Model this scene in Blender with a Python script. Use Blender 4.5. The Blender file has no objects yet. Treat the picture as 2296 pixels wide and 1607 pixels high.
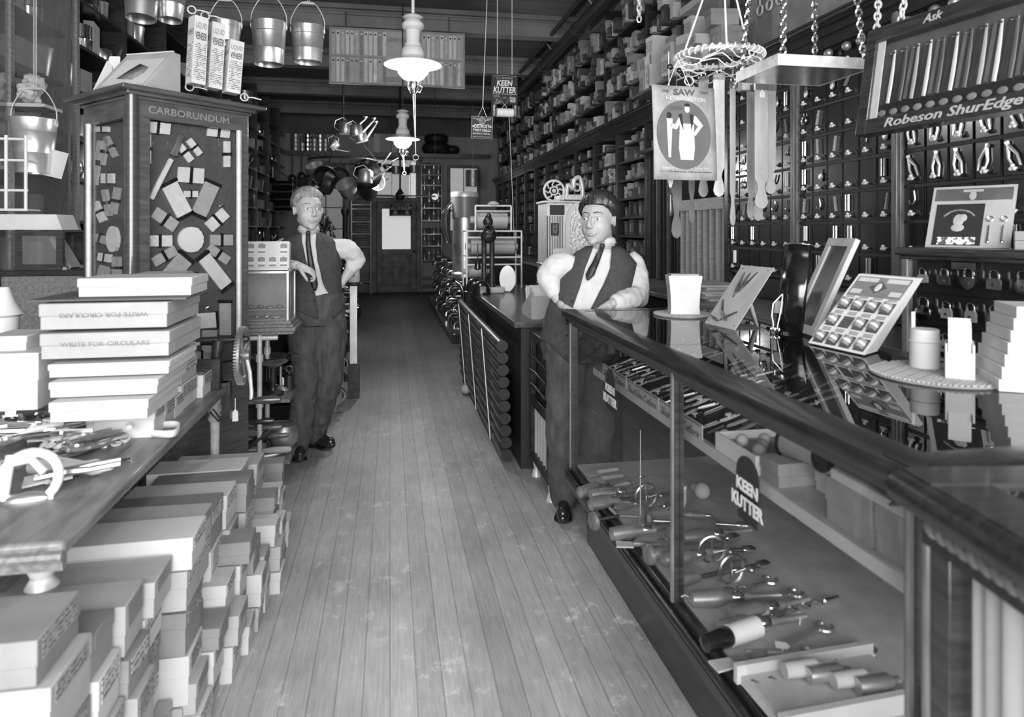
import bpy, math, random
from mathutils import Vector, Matrix, Euler
V = Vector
PI = math.pi
rnd = random.Random(7)
def U(a, b): return rnd.uniform(a, b)
SC = bpy.context.scene
COL = SC.collection
# ---------------- camera (a level view camera with a little falling front) ----------------
TH = math.radians(10.4); FP = 1490.0; CH = 1.45
cd = bpy.data.cameras.new('camera'); cam = bpy.data.objects.new('camera', cd); COL.objects.link(cam)
cam.location = (0, 0, CH); cam.rotation_euler = (PI/2, 0, -TH)
cd.sensor_width = 36; cd.lens = FP/2296*36; cd.shift_y = -288.5/2296
cd.clip_start = .05; cd.clip_end = 60
cd.dof.use_dof = True; cd.dof.focus_distance = 4.6; cd.dof.aperture_fstop = 3.2
SC.camera = cam
# ---------------- light: daylight through the shop front behind the camera, lamps, rear windows ----------------
SC.view_settings.view_transform = 'Standard'; SC.view_settings.look = 'None'
SC.view_settings.gamma = 1; SC.view_settings.use_curve_mapping = False
SC.view_settings.exposure = 1.08
w = bpy.data.worlds.new('daylight'); SC.world = w; w.use_nodes = True
w.node_tree.nodes['Background'].inputs[0].default_value = (1, 1, 1, 1)
w.node_tree.nodes['Background'].inputs[1].default_value = 0.9
def area(name, loc, rot, sx, sy, e):
    l = bpy.data.lights.new(name, 'AREA'); l.shape = 'RECTANGLE'; l.size = sx; l.size_y = sy; l.energy = e
    o = bpy.data.objects.new(name, l); COL.objects.link(o); o.location = loc; o.rotation_euler = rot; return o
area('front_window_daylight', (0.0, -1.75, 2.1), (PI/2, 0, 0), 4.6, 2.9, 190)
# pixel of the photograph + one known world coordinate -> world point (for measuring)
def P(u, v, x=None, y=None, z=None):
    a = (u-1148)/FP; b = (515-v)/FP
    dx = math.sin(TH)+math.cos(TH)*a; dy = math.cos(TH)-math.sin(TH)*a
    t = x/dx if x is not None else y/dy if y is not None else (z-CH)/b
    return V((t*dx, t*dy, CH+t*b))
# ---------------- materials ----------------
MT = {}
# emission strengths below are for the lamps and daylit rear windows only
def mat(name, g, rough=.6, metal=0, var=.12, scale=12, stretch=(1, 1, 1), bump=0, coat=0, emis=0, g2=None, thr=None, spec=.5):
    if name in MT: return MT[name]
    m = bpy.data.materials.new(name); m.use_nodes = True; nt = m.node_tree; N = nt.nodes; L = nt.links
    b = N['Principled BSDF']; b.inputs['Roughness'].default_value = rough; b.inputs['Metallic'].default_value = metal
    b.inputs['Coat Weight'].default_value = coat; b.inputs['Coat Roughness'].default_value = .08
    b.inputs['Specular IOR Level'].default_value = spec
    tc = N.new('ShaderNodeTexCoord'); mp = N.new('ShaderNodeMapping'); mp.inputs['Scale'].default_value = stretch
    L.new(tc.outputs['Object'], mp.inputs[0])
    nz = N.new('ShaderNodeTexNoise'); nz.inputs['Scale'].default_value = scale; nz.inputs['Detail'].default_value = 5
    L.new(mp.outputs[0], nz.inputs['Vector'])
    r = N.new('ShaderNodeValToRGB'); e = r.color_ramp.elements
    lo = g*(1-var); hi = min(1, g*(1+var)) if g2 is None else g2
    e[0].position = .3 if thr is None else thr; e[1].position = .7 if thr is None else thr+.12
    e[0].color = (lo, lo, lo, 1); e[1].color = (hi, hi, hi, 1)
    L.new(nz.outputs['Fac'], r.inputs[0]); L.new(r.outputs[0], b.inputs['Base Color'])
    if bump:
        bp = N.new('ShaderNodeBump'); bp.inputs['Strength'].default_value = bump; bp.inputs['Distance'].default_value = .01
        L.new(nz.outputs['Fac'], bp.inputs['Height']); L.new(bp.outputs[0], b.inputs['Normal'])
    if emis:
        b.inputs['Emission Color'].default_value = (1, 1, 1, 1); b.inputs['Emission Strength'].default_value = emis
    MT[name] = m; return m
W_DARK = mat('dark_varnished_wood', .035, .28, var=.5, scale=9, stretch=(1, 1, 9), bump=.05, coat=.5)
W_DARKY = mat('dark_varnished_wood_long', .02, .3, var=.5, scale=9, stretch=(9, 1, 9), bump=.05, coat=.3)
W_OAK = mat('oak_varnished', .13, .35, var=.35, scale=8, stretch=(9, 9, 1), bump=.05, coat=.3)
W_MID = mat('counter_wood', .17, .45, var=.35, scale=7, stretch=(9, 1, 9), bump=.05, coat=.15)
W_BLK = mat('black_shelf_wood', .016, .55, var=.5, scale=9, stretch=(6, 1, 6))
W_PALE = mat('pale_wood', .42, .6, var=.18, scale=8, stretch=(1, 1, 9))
W_DOOR = mat('painted_door_wood', .085, .5, var=.6, scale=6, bump=.05)
PLASTER = mat('painted_plaster', .3, .8, var=.12, scale=2)
WALLD = mat('dark_wall_boards', .06, .8, var=.3, scale=3)
CEIL = mat('dark_ceiling_boards', .10, .75, var=.3, scale=2, stretch=(1, 8, 1))
BEAM = mat('painted_beam', .17, .6, var=.2, scale=3)
WHITE = mat('white_cardboard', .6, .7, var=.07, scale=6)
CARD1 = mat('light_grey_cardboard', .42, .8, var=.12, scale=8)
CARD2 = mat('mid_grey_cardboard', .25, .8, var=.2, scale=8)
CARD3 = mat('dark_cardboard', .1, .8, var=.3, scale=8)
CARD4 = mat('blackish_cardboard', .045, .8, var=.3, scale=8)
WHITE2 = mat('bright_white_card', .85, .6, var=.03)
PAPER = mat('white_paper', .68, .8, var=.05, scale=10)
CREAM = mat('grey_paper', .4, .8, var=.15, scale=10)
INK = mat('black_ink', .02, .7)
INKG = mat('grey_ink', .22, .7, var=.3, scale=60)
STEEL = mat('bright_steel', .75, .22, 1, var=.15, scale=10)
NICK = mat('nickel_plate', .85, .12, 1, var=.06, scale=6)
IRON = mat('dark_iron', .05, .4, .6, var=.4, scale=20, bump=.05)
BLACK = mat('black_enamel', .012, .25, var=.3, scale=8, coat=.4)
GALV = mat('galvanised_tin', .6, .33, .85, var=.22, scale=7)
TIN = mat('dull_tin', .38, .42, .7, var=.25, scale=12)
BRASS = mat('tarnished_brass', .3, .3, .9, var=.35, scale=14)
ENAM = mat('white_enamel', .72, .2, var=.03, coat=.4)
PIPEW = mat('aluminium_painted_pipe', .62, .38, .25, var=.15, scale=30)
STONE = mat('pale_sharpening_stone', .62, .9, var=.08, scale=40)
STONE2 = mat('grey_sharpening_stone', .36, .9, var=.1, scale=40)
FELT = mat('grey_display_felt', .075, .95, var=.1, scale=30)
FELTB = mat('black_tray_felt', .012, .95, var=.2, scale=30)
LEATH = mat('leather_strop', .34, .5, var=.15, scale=6, stretch=(4, 4, 1), bump=.04)
LEATHD = mat('dark_leather', .12, .45, var=.25, scale=8)
CANV = mat('pale_canvas_strop', .68, .8, var=.08, scale=30)
ROPE = mat('white_cord', .8, .8, var=.12, scale=60)
RUB = mat('black_rubber', .015, .6, var=.2)
SKIN = mat('skin', .46, .5, var=.05, scale=14)
SKIN2 = mat('tanned_skin', .42, .5, var=.05, scale=14)
SHIRT = mat('white_shirt', .6, .85, var=.03, scale=5, bump=.5)
VESTM = mat('dark_wool_waistcoat', .055, .9, var=.2, scale=40)
TROUS = mat('dark_wool_trousers', .07, .9, var=.35, scale=9, stretch=(3, 3, 1), bump=.35)
TIEM = mat('patterned_tie', .03, .5, var=.8, scale=60)
HAIRL = mat('fair_hair', .24, .5, var=.5, scale=60, stretch=(1, 1, .3), bump=.3)
HAIRD = mat('dark_hair', .03, .35, var=.7, scale=60, stretch=(1, 1, .3), bump=.3)
LIP = mat('lip_tone', .3, .5)
SHOE = mat('polished_black_shoe', .02, .2, coat=.5)
EYE = mat('eye_white', .6, .2); PUP = mat('iris', .05, .2)
GLOBE = mat('lit_glass_globe', .9, .3, emis=2.2)
GLOBE2 = mat('opal_glass_globe', .85, .25, emis=.3)
BULB = mat('glass_bulb', .8, .1, emis=.25)
WINL = mat('daylit_frosted_window', .5, .6, emis=.13)
WINB = mat('daylit_blind', .7, .6, emis=.24)
def glass(name, tint=1.0, ior=1.5, rough=.0, film=0):
    m = bpy.data.materials.new(name); m.use_nodes = True; N = m.node_tree.nodes; L = m.node_tree.links
    N.remove(N['Principled BSDF']); out = N['Material Output']
    t = N.new('ShaderNodeBsdfTransparent'); t.inputs[0].default_value = (tint, tint, tint, 1)
    g = N.new('ShaderNodeBsdfGlossy'); g.inputs['Roughness'].default_value = rough
    f = N.new('ShaderNodeFresnel'); f.inputs[0].default_value = ior
    ge = N.new('ShaderNodeNewGeometry'); iv = N.new('ShaderNodeMath'); iv.operation = 'SUBTRACT'; iv.inputs[0].default_value = 1; L.new(ge.outputs['Backfacing'], iv.inputs[1])
    fm = N.new('ShaderNodeMath'); fm.operation = 'MULTIPLY'; L.new(f.outputs[0], fm.inputs[0]); L.new(iv.outputs[0], fm.inputs[1])
    mx = N.new('ShaderNodeMixShader'); L.new(fm.outputs[0], mx.inputs[0]); L.new(t.outputs[0], mx.inputs[1]); L.new(g.outputs[0], mx.inputs[2])
    last = mx
    if film:
        d = N.new('ShaderNodeBsdfDiffuse'); d.inputs[0].default_value = (.6, .6, .6, 1)
        m2 = N.new('ShaderNodeMixShader'); m2.inputs[0].default_value = film
        L.new(mx.outputs[0], m2.inputs[1]); L.new(d.outputs[0], m2.inputs[2]); last = m2
    L.new(last.outputs[0], out.inputs[0]); MT[name] = m; return m
GLASS = glass('plate_glass', .96, 1.45)
GLASST = glass('counter_top_glass', .8, 1.75)
GLASSD = glass('dusty_door_glass', .9, 1.4, .05, .1)
def lines(name, bg, fg, n=60, axis=2, duty=.55, word=40):
    """small print: rows of words on a card, built as a brick-like pattern"""
    m = bpy.data.materials.new(name); m.use_nodes = True; N = m.node_tree.nodes; L = m.node_tree.links
    b = N['Principled BSDF']; b.inputs['Roughness'].default_value = .8
    tc = N.new('ShaderNodeTexCoord'); sp = N.new('ShaderNodeSeparateXYZ'); L.new(tc.outputs['Object'], sp.inputs[0])
    a = N.new('ShaderNodeMath'); a.operation = 'MULTIPLY'; a.inputs[1].default_value = n; L.new(sp.outputs[axis], a.inputs[0])
    fr = N.new('ShaderNodeMath'); fr.operation = 'FRACT'; L.new(a.outputs[0], fr.inputs[0])
    c = N.new('ShaderNodeMath'); c.operation = 'LESS_THAN'; c.inputs[1].default_value = duty; L.new(fr.outputs[0], c.inputs[0])
    mp = N.new('ShaderNodeMapping'); s = [word]*3; s[axis] = n; mp.inputs['Scale'].default_value = s
    L.new(tc.outputs['Object'], mp.inputs[0])
    nz = N.new('ShaderNodeTexNoise'); nz.inputs['Scale'].default_value = 2; nz.inputs['Detail'].default_value = 1; L.new(mp.outputs[0], nz.inputs[0])
    d = N.new('ShaderNodeMath'); d.operation = 'GREATER_THAN'; d.inputs[1].default_value = .47; L.new(nz.outputs[0], d.inputs[0])
    e = N.new('ShaderNodeMath'); e.operation = 'MULTIPLY'; L.new(c.outputs[0], e.inputs[0]); L.new(d.outputs[0], e.inputs[1])
    mx = N.new('ShaderNodeMix'); mx.data_type = 'RGBA'; L.new(e.outputs[0], mx.inputs[0])
    mx.inputs[6].default_value = (bg, bg, bg, 1); mx.inputs[7].default_value = (fg, fg, fg, 1)
    L.new(mx.outputs[2], b.inputs['Base Color']); MT[name] = m; return m
PRINT = lines('printed_white_label', .55, .14, 70)
PRINTG = lines('printed_grey_label', .36, .12, 90, duty=.6)
PRINTW = lines('pale_print_on_dark', .1, .75, 90)
PRINTS = lines('fine_print', .6, .16, 110)
def floor_mat():
    m = bpy.data.materials.new('worn_floorboards'); m.use_nodes = True; N = m.node_tree.nodes; L = m.node_tree.links
    b = N['Principled BSDF']; b.inputs['Roughness'].default_value = .5
    tc = N.new('ShaderNodeTexCoord'); sp = N.new('ShaderNodeSeparateXYZ'); L.new(tc.outputs['Object'], sp.inputs[0])
    def M(op, a, c=None):
        n = N.new('ShaderNodeMath'); n.operation = op
        for i, v in enumerate((a, c)):
            if v is None: continue
            if isinstance(v, (int, float)): n.inputs[i].default_value = v
            else: L.new(v, n.inputs[i])
        return n.outputs[0]
    k = M('MULTIPLY', sp.outputs[0], 1/.083); fr = M('FRACT', k); fl = M('FLOOR', k)
    seam = M('LESS_THAN', M('ABSOLUTE', M('SUBTRACT', fr, .5)), .475)
    wn = N.new('ShaderNodeTexWhiteNoise'); wn.noise_dimensions = '1D'; L.new(fl, wn.inputs['W'])
    def nz(scale, st, det=6, rough=.6):
        mp = N.new('ShaderNodeMapping'); mp.inputs['Scale'].default_value = st; L.new(tc.outputs['Object'], mp.inputs[0])
        n = N.new('ShaderNodeTexNoise'); n.inputs['Scale'].default_value = scale; n.inputs['Detail'].default_value = det
        n.inputs['Roughness'].default_value = rough; L.new(mp.outputs[0], n.inputs[0]); return n.outputs[0]
    def ramp(v, a, c, lo, hi):
        r = N.new('ShaderNodeMapRange'); r.inputs[1].default_value = a; r.inputs[2].default_value = c
        r.inputs[3].default_value = lo; r.inputs[4].default_value = hi; L.new(v, r.inputs[0]); return r.outputs[0]
    grain = ramp(nz(4, (30, 1.5, 1)), .3, .7, .82, 1.18)
    big = ramp(nz(1.3, (1, .6, 1), 8, .65), .35, .65, .7, 1.3)
    wear = ramp(nz(11, (1, .8, 1), 9, .72), .55, .64, 0, 1)
    wear2 = ramp(nz(1.9, (1, .7, 1), 3), .44, .6, 0, 1)
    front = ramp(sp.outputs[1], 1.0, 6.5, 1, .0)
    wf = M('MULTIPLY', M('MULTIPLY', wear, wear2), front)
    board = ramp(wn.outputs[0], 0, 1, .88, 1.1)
    worn = ramp(sp.outputs[1], 2.2, 7.5, .46, .09)          # light falloff put into the board colour: pale near the front, dark far off
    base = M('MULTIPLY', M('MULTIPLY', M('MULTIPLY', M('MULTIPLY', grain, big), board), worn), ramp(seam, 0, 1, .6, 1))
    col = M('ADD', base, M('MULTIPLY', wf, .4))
    cb = N.new('ShaderNodeCombineColor')
    for i in range(3): L.new(col, cb.inputs[i])
    L.new(cb.outputs[0], b.inputs['Base Color'])
    bp = N.new('ShaderNodeBump'); bp.inputs['Strength'].default_value = .3; bp.inputs['Distance'].default_value = .004
    L.new(seam, bp.inputs['Height']); L.new(bp.outputs[0], b.inputs['Normal'])
    return m
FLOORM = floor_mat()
# ---------------- mesh collector ----------------
class G:
    def __init__(s): s.v = []; s.f = []; s.mi = []; s.T = Matrix(); s.m = 0
    def add(s, vs, fs):
        o = len(s.v); T = s.T
        s.v += [tuple(T @ V(p)) for p in vs]; s.f += [[i+o for i in f] for f in fs]; s.mi += [s.m]*len(fs); return s
    def box(s, c, d, rz=0, rx=0, ry=0):
        x, y, z = d[0]/2, d[1]/2, d[2]/2; M = Euler((rx, ry, rz)).to_matrix()
        vs = [M @ V((i*x, j*y, k*z))+V(c) for k in (-1, 1) for j in (-1, 1) for i in (-1, 1)]
        return s.add(vs, [(0, 2, 3, 1), (4, 5, 7, 6), (0, 1, 5, 4), (2, 6, 7, 3), (0, 4, 6, 2), (1, 3, 7, 5)])
    def bb(s, x0, x1, y0, y1, z0, z1):
        s.n = getattr(s, 'n', -1)+1; e = .00013*(s.n*7 % 23)     # never leave two boxes of one mesh exactly coplanar
        return s.box(((x0+x1)/2, (y0+y1)/2, (z0+z1)/2), (abs(x1-x0)+e, abs(y1-y0)+e, abs(z1-z0)+e))
    def cyl(s, a, b, r, r2=None, n=14, cap=True):
        return s.tube([a, b], [r, r if r2 is None else r2], n, cap)
    def tube(s, pts, r, n=10, cap=True, closed=False, fl=1.0, up=None):
        pts = [V(p) for p in pts]; k = len(pts); r = r if hasattr(r, '__len__') else [r]*k
        vs = []; prev = None
        for i, p in enumerate(pts):
            if closed: t = pts[(i+1) % k]-pts[i-1]
            else: t = pts[min(i+1, k-1)]-pts[max(i-1, 0)]
            if t.length < 1e-9: t = V((0, 0, 1))
            t.normalize()
            if prev is None:
                a = V(up) if up is not None else (V((0, 0, 1)) if abs(t.z) < .9 else V((1, 0, 0)))
            else: a = prev
            x = (a-t*a.dot(t)); x = x.normalized() if x.length > 1e-6 else t.orthogonal().normalized()
            prev = x; y = t.cross(x)
            for j in range(n):
                q = 2*PI*j/n; vs.append(p+x*math.cos(q)*r[i]+y*math.sin(q)*r[i]*fl)
        fs = []
        for i in range(k if closed else k-1):
            for j in range(n):
                i2 = (i+1) % k; fs.append((i*n+j, i*n+(j+1) % n, i2*n+(j+1) % n, i2*n+j))
        if cap and not closed: fs += [tuple(range(n))[::-1], tuple(range((k-1)*n, k*n))]
        return s.add(vs, fs)
    def lathe(s, prof, c=(0, 0, 0), n=20, sc=(1, 1), a0=0, a1=2*PI):
        vs = []; full = abs(a1-a0-2*PI) < 1e-6; k = n if full else n+1
        for r, z in prof:
            for j in range(k):
                q = a0+(a1-a0)*j/n; vs.append((c[0]+r*math.cos(q)*sc[0], c[1]+r*math.sin(q)*sc[1], c[2]+z))
        fs = []
        for i in range(len(prof)-1):
            for j in range(n):
                j2 = (j+1) % k; fs.append((i*k+j, i*k+j2, (i+1)*k+j2, (i+1)*k+j))
        if full:
            if prof[0][0] > 1e-6: fs.append(tuple(range(k))[::-1])
            if prof[-1][0] > 1e-6: fs.append(tuple(range((len(prof)-1)*k, len(prof)*k)))
        return s.add(vs, fs)
    def ball(s, c, r, n=14, m=9, M=None):
        r = r if hasattr(r, '__len__') else (r, r, r); vs = []
        for i in range(m+1):
            a = PI*i/m
            for j in range(n):
                q = 2*PI*j/n; p = V((r[0]*math.sin(a)*math.cos(q), r[1]*math.sin(a)*math.sin(q), r[2]*math.cos(a)))
                if M is not None: p = M @ p
                vs.append(p+V(c))
        fs = [(i*n+j, (i+1)*n+j, (i+1)*n+(j+1) % n, i*n+(j+1) % n) for i in range(m) for j in range(n)]
        return s.add(vs, fs)
    def prism(s, poly, t, M=None):
        """polygon in local XZ, extruded along Y from 0 to t"""
        k = len(poly); vs = [(x, 0, z) for x, z in poly]+[(x, t, z) for x, z in poly]
        if M is not None: vs = [M @ V(p) for p in vs]
        fs = [tuple(range(k)), tuple(range(k, 2*k))[::-1]]+[(i, i+k, (i+1) % k+k, (i+1) % k) for i in range(k)]
        return s.add(vs, fs)
    def torus(s, c, R, r, n=24, m=8, M=None, a0=0, a1=2*PI):
        pts = []; full = abs(a1-a0-2*PI) < 1e-6; k = n if full else n+1
        for i in range(k):
            q = a0+(a1-a0)*i/n; p = V((R*math.cos(q), R*math.sin(q), 0)); pts.append((M @ p if M is not None else p)+V(c))
        up = (M @ V((0, 0, 1))) if M is not None else V((0, 0, 1))
        return s.tube(pts, r, m, cap=not full, closed=full, up=up)
    def grid(s, rows, closed=False):
        k = len(rows[0]); vs = [p for r in rows for p in r]; fs = []
        for i in range(len(rows)-1):
            for j in range(k if closed else k-1): fs.append((i*k+j, i*k+(j+1) % k, (i+1)*k+(j+1) % k, (i+1)*k+j))
        return s.add(vs, fs)
RX = lambda a: Matrix.Rotation(a, 4, 'X')
RY = lambda a: Matrix.Rotation(a, 4, 'Y')
RZ = lambda a: Matrix.Rotation(a, 4, 'Z')
TR = lambda *p: Matrix.Translation(V(p if len(p) > 1 else p[0]))
def mesh(name, g, mats):
    me = bpy.data.meshes.new(name); me.from_pydata(g.v, [], g.f); me.validate()
    for m in (mats if isinstance(mats, (list, tuple)) else [mats]): me.materials.append(m)
    if len(me.polygons) == len(g.mi): me.polygons.foreach_set('material_index', g.mi)
    me.shade_smooth(); me.set_sharp_from_angle(angle=math.radians(38)); return me
def ob(name, g, mats, parent=None, bev=0, solid=0, loc=None, M=None):
    me = g if isinstance(g, bpy.types.Mesh) else mesh(name, g, mats)
    o = bpy.data.objects.new(name, me); COL.objects.link(o)
    if parent: o.parent = parent
    if loc is not None: o.location = loc
    if M is not None: o.matrix_local = M
    if solid: k = o.modifiers.new('thickness', 'SOLIDIFY'); k.thickness = solid; k.offset = 0
    if bev: k = o.modifiers.new('bevel', 'BEVEL'); k.width = bev; k.segments = 2; k.limit_method = 'ANGLE'; k.angle_limit = .6
    return o
def tag(o, label, cat, group=None, kind=None):
    o['label'] = label; o['category'] = cat
    if group: o['group'] = group
    if kind: o['kind'] = kind
    return o
def struct(name, g, m, **k):
    o = ob(name, g, m, **k)
    if not k.get('parent'): o['kind'] = 'structure'
    return o
def thing(name, label, cat, loc=(0, 0, 0), rz=0, group=None, M=None):
    o = bpy.data.objects.new(name, None); COL.objects.link(o); o.empty_display_size = .05
    if M is not None: o.matrix_world = M
    else: o.location = loc; o.rotation_euler = (0, 0, rz)
    return tag(o, label, cat, group)
KIDS = {}
def kids(o): return [c for c in bpy.data.objects if c.parent == o]
def dup(root, M, label=None, group=None, spec=None):
    """copy a thing with its parts and sub-parts; spec caches the children"""
    key = root.name
    if key not in KIDS: KIDS[key] = [(c, kids(c)) for c in kids(root)]
    r = root.copy(); COL.objects.link(r); r.matrix_world = M
    if label: r['label'] = label
    if group: r['group'] = group
    for c, gs in KIDS[key]:
        d = c.copy(); COL.objects.link(d); d.parent = r
        for q in gs: e = q.copy(); COL.objects.link(e); e.parent = d
    return r
def text(s, h, m, parent, M, name='lettering', wid=None, ex=.0008, shear=0, bold=.0, al='CENTER', sp=1.0):
    """raised lettering; M maps local XY (x right, y up) onto the surface"""
    c = bpy.data.curves.new(name, 'FONT'); c.body = s; c.size = h/.72; c.align_x = al; c.align_y = 'CENTER'
    c.extrude = ex; c.shear = shear; c.offset = bold*h; c.resolution_u = 2; c.space_character = sp; c.space_line = .9
    t = bpy.data.objects.new('t', c); COL.objects.link(t); bpy.context.view_layer.update()
    me = bpy.data.meshes.new_from_object(t.evaluated_get(bpy.context.evaluated_depsgraph_get()))
    bpy.data.objects.remove(t)
    if wid and len(me.vertices):
        xs = [v.co.x for v in me.vertices]; k = wid/max(1e-6, max(xs)-min(xs)); cx = (max(xs)+min(xs))/2
        for v in me.vertices: v.co.x = (v.co.x-cx)*k
    me.materials.clear(); me.materials.append(m)
    o = bpy.data.objects.new(name, me); COL.objects.link(o)
    if parent: o.parent = parent
    o.matrix_local = M; return o
def face(o, right, up):
    """frame at o whose X runs along right and Y along up"""
    r = V(right).normalized(); u = V(up).normalized(); n = r.cross(u)
    return Matrix(((r.x, u.x, n.x, o[0]), (r.y, u.y, n.y, o[1]), (r.z, u.z, n.z, o[2]), (0, 0, 0, 1)))
def frameM(o, yaw=0, rx=0, ry=0): return TR(V(o)) @ RZ(yaw) @ RX(rx) @ RY(ry)
ORD = ['first', 'second', 'third', 'fourth', 'fifth', 'sixth', 'seventh', 'eighth', 'ninth', 'tenth', 'eleventh', 'twelfth', 'thirteenth', 'fourteenth', 'fifteenth', 'sixteenth', 'seventeenth', 'eighteenth', 'nineteenth', 'twentieth']
def cr(pts, n=6):
    """Catmull-Rom smoothing"""
    P_ = [V(p) for p in pts]; out = []
    for i in range(len(P_)-1):
        a, b, c, d = P_[max(i-1, 0)], P_[i], P_[i+1], P_[min(i+2, len(P_)-1)]
        for k in range(n): s = k/n; out.append(.5*((2*b)+(c-a)*s+(2*a-5*b+4*c-d)*s*s+(3*b-a-3*c+d)*s**3))
    return out+[P_[-1]]
# =================== THE ROOM ===================
XL, XR, YB, YF, ZC = -2.95, 2.95, 15.75, -2.0, 4.25
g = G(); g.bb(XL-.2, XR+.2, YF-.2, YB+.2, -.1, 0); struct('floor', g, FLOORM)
g = G(); g.bb(XL-.2, XR+.2, YF-.2, YB+.2, ZC, ZC+.1); struct('ceiling', g, CEIL)
g = G(); g.bb(XL-.2, XL, YF, YB, 0, ZC); struct('wall_left', g, WALLD)
g = G(); g.bb(XR, XR+.2, YF, YB, 0, ZC); struct('wall_right', g, WALLD)
g = G()                                                         # rear wall, with openings left for the lit windows
g.bb(XL, XR, YB, YB+.15, 0, ZC); struct('wall_back', g, PLASTER)
g = G(); g.bb(XL, -2.4, YF-.1, YF, 0, ZC); g.bb(2.4, XR, YF-.1, YF, 0, ZC); g.bb(-2.4, 2.4, YF-.1, YF, 0, .5); g.bb(-2.4, 2.4, YF-.1, YF, 3.7, ZC)
struct('wall_front', g, WALLD)
g = G()
for x in (-2.4, -.8, .8, 2.4): g.bb(x-.04, x+.04, YF-.06, YF, .5, 3.7)
wf = struct('window_1', g, W_DARK)
g = G(); g.bb(-2.4, 2.4, YF-.04, YF-.035, .5, 3.7); struct('window_pane', g, GLASS, parent=wf)
# ceiling beams with moulded edges
for i, y in enumerate((4.3, 6.45, 8.6, 10.75, 12.95, 15.1)):
    g = G(); g.bb(XL, XR, y-.1, y+.1, 3.98, ZC); g.bb(XL, XR, y-.13, y+.13, 4.12, 4.16); g.bb(XL, XR, y-.16, y+.16, 4.19, ZC)
    struct('trim_%d' % (i+1), g, BEAM, bev=.008)
g = G(); g.bb(2.62, XR, 2, YB, 4.05, ZC); g.bb(2.56, XR, 2, YB, 4.17, ZC); struct('trim_7', g, BEAM)
# long iron pipe under the ceiling with brackets
t = thing('ceiling_pipe', 'long dark iron pipe running under the ceiling above the right aisle', 'pipe', (2.25, 3, 3.9))
g = G(); g.cyl((0, 0, 0), (0, 12.6, 0), .075, n=16); ob('pipe', g, IRON, t)
g = G(); g.cyl((-.16, 0, .12), (-.16, 12.6, .12), .03, n=10); ob('branch_pipe', g, IRON, t)
for k in range(6):
    g = G(); y = 2.2+k*1.9; g.tube([(0, y, 0), (-.16, y, .22), (-.3, y, .22)], .02, 8); ob('bracket', g, IRON, t)
    g = G(); g.cyl((0, y+.7, 0), (0, y+.78, 0), .092, n=16); ob('coupling', g, IRON, t)

# =================== BACK WALL (y about 15.6) ===================
YW = YB
def BP(u, v, dy=0): return P(u, v, y=YW-dy)
# door with glass panel
a = BP(845, 655); b = BP(932, 455)
dx0, dx1 = a.x, b.x; dz1 = b.z; wd = dx1-dx0
g = G(); T = .05
st = .12*1
g.bb(dx0, dx0+st, YW-.11, YW-.06, 0, dz1); g.bb(dx1-st, dx1, YW-.11, YW-.06, 0, dz1)
zt = [0, .2, .62, .72, .93, 1.02, dz1-.12, dz1]
g.bb(dx0, dx1, YW-.11, YW-.06, 0, .16); g.bb(dx0, dx1, YW-.11, YW-.06, .58, .68); g.bb(dx0, dx1, YW-.11, YW-.06, .88, 1.0); g.bb(dx0, dx1, YW-.11, YW-.06, dz1-.14, dz1)
g.bb((dx0+dx1)/2-.06, (dx0+dx1)/2+.06, YW-.11, YW-.06, .16, .58)
g.bb(dx0+st, dx1-st, YW-.085, YW-.07, .16, 1.0)
for (x0, x1, z0, z1) in ((dx0+st+.04, (dx0+dx1)/2-.1, .2, .54), ((dx0+dx1)/2+.1, dx1-st-.04, .2, .54), (dx0+st+.04, dx1-st-.04, .72, .84)):
    g.bb(x0, x1, YW-.1, YW-.08, z0, z1)
d = struct('door_1', g, W_DOOR, bev=.006)
g = G(); g.bb(dx0+st, dx1-st, YW-.09, YW-.08, 1.0, dz1-.14); struct('door_glass', g, WINB, parent=d)
g = G(); g.ball((dx1-.05, YW-.15, .95), .032); g.cyl((dx1-.05, YW-.11, .95), (dx1-.05, YW-.15, .95), .02); g.m = 0
struct('door_knob', g, BLACK, parent=d)
g = G(); zt2 = BP(885, 350).z
for x in (dx0-.13, dx1+.01): g.bb(x, x+.12, YW-.12, YW, 0, zt2)
g.bb(dx0-.13, dx1+.13, YW-.12, YW, dz1+.01, dz1+.12); g.bb(dx0-.16, dx1+.16, YW-.14, YW, zt2-.1, zt2)
struct('trim_8', g, W_DOOR, bev=.006)
g = G(); g.bb(dx0, dx1, YW-.06, YW-.05, dz1+.12, zt2-.1); wn = struct('window_2', g, WINL)
g = G(); g.bb((dx0+dx1)/2+.3, dx1, YW-.075, YW-.062, dz1+.12, zt2-.15); struct('blind', g, WINB, parent=wn)
# wide frosted partition window to the left of the door
def win(n, u0, v0, u1, v1, nx, nz, m, frame=W_DOOR, fr=.07):
    a = BP(u0, v1); b = BP(u1, v0); g = G(); g.bb(a.x, b.x, YW-.04, YW-.03, a.z, b.z); o = struct('window_%d' % n, g, m)
    g = G()
    for i in range(nx+1):
        x = a.x+(b.x-a.x)*i/nx; k = fr if i in (0, nx) else .018; g.bb(x-k/2, x+k/2, YW-.08, YW-.02, a.z, b.z)
    for i in range(nz+1):
        z = a.z+(b.z-a.z)*i/nz; k = fr if i in (0, nz) else .018; g.bb(a.x, b.x, YW-.078, YW-.02, z-k/2, z+k/2)
    struct('window_frame', g, frame, parent=o, bev=.004); return o
win(3, 690, 372, 772, 560, 2, 4, mat('dim_frosted_glass', .42, .6, emis=.05))
win(4, 1006, 375, 1072, 520, 2, 2, WINL)
g = G(); g.bb(BP(782, 0).x, BP(830, 0).x, YW-.03, YW-.0, 0, BP(0, 345).z); struct('trim_9', g, W_DOOR)
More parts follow.
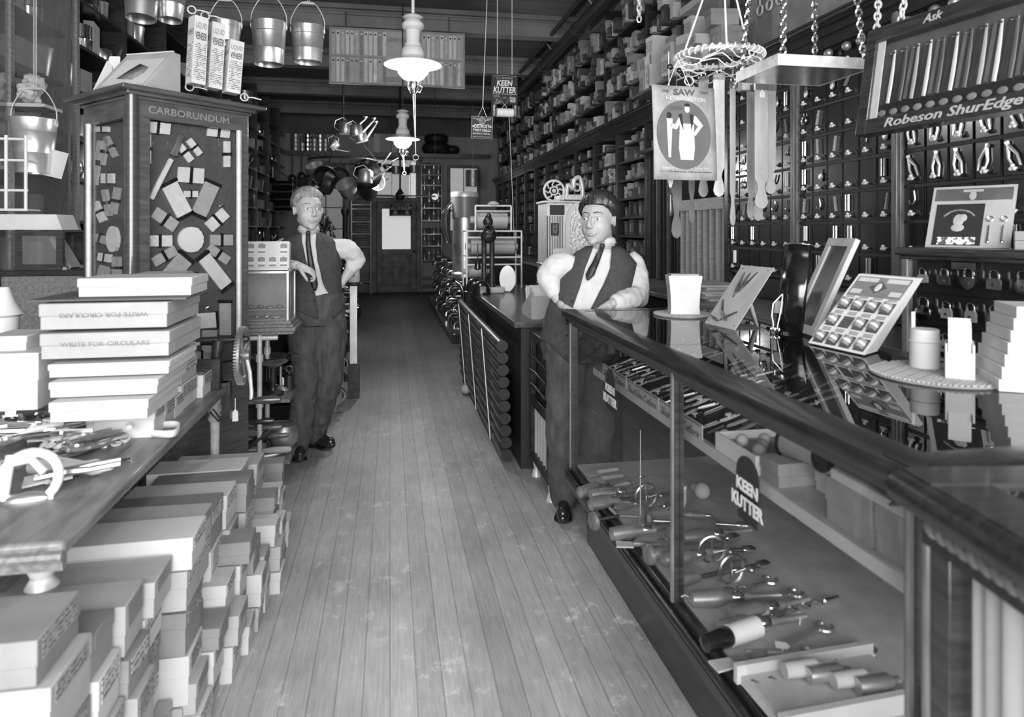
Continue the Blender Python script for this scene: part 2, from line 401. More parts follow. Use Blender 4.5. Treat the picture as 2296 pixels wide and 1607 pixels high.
g = G(); g.bb(BP(612, 0).x, BP(645, 0).x, YW-.02, YW, 0, BP(0, 345).z); struct('trim_10', g, PLASTER)
# high shelf across the back wall
zs = BP(800, 346).z
g = G(); g.bb(BP(645, 0).x, 2.3, YW-.42, YW, zs-.04, zs); g.bb(BP(645, 0).x, 2.3, YW-.44, YW-.4, zs-.08, zs+.005)
hs = tag(ob('wall_shelf', g, W_DARK), 'long dark wooden shelf high across the rear wall', 'shelf')
g = G(); g.bb(-.9, 2.1, YW-.03, YW, zs, zs+.45); struct('trim_11', g, PLASTER)
# dark soffit above
g = G(); g.bb(XL, XR, YW-.04, YW, zs+.45, ZC); struct('trim_12', g, CEIL)
def pot_mesh(r, h, m, lid=False):
    g = G(); g.lathe([(0, 0), (r*.92, 0), (r, .01), (r, h), (r*1.05, h+.004), (r*.97, h), (r*.95, .01)], n=20)
    if lid: g.lathe([(r*1.03, h), (r*.9, h+.02), (r*.3, h+.035), (0, h+.036)], n=20); g.ball((0, 0, h+.05), .018)
    return mesh('pot', g, m)
pm = pot_mesh(.125, .17, GALV)
lab = {0: 'left', 1: 'middle', 2: 'right'}
i = 0
for u, n, mm in ((663, 4, TIN), (678, 2, TIN), (690, 4, STEEL), (705, 3, TIN), (718, 4, GALV), (730, 3, TIN)):
    p = BP(u, 344, .22); z = zs
    for k in range(n):
        r_ = .1; g = G(); hh = .1
        g.lathe([(0, 0), (r_*.95, 0), (r_, .008), (r_, hh), (r_*1.05, hh+.003), (r_*.97, hh), (r_*.94, .01)], n=18)
        o = tag(ob('tin_measure', g, mm, loc=(p.x, p.y, z)), 'tin pot in the %s stack from the left on the rear wall shelf' % ORD[i], 'pot', 'tin pots stacked on the rear shelf')
        z += hh
    i += 1
k = 0
for i in range(7):
    for j in range(5 - (1 if i in (0, 6) else 0)):
        a = BP(832+i*13, 345, .2); g = G(); g.bb(-.066, .066, -.1, .1, 0, .088); k += 1
        tag(ob('carton', g, [CARD1, WHITE, CARD1][i % 3], loc=(a.x, a.y, zs+j*.09)), 'pale carton in the block of cartons on the rear wall shelf', 'box', 'pale cartons stacked on the rear wall shelf')
def pad(u, v, n, lbl, sz=(.24, .12)):
    a = BP(u, v, .33); g = G(); g.torus((0, 0, sz[1]/2), sz[0]-.08, sz[1]/2, n=28, m=12)
    g.T = Matrix(); return tag(ob('rubber_tyre', g, RUB, loc=a), lbl, 'tyre')
pad(978, 344.5, 1, 'black rubber tyre lying under another on the rear wall shelf', (.29, .24))
pad(978, 322, 1, 'smaller black rubber tyre on top of the other on the rear wall shelf', (.26, .2))
pad(1013, 344.5, 1, 'small black rubber roll at the right of the tyres on the rear shelf', (.17, .18))
# narrow paint-can shelving right of the door
a = BP(944, 660); b = BP(988, 352)
def shelf_unit(name, label, x0, x1, y0, y1, z0, z1, rows, m=W_DARK, bays=1, T=.03, back=True, parent=None):
    t = thing(name, label, 'shelf', (x0, y0, z0))
    g = G(); w_ = x1-x0; d_ = y1-y0; h_ = z1-z0
    if abs(w_) > abs(d_):
        for i in range(bays+1): x = w_*i/bays; g = G(); g.bb(x-T/2, x+T/2, 0, d_, 0, h_); ob('upright', g, m, t)
    else:
        for i in range(bays+1): y = d_*i/bays; g = G(); g.bb(0, w_, y-T/2, y+T/2, 0, h_); ob('upright', g, m, t)
    for z in rows: g = G(); g.bb(.004, w_-.004, .005, d_-.005, z-z0-T/2, z-z0+T/2); ob('shelf_board', g, m, t)
    return t
rows = [BP(0, v).z for v in (652, 632, 590, 555, 526, 493, 462, 432, 406, 380, 356)]
shelf_unit('paint_can_shelf', 'narrow dark shelf full of small cans right of the rear door', a.x, b.x, YW-.3, YW-.02, 0, rows[-1]+.02, rows)
cm = G(); cm.lathe([(0, 0), (.042, 0), (.042, .12), (.045, .125), (.04, .13), (0, .13)], n=12)
cms = [mesh('can', cm, [x]) for x in (TIN, CARD2, GALV, CARD3)]
for ri in range(2, 10):
    for i in range(4):
        x = a.x+.07+i*(b.x-a.x-.14)/3
        for kz in range(2 if ri != 4 else 1):
            o = ob('paint_can', cms[(ri*3+i*7+kz) % 4], None, loc=(x, YW-.24, rows[ri]+.016+kz*.131))
            tag(o, 'small can on the %s shelf from the bottom right of the rear door' % ORD[ri-1], 'can', 'small cans on the narrow shelf, %s row' % ORD[ri-1])
# cupboard of folded goods left of the door
a = BP(790, 650); b = BP(832, 425)
rows = [BP(0, v).z for v in (640, 556, 525, 496, 465, 455, 430)]
shelf_unit('folded_goods_shelf', 'dark shelf of folded sacks left of the rear door behind the fair-haired man', a.x, b.x, YW-.35, YW-.02, 0, rows[-1]+.02, rows, W_OAK)
for ri in range(1, 6):
    n = 4 if ri != 4 else 1
    for i in range(n):
        g = G(); h = (rows[ri+1]-rows[ri]-.05)/n; ww = (b.x-a.x-.1)*U(.8, 1); g.tube([(-ww/2, 0, h/2), (-ww/6, .0, h/2+.004), (ww/4, 0, h/2-.004), (ww/2, 0, h/2)], h*.5, 8, fl=3.5, up=(0, 0, 1))
        o = tag(ob('folded_cloth', g, [CARD1, CREAM, CARD2][i % 3], loc=((a.x+b.x)/2, YW-.2, rows[ri]+.02+h*i)), 'folded sack in the %s shelf from the bottom left of the rear door' % ORD[ri-1], 'cloth', 'folded sacks on the shelf left of the door, %s row' % ORD[ri-1])
# WEAR-EVER ALUMINUM sign hung before the door
a = P(873, 484, y=14.9); b = P(926, 456, y=14.9)
t = thing('enamel_sign', 'small black sign reading WEAR-EVER ALUMINUM hanging before the rear door', 'sign', ((a.x+b.x)/2, 14.9, a.z))
W_, H_ = b.x-a.x, b.z-a.z
g = G(); g.bb(-W_/2, W_/2, 0, .01, 0, H_); ob('panel', g, INK, t)
g = G(); 
for x in (-W_/2, W_/2-.008): g.bb(x, x+.008, -.003, .0, 0, H_)
for z in (0, H_-.008): g.bb(-W_/2, W_/2, -.003, 0, z, z+.008)
ob('border', g, CARD1, t)
F = lambda x, z, y=-.004: face((x, y, z), (1, 0, 0), (0, 0, 1))
text('WEAR-EVER', H_*.17, PAPER, t, F(0, H_*.85), wid=W_*.72)
text('ALUMINUM', H_*.3, PAPER, t, F(0, H_*.6), wid=W_*.86, bold=.02)
g = G(); g.bb(-W_*.4, W_*.4, -.002, 0, H_*.05, H_*.12); ob('fine_print', g, PRINTW, t)
g = G()
for x in (-.24, 0, .24): g.lathe([(0, 0), (.035, 0), (.035, .01), (0, .01)], (0, 0, 0), n=16)
g = G()
for x in (-.13, .13):
    g.T = TR(x, -.003, H_*.27) @ RX(PI/2); g.lathe([(.04, 0), (.04, .004), (0, .004)], n=16)
ob('emblem', g, CARD1, t)
g = G(); g.cyl((-W_*.4, 0, H_), (-W_*.4, .02, ZC-a.z), .004, n=6); g.cyl((W_*.4, 0, H_), (W_*.4, .02, ZC-a.z), .004, n=6); ob('hanging_wire', g, IRON, t)
# ceiling fan / light cross seen before the transom
a = P(897, 440, y=12.5)
t = thing('ceiling_fan', 'four-bladed dark ceiling fan hanging in front of the rear door transom', 'fan', (a.x, 12.5, a.z))
g = G(); g.cyl((0, 0, .1), (0, 0, ZC-a.z), .018, n=10); ob('rod', g, IRON, t)
g = G(); g.lathe([(0, -.09), (.05, -.085), (.085, -.03), (.085, .04), (.05, .09), (.02, .14)], n=18); ob('motor_housing', g, IRON, t)
for k in range(4):
    q = k*PI/2+.12; g = G(); g.T = RZ(q); g.tube([(.08, 0, .0), (.16, 0, .01)], .016, 8)
    g.box((.4, 0, .01), (.52, .11, .012), rx=.2); ob('blade', g, TIN, t)
# round lamp bulb right of fan
a = P(975, 441, y=12.8)
t = thing('hanging_bulb', 'round glass bulb hanging before the shelf of small cans', 'lamp', (a.x, 12.8, a.z))
g = G(); g.ball((0, 0, 0), .065); ob('bulb', g, BULB, t)
g = G(); g.cyl((0, 0, .06), (0, 0, .11), .022); ob('socket', g, IRON, t)
g = G(); g.cyl((0, 0, .1), (0, 0, ZC-a.z), .004, n=6); ob('cord', g, IRON, t)
# small pots hung in a row under the shelf before the door transom
for i, (u, v) in enumerate(((868, 378), (888, 382), (909, 384), (928, 380))):
    a = BP(u, v, .5); g = G(); g.lathe([(0, 0), (.09, 0), (.1, .01), (.105, .17), (.11, .175), (.1, .17), (.095, .012)], n=18)
    g.tube([(-.105, 0, .16), (-.08, 0, .26), (0, 0, .3), (.08, 0, .26), (.105, 0, .16)], .005, 6); g.cyl((0, 0, .3), (0, 0, zs-a.z+.1), .003, n=5)
    tag(ob('hanging_pot', g, TIN if i % 2 else IRON, loc=(a.x, a.y, a.z-.08)), '%s from the left of the four pots hanging above the rear door' % ORD[i], 'pot', 'pots hanging above the rear door')
# lantern shades and stove pipes by right window
a = BP(1060, 413, 1.2)
g = G(); g.lathe([(.0, 0), (.16, 0), (.16, .36), (.15, .36), (.15, .01)], n=20); g.cyl((0, 0, .3), (0, 0, ZC-a.z+.05), .004, n=5); g.cyl((-.15, 0, .34), (.15, 0, .34), .004, n=5)
tag(ob('tin_drum', g, TIN, loc=(a.x, a.y, a.z-.05)), 'cylindrical tin drum hanging in front of the right rear window', 'drum')
# =================== RIGHT WALL ===================
XW = 2.5                                                   # shelf fronts
BAYS = [2.05+.85*i for i in range(16)]                     # stiles
# base cupboards with worktop
t = thing('base_cupboard', 'long dark base cupboard with worktop along the right wall under the drawers and box shelves', 'cupboard', (2.02, 1.0, 0))
g = G(); g.bb(0, .9, 0, 14.5, 0, .94); ob('body', g, W_DARKY, t)
g = G(); g.bb(-.04, .9, 0, 14.5, .94, .975); ob('worktop', g, W_MID, t, bev=.006)
# back panel behind shelves
g = G(); g.bb(2.9, 2.945, 1, 15.7, .98, 4.05); struct('trim_13', g, W_BLK)
# ledge dividing lower and upper shelves
g = G(); g.bb(XW-.1, XR-.02, 1.2, 15.7, 2.6, 2.66); g.bb(XW-.06, XR-.02, 1.2, 15.7, 2.56, 2.6); g.cyl((XW-.1, 1.2, 2.63), (XW-.1, 15.7, 2.63), .022, n=10); g.bb(XW-.03, XR-.02, 1.2, 15.7, 2.5, 2.56)
tag(ob('shelf_ledge', g, W_DARKY), 'long dark moulded ledge between lower and upper shelves on the right wall', 'ledge')
# ---- sample drawer cabinets: black bins with trefoil knobs and a sample wired to each front
def trefoil():
    g = G(); g.cyl((0, .0, 0), (-.018, 0, 0), .006, n=8)
    for q in (90, 210, 330): g.ball((-.02, .0085*math.cos(math.radians(q)), .0085*math.sin(math.radians(q))), .0092, 8, 6)
    return mesh('knob', g, ENAM)
KNOB = trefoil()
def smp(k):
    g = G()
    if k == 0:    # pliers
        for s in (1, -1):
            g.tube([(0, .004*s, .035), (0, -.004*s, .01), (0, -.016*s, -.02), (0, -.012*s, -.06)], [.006, .007, .005, .004], 7)
        g.ball((0, 0, .008), (.006, .009, .009), 8, 6); m = GALV
    elif k == 1:  # oval padlock tag
        g.ball((0, 0, -.01), (.006, .022, .028), 14, 8); g.torus((0, 0, .022), .009, .003, 12, 6, RY(PI/2)); m = GALV
    elif k == 2:  # slotted catch
        g.tube([(0, -.006, .04), (0, 0, 0), (0, .006, -.045)], [.012, .011, .012], 8, fl=.5); g.ball((-.006, 0, .01), .007, 8, 6); m = TIN
    elif k == 3:  # two tubes
        g.cyl((0, -.012, -.045), (0, -.012, .045), .006, n=8); g.cyl((0, .014, -.045), (0, .014, .045), .006, n=8); m = STEEL
    elif k == 4:  # hook
        g.tube([(0, 0, .04), (0, .0, .0), (0, .012, -.025), (0, .03, -.02), (0, .034, .0)], .005, 8); m = NICK
    elif k == 5:  # round knob
        g.ball((-.02, 0, .0), .026, 14, 9); g.cyl((0, 0, 0), (-.015, 0, 0), .016, n=12); m = TIN
    else:         # ring / pulley
        g.torus((0, 0, 0), .022, .006, 16, 8, RY(PI/2)); g.cyl((0, 0, .02), (0, 0, .045), .004, n=6); m = NICK
    return mesh('sample', g, m)
SMP = [smp(k) for k in range(7)]
def drawer_mesh(w, h):
    g = G(); g.bb(0, .3, -w/2+.004, w/2-.004, .004, h-.008); g.bb(-.006, 0, -w/2+.008, w/2-.008, .008, h-.014)
    return mesh('drawer', g, BLACK)
RH, Z0 = .172, 1.15
for bi, (y0, bl) in enumerate(((2.05, 'nearest'), (2.9, 'middle'), (3.75, 'farthest'))):
    t = thing('sample_drawer_cabinet', '%s of the three black cabinets of small drawers on the right wall' % bl, 'cabinet', (XW, y0, .98), group='sample drawer cabinets on the right wall')
    g = G(); g.bb(.02, .4, 0, .85, 0, .17); g.bb(.03, .4, 0, .85, .17, 1.52); ob('carcass', g, W_BLK, t)
    g = G(); g.bb(-.03, .03, -.028, .028, .0, 1.55); g.bb(-.045, .02, -.018, .018, 0, 1.55); ob('stile', g, W_OAK, t, bev=.006)
    for r in range(9):
        g = G(); z = Z0-.98+r*RH; g.bb(-.01, .04, .02, .83, z-.012, z+.004); ob('rail', g, W_BLK, t)
    nb = 6; bw = .8/nb; dm = drawer_mesh(bw, RH)
    for r in range(8):
        for c in range(nb):
            o = ob('drawer', dm, None, t, loc=(0, .025+bw*(c+.5), Z0-.98+r*RH))
            k = ob('knob', KNOB, None, o, loc=(-.008, -.0, .035))
            near = y0 < 2.5
            kind = (5 if r == 7 else 0 if (near and r in (3, 4, 5)) else 1 if r == 6 and c % 2 else rnd.choice([2, 3, 4, 6, 1, 2, 4, 99, 99]))
            if r < 2: kind = rnd.choice([3, 99, 3])
            if kind < 9:
                s = ob('sample', SMP[kind], None, o, loc=(-.016, U(-.02, .02), .105)); s.rotation_euler = (U(-.5, .5) if kind in (0, 2, 4) else 0, 0, 0)
                if kind == 0: s.scale = (1.25, 1.25, 1.25)
# fluted pilaster between drawers and slot rack, and further stiles of the box shelves
def stile(y, lbl, z0=.98, z1=2.56, x=XW, w=.05):
    g = G(); g.bb(x-.03, XR-.06, y-w/2, y+w/2, z0, z1); return g
for i, y in enumerate([4.6, 5.45, 6.2, 7.05, 7.9, 8.75, 9.6, 10.45, 11.3, 12.15, 13.0, 13.85, 14.7, 15.5]):
    g = stile(y, ''); tag(ob('shelf_upright', g, W_DARK, bev=.004), 'dark upright dividing the lower right wall shelves, %s from the shop front' % ORD[i], 'upright')
# slot rack with long steel rules
y0, y1 = 4.66, 5.4; z0, z1 = .985, P(1600, 452, x=XW).z
t = thing('slot_rack', 'pale upright slot rack full of long steel rules on the right worktop', 'rack', (XW-.02, y0, z0))
g = G(); H_ = z1-z0; g.bb(.02, .3, 0, y1-y0, 0, .02); g.bb(.28, .3, 0, y1-y0, 0, H_)
for k in range(8):
    y = (y1-y0)*k/7; g.bb(0, .3, y-.008, y+.008, 0, H_-(.0 if k < 5 else .03))
g.bb(0, .3, 0, y1-y0, H_-.02, H_+.03); g.bb(-.01, 0, .0, y1-y0, H_-.06, H_+.03); ob('frame', g, W_PALE, t)
rg = G(); rg.bb(-.002, .002, -.014, .014, 0, H_*.82); rg.m = 1; rg.bb(-.004, .004, -.015, .015, H_*.3, H_*.34); RULE = mesh('steel_rule', rg, [STEEL, ENAM])
for k in range(7):
    for j in range(2):
        o = tag(ob('steel_rule', RULE, None, loc=(XW+.03+.05*j, y0+(y1-y0)*(k+.3+.4*j)/7, z0+.02)), 'long narrow steel rule standing in the pale slot rack', 'ruler', 'steel rules in the slot rack'); o.rotation_euler = (U(-.02, .02), 0, PI/2+U(-.2, .2))
# tall dark slot panels between rack and box shelves
t = thing('tall_slot_cupboard', 'tall dark cupboard with narrow vertical slots behind the saw poster', 'cupboard', (XW, 5.48, .985))
g = G(); g.bb(.25, .4, 0, .68, 0, 1.5); ob('back', g, W_BLK, t)
for k in range(9): g = G(); g.bb(0, .3, .01+k*.082, .025+k*.082, 0, 1.2); ob('partition', g, W_OAK if k in (3, 6) else W_DARK, t)
g = G(); g.bb(-.12, .3, -.02, .7, 1.2, 1.23); ob('top_board', g, W_DARK, t)
for k in range(5):
    g = G(); g.bb(-.1, .1, -.06-k*.004, .06, 0, .012)
    tag(ob('pamphlet', g, [CARD3, CARD2][k % 2], loc=(XW, 5.8, 2.22+k*.013)), '%s from the bottom of dark pamphlets piled beside the saw poster' % ORD[k], 'booklet', 'dark pamphlets piled on the slot cupboard')
for k in range(7):
    g = G(); g.bb(-.14, .14, -.2, .2, 0, .014); o = tag(ob('paper_pad', g, [CREAM, CARD2, CREAM][k % 3], loc=(2.2+U(-.01, .01), 4.3+U(-.01, .01), .976+k*.015)), '%s from the bottom of the grey paper pile behind the dark-haired man' % ORD[k], 'paper', 'grey papers piled on the right worktop'); o.rotation_euler.z = U(-.1, .1)
# ---- box shelves
NB = [0]; stuffg = G(); stuffg.mats = [CARD4, CARD3, CARD2, CARD1, WHITE, PRINTG]
BOXC = {}
def boxmesh(w, h, d, m1, m2):
    g = G(); g.bb(0, d, -w/2, w/2, 0, h); g.m = 1; g.bb(-.002, 0, -w*.36, w*.36, h*.2, h*.75); g.m = 0
    g.bb(-.003, d, -w/2-.002, w/2+.002, h*.82, h+.001); return mesh('stock_box', g, [m1, m2])
dims = [(.06, .1), (.075, .13), (.09, .07), (.1, .15), (.05, .15), (.12, .09), (.07, .05), (.085, .17), (.04, .16)]
def bm(i, k):
    if (i, k) not in BOXC: BOXC[(i, k)] = boxmesh(dims[i][0], dims[i][1], .26, [CARD4, CARD3, CARD2, CARD1, WHITE][k], [CARD3, CARD2, PRINTG, PRINT, PRINT][k])
    return BOXC[(i, k)]
cand = []
def fill(y0, y1, z, hmax, x, bay, row, grp, light=.1):
    y = y0+.03
    while y < y1-.06:
        ok = [i for i in range(len(dims)) if dims[i][1] < hmax-.015]
        i = rnd.choice(ok); w, h = dims[i]
        if y+w > y1-.02: break
        if rnd.random() < .07: y += .06; continue
        zz = z; n = 0; k = rnd.choices(range(5), [.34, .36, .17, light, light*.55])[0]
        while zz+h < z+hmax-.008 and n < 3:
            cand.append((y+w/2, zz, i, k, x+U(-.05, .03), bay, row, grp)); zz += h+.003; n += 1
            if rnd.random() < .25: break
            if rnd.random() < .3: k = rnd.choices(range(5), [.34, .34, .2, light, light*.5])[0]
        y += w+.005
ys = [6.2, 7.05, 7.9, 8.75, 9.6, 10.45, 11.3, 12.15, 13.0, 13.85, 14.7, 15.5]
LR = [.99, 1.19, 1.39, 1.59, 1.79, 1.99, 2.19, 2.37]
for z in LR:
    g = G(); g.bb(XW-.01, 2.9, 6.22, 15.5, z-.022, z)
    tag(ob('shelf_board', g, W_BLK), 'long black shelf board on the lower right wall, %s from the worktop' % ORD[LR.index(z)], 'shelf')
for bi in range(11):
    for ri, z in enumerate(LR): fill(ys[bi]+.03, ys[bi+1]-.03, z, (.195 if ri < 6 else .17 if ri < 7 else .12), XW+.05, bi, ri, 'lower')
UR = [2.665, 3.0, 3.33, 3.66]; XU = 2.52
for i, z in enumerate(UR[1:]):
    g = G(); g.bb(XU+.02, 2.9, 4.6, 15.5, z-.025, z)
    tag(ob('shelf_board', g, W_BLK), 'long black shelf board on the upper right wall, %s above the ledge' % ORD[i], 'shelf')
for i, y in enumerate([4.6, 5.45, 6.3, 7.6, 8.9, 10.2, 11.5, 12.8, 14.1, 15.5]):
    g = G(); g.bb(XU, 2.9, y-.03, y+.03, 2.66, 4.05); tag(ob('shelf_upright', g, W_DARK), 'dark upright dividing the upper right wall shelves, %s from the shop front' % ORD[i], 'upright')
ys2 = [4.6, 5.45, 6.3, 7.6, 8.9, 10.2, 11.5, 12.8, 14.1, 15.5]
for bi in range(1, 9):
    for ri, z in enumerate(UR): fill(ys2[bi]+.04, ys2[bi+1]-.04, z+.001, (.31 if ri < 3 else .3), XU-.02, bi, ri, 'upper', .22)
cand.sort(key=lambda c: c[0]*(1.15 if c[7] == 'lower' else 1))
for n, (y, z, i, k, x, bay, row, grp) in enumerate(cand):
    if n < 285:
        o = ob('stock_box', bm(i, k), None, loc=(x, y, z+.002))
        where = '%s shelf above the %s, %s bay, right wall' % (ORD[row], 'worktop' if grp == 'lower' else 'ledge', ORD[bay])
        tag(o, '%s stock box on the %s' % (['blackish', 'dark', 'mid grey', 'pale grey', 'white'][k], where), 'box', 'stock boxes, %s shade, %s' % (['blackish', 'dark', 'mid grey', 'pale grey', 'white'][k], where))
    else:
        w, h = dims[i]; stuffg.m = k; stuffg.bb(x, x+.26, y-w/2, y+w/2, z+.002, z+h); 
        if i % 2: stuffg.m = 5 if k < 3 else 2; stuffg.bb(x-.002, x, y-w*.33, y+w*.33, z+h*.25, z+h*.75)
o = ob('stock_boxes', stuffg, stuffg.mats); tag(o, 'rows of stock boxes filling the far right wall shelves', 'boxes', kind='stuff')
# upper near bays: pale trays, panels of tools, drawers of balls
t = thing('tool_panel', 'grey board of hanging tools above the ledge beyond the hoop of strops', 'panel', (XU+.1, 4.65, 2.67))
g = G(); g.bb(0, .02, 0, .78, 0, 1.3); ob('board', g, CARD2, t)
for k in range(12):
    g = G(); y = .08+(k % 6)*.12; z = .3+(k//6)*.55; g.tube([(-.012, y, z), (-.012, y+.02, z+.2), (-.012, y+.06, z+.32)], [.008, .011, .006], 7); ob('hanging_tool', g, TIN, t)
t = thing('tool_panel', 'grey board of small hardware above the ledge nearest the shop front', 'panel', (XU+.1, 3.2, 2.67))
g = G(); g.bb(0, .02, 0, 1.35, 0, 1.3); ob('board', g, CARD2, t)
for k in range(20):
    g = G(); y = .08+(k % 10)*.12; z = .35+(k//10)*.5; g.torus((-.015, y, z), .035, .008, 14, 6, RY(PI/2)); g.cyl((-.015, y, z+.03), (-.015, y, z+.13), .006, n=6); ob('hanging_tool', g, PIPEW, t)
g = G(); g.bb(XU-.05, XU+.1, 3.1, 5.4, 3.3, 3.36); tag(ob('shelf_board', g, W_PALE), 'pale wooden shelf edge high on the right wall beside the hanging hoop', 'shelf')
g = G(); g.bb(XU-.3, XU+.1, 4.3, 5.9, 2.665, 2.69); tag(ob('sorting_board', g, W_OAK), 'wooden board laid on the ledge under a heap of pale cartons', 'board')
k = 0
for (y, w, h, d, m) in ((5.85, .16, .22, .2, CARD1), (5.6, .13, .3, .2, WHITE), (5.42, .1, .18, .25, CARD1), (5.25, .12, .24, .2, CARD2), (5.05, .16, .16, .3, CARD1), (4.85, .12, .26, .22, CARD1), (4.62, .2, .12, .25, CARD1), (4.4, .14, .2, .2, CARD2)):
    zz = 2.691
    for q in range(2):
        g = G(); hh = h*(1 if q == 0 else .55); g.bb(-d/2, d/2, -w/2, w/2, 0, hh); g.m = 1; g.bb(-d/2-.002, -d/2, -w*.38, w*.38, hh*.2, hh*.75); g.m = 0; g.bb(-d/2-.003, d/2+.003, -w/2-.003, w/2+.003, hh*.8, hh+.002)
        o = tag(ob('stock_carton', g, [m, PRINT if m == WHITE else PRINTG], loc=(XU-.16+U(-.04, .05), y, zz)), 'carton at the %s of the %s heap from the shop front on the ledge board' % (['bottom', 'top'][q], ORD[7-k]), 'box', 'cartons heaped on the ledge'); o.rotation_euler.z = U(-.3, .3); zz += hh+.004
    k += 1
# =================== PADLOCK CABINET on the worktop, angled ===================
ang = math.radians(16.3)
C0 = V((1.97, 2.26, .977))                                   # far front corner
dirn = V((math.sin(ang), -math.cos(ang), 0))                  # towards the camera
pw = .56; ph = .405
# local: X along the front towards the camera, Y into the cabinet, Z up
M = Matrix(((dirn.x, -dirn.y, 0, C0.x), (dirn.y, dirn.x, 0, C0.y), (0, 0, 1, C0.z), (0, 0, 0, 1)))
t = thing('padlock_cabinet', 'dark wooden cabinet with rows of padlocks hung on its black front', 'cabinet', M=M)
g = G(); g.bb(0, pw, .02, .3, 0, ph-.03); ob('body', g, BLACK, t)
g = G(); g.bb(-.03, pw+.05, -.03, .33, ph-.03, ph); g.bb(-.02, pw+.03, -.015, .3, ph-.045, ph-.03); ob('top', g, W_DARK, t, bev=.006)
for x in (-.0, pw): g = G(); g.bb(x-.012, x+.012, -.012, .3, 0, ph-.04); ob('side_stile', g, W_OAK, t, bev=.003)
for z in (.12, .24): g = G(); g.bb(.012, pw-.012, .008, .022, z-.004, z); ob('rail', g, BLACK, t)
g = G(); g.bb(.17, .25, -.004, .0, ph-.075, ph-.05); ob('label_holder', g, BRASS, t)
def padlock(m, s=1, kind=0, wide=1):
    g = G(); b = .022*s*wide; h = .04*s
    if kind == 0:
        g.prism([(-b, -h), (b, -h), (b*1.05, -h*.3), (b*.8, 0), (-b*.8, 0), (-b*1.05, -h*.3)], .014*s)
    elif kind == 1:
        g.T = TR(0, .007*s, -h*.55) @ RX(PI/2); g.lathe([(0, -.008*s), (.025*s, -.006*s), (.027*s, 0), (.025*s, .006*s), (.01*s, .009*s), (0, .009*s)], n=18); g.T = Matrix()
    else:
        g.prism([(0, -h*1.1), (b*.8, -h*.8), (b*1.15, -h*.3), (b*.7, 0), (-b*.7, 0), (-b*1.15, -h*.3), (-b*.8, -h*.8)], .014*s)
    a = mesh('body', g, m)
    g = G(); r = b*.66; pts = [(-r, .007*s, -.004)]+[(r*math.cos(q), .007*s, .014*s+r*math.sin(q)) for q in [PI-PI*i/8 for i in range(9)]]+[(r, .007*s, -.004)]
    g.tube(pts, .0036*s, 8); c = mesh('shackle', g, NICK)
    g = G(); g.T = TR(0, 0, -h*.55) @ RX(PI/2); g.lathe([(0, 0), (.006*s, 0), (.005*s, .003), (0, .003)], n=10); e = mesh('keyhole_cover', g, IRON if m is not IRON else BRASS)
    return a, c, e
LK = [padlock(TIN, .8, 0), padlock(IRON, .85, 0), padlock(STEEL, 1.05, 2), padlock(BRASS, .95, 0), padlock(STEEL, 1.05, 1), padlock(GALV, .9, 2), padlock(NICK, 1.15, 1), padlock(TIN, .9, 0, .9), padlock(TIN, 1.0, 0, .8)]
plan = [[0, 1, 2, 3, 4, 5], [6, 7, 8, 3, 0, 4], [5, 8, 1, 7, 2, 5]]
nm = {0: 'small dull square', 1: 'small dark square', 2: 'bright shield-shaped', 3: 'brass square', 4: 'bright round', 5: 'dull shield-shaped', 6: 'large nickel round', 7: 'narrow dull', 8: 'tall dull tin'}
for r, row in enumerate(plan):
    for c, k in enumerate(row):
        x = .07+c*.083; z = ph-.1-r*.12
        Mt = M @ TR(x+U(-.004, .004), -.017, z) @ RY(U(-.08, .08))
        q = thing('padlock', '%s padlock, %s along the %s row of the padlock cabinet' % (nm[k], ORD[c], ['top', 'middle', 'bottom'][r]), 'padlock', group='padlocks hung on the cabinet', M=Mt)
        a, b_, e = LK[k]; ob('body', a, None, q); ob('shackle', b_, None, q); ob('keyhole_cover', e, None, q)
        q2 = M @ V((x, -.012, z+.024)); g = G(); g.cyl((0, 0, 0), (0, 0, .001), .001, n=4)
# show card standing on the padlock cabinet
def panelM(bl, br, tl):
    bl, br, tl = V(bl), V(br), V(tl); r = (br-bl); u = (tl-bl); w_ = r.length; r.normalize(); u = u-r*u.dot(r); h_ = u.length; u.normalize(); n = r.cross(u)
    return Matrix(((r.x, u.x, n.x, bl.x), (r.y, u.y, n.y, bl.y), (r.z, u.z, n.z, bl.z), (0, 0, 0, 1))), w_, h_
zt = C0.z+ph
bl = M @ V((.035, .06, ph+.002)); br = M @ V((.30, .12, ph+.002)); tl = M @ V((.065, .17, ph+.235))
Mp, w_, h_ = panelM(bl, br, tl)
t = thing('show_card', 'grey show card with a dark picture panel standing on the padlock cabinet', 'show card', M=Mp)
g = G(); g.bb(0, w_, 0, h_, -.004, 0); ob('board', g, CARD1, t)
g = G(); g.bb(.01, w_-.01, h_*.76, h_*.96, 0, .001); ob('heading_panel', g, CARD3, t)
g = G(); g.bb(w_*.08, w_*.66, .008, h_*.7, 0, .003); ob('picture_panel', g, INK, t)
g = G(); g.T = TR(w_*.37, h_*.36, .003); g.m = 0; g.ball((0, .018, 0), (.018, .026, .002), 14, 8); g.ball((.014, .028, .001), (.014, .016, .002), 14, 8); g.ball((0, -.012, 0), (.022, .016, .002), 14, 8); ob('portrait', g, CARD1, t)
g = G(); g.T = TR(w_*.37, h_*.36, .0032); g.torus((0, 0, 0), h_*.24, .004, 20, 4, a0=.6, a1=2.55); ob('arched_print', g, PRINTG, t)
g = G(); g.bb(w_*.14, w_*.6, h_*.04, h_*.16, .003, .0035); ob('fine_print', g, PRINTW, t)
g = G(); g.ball((w_*.5, h_*.84, .002), (.012, .02, .001), 12, 6); g.bb(w_*.38, w_*.62, h_*.9, h_*.94, .001, .0015); ob('crest', g, CARD1, t)
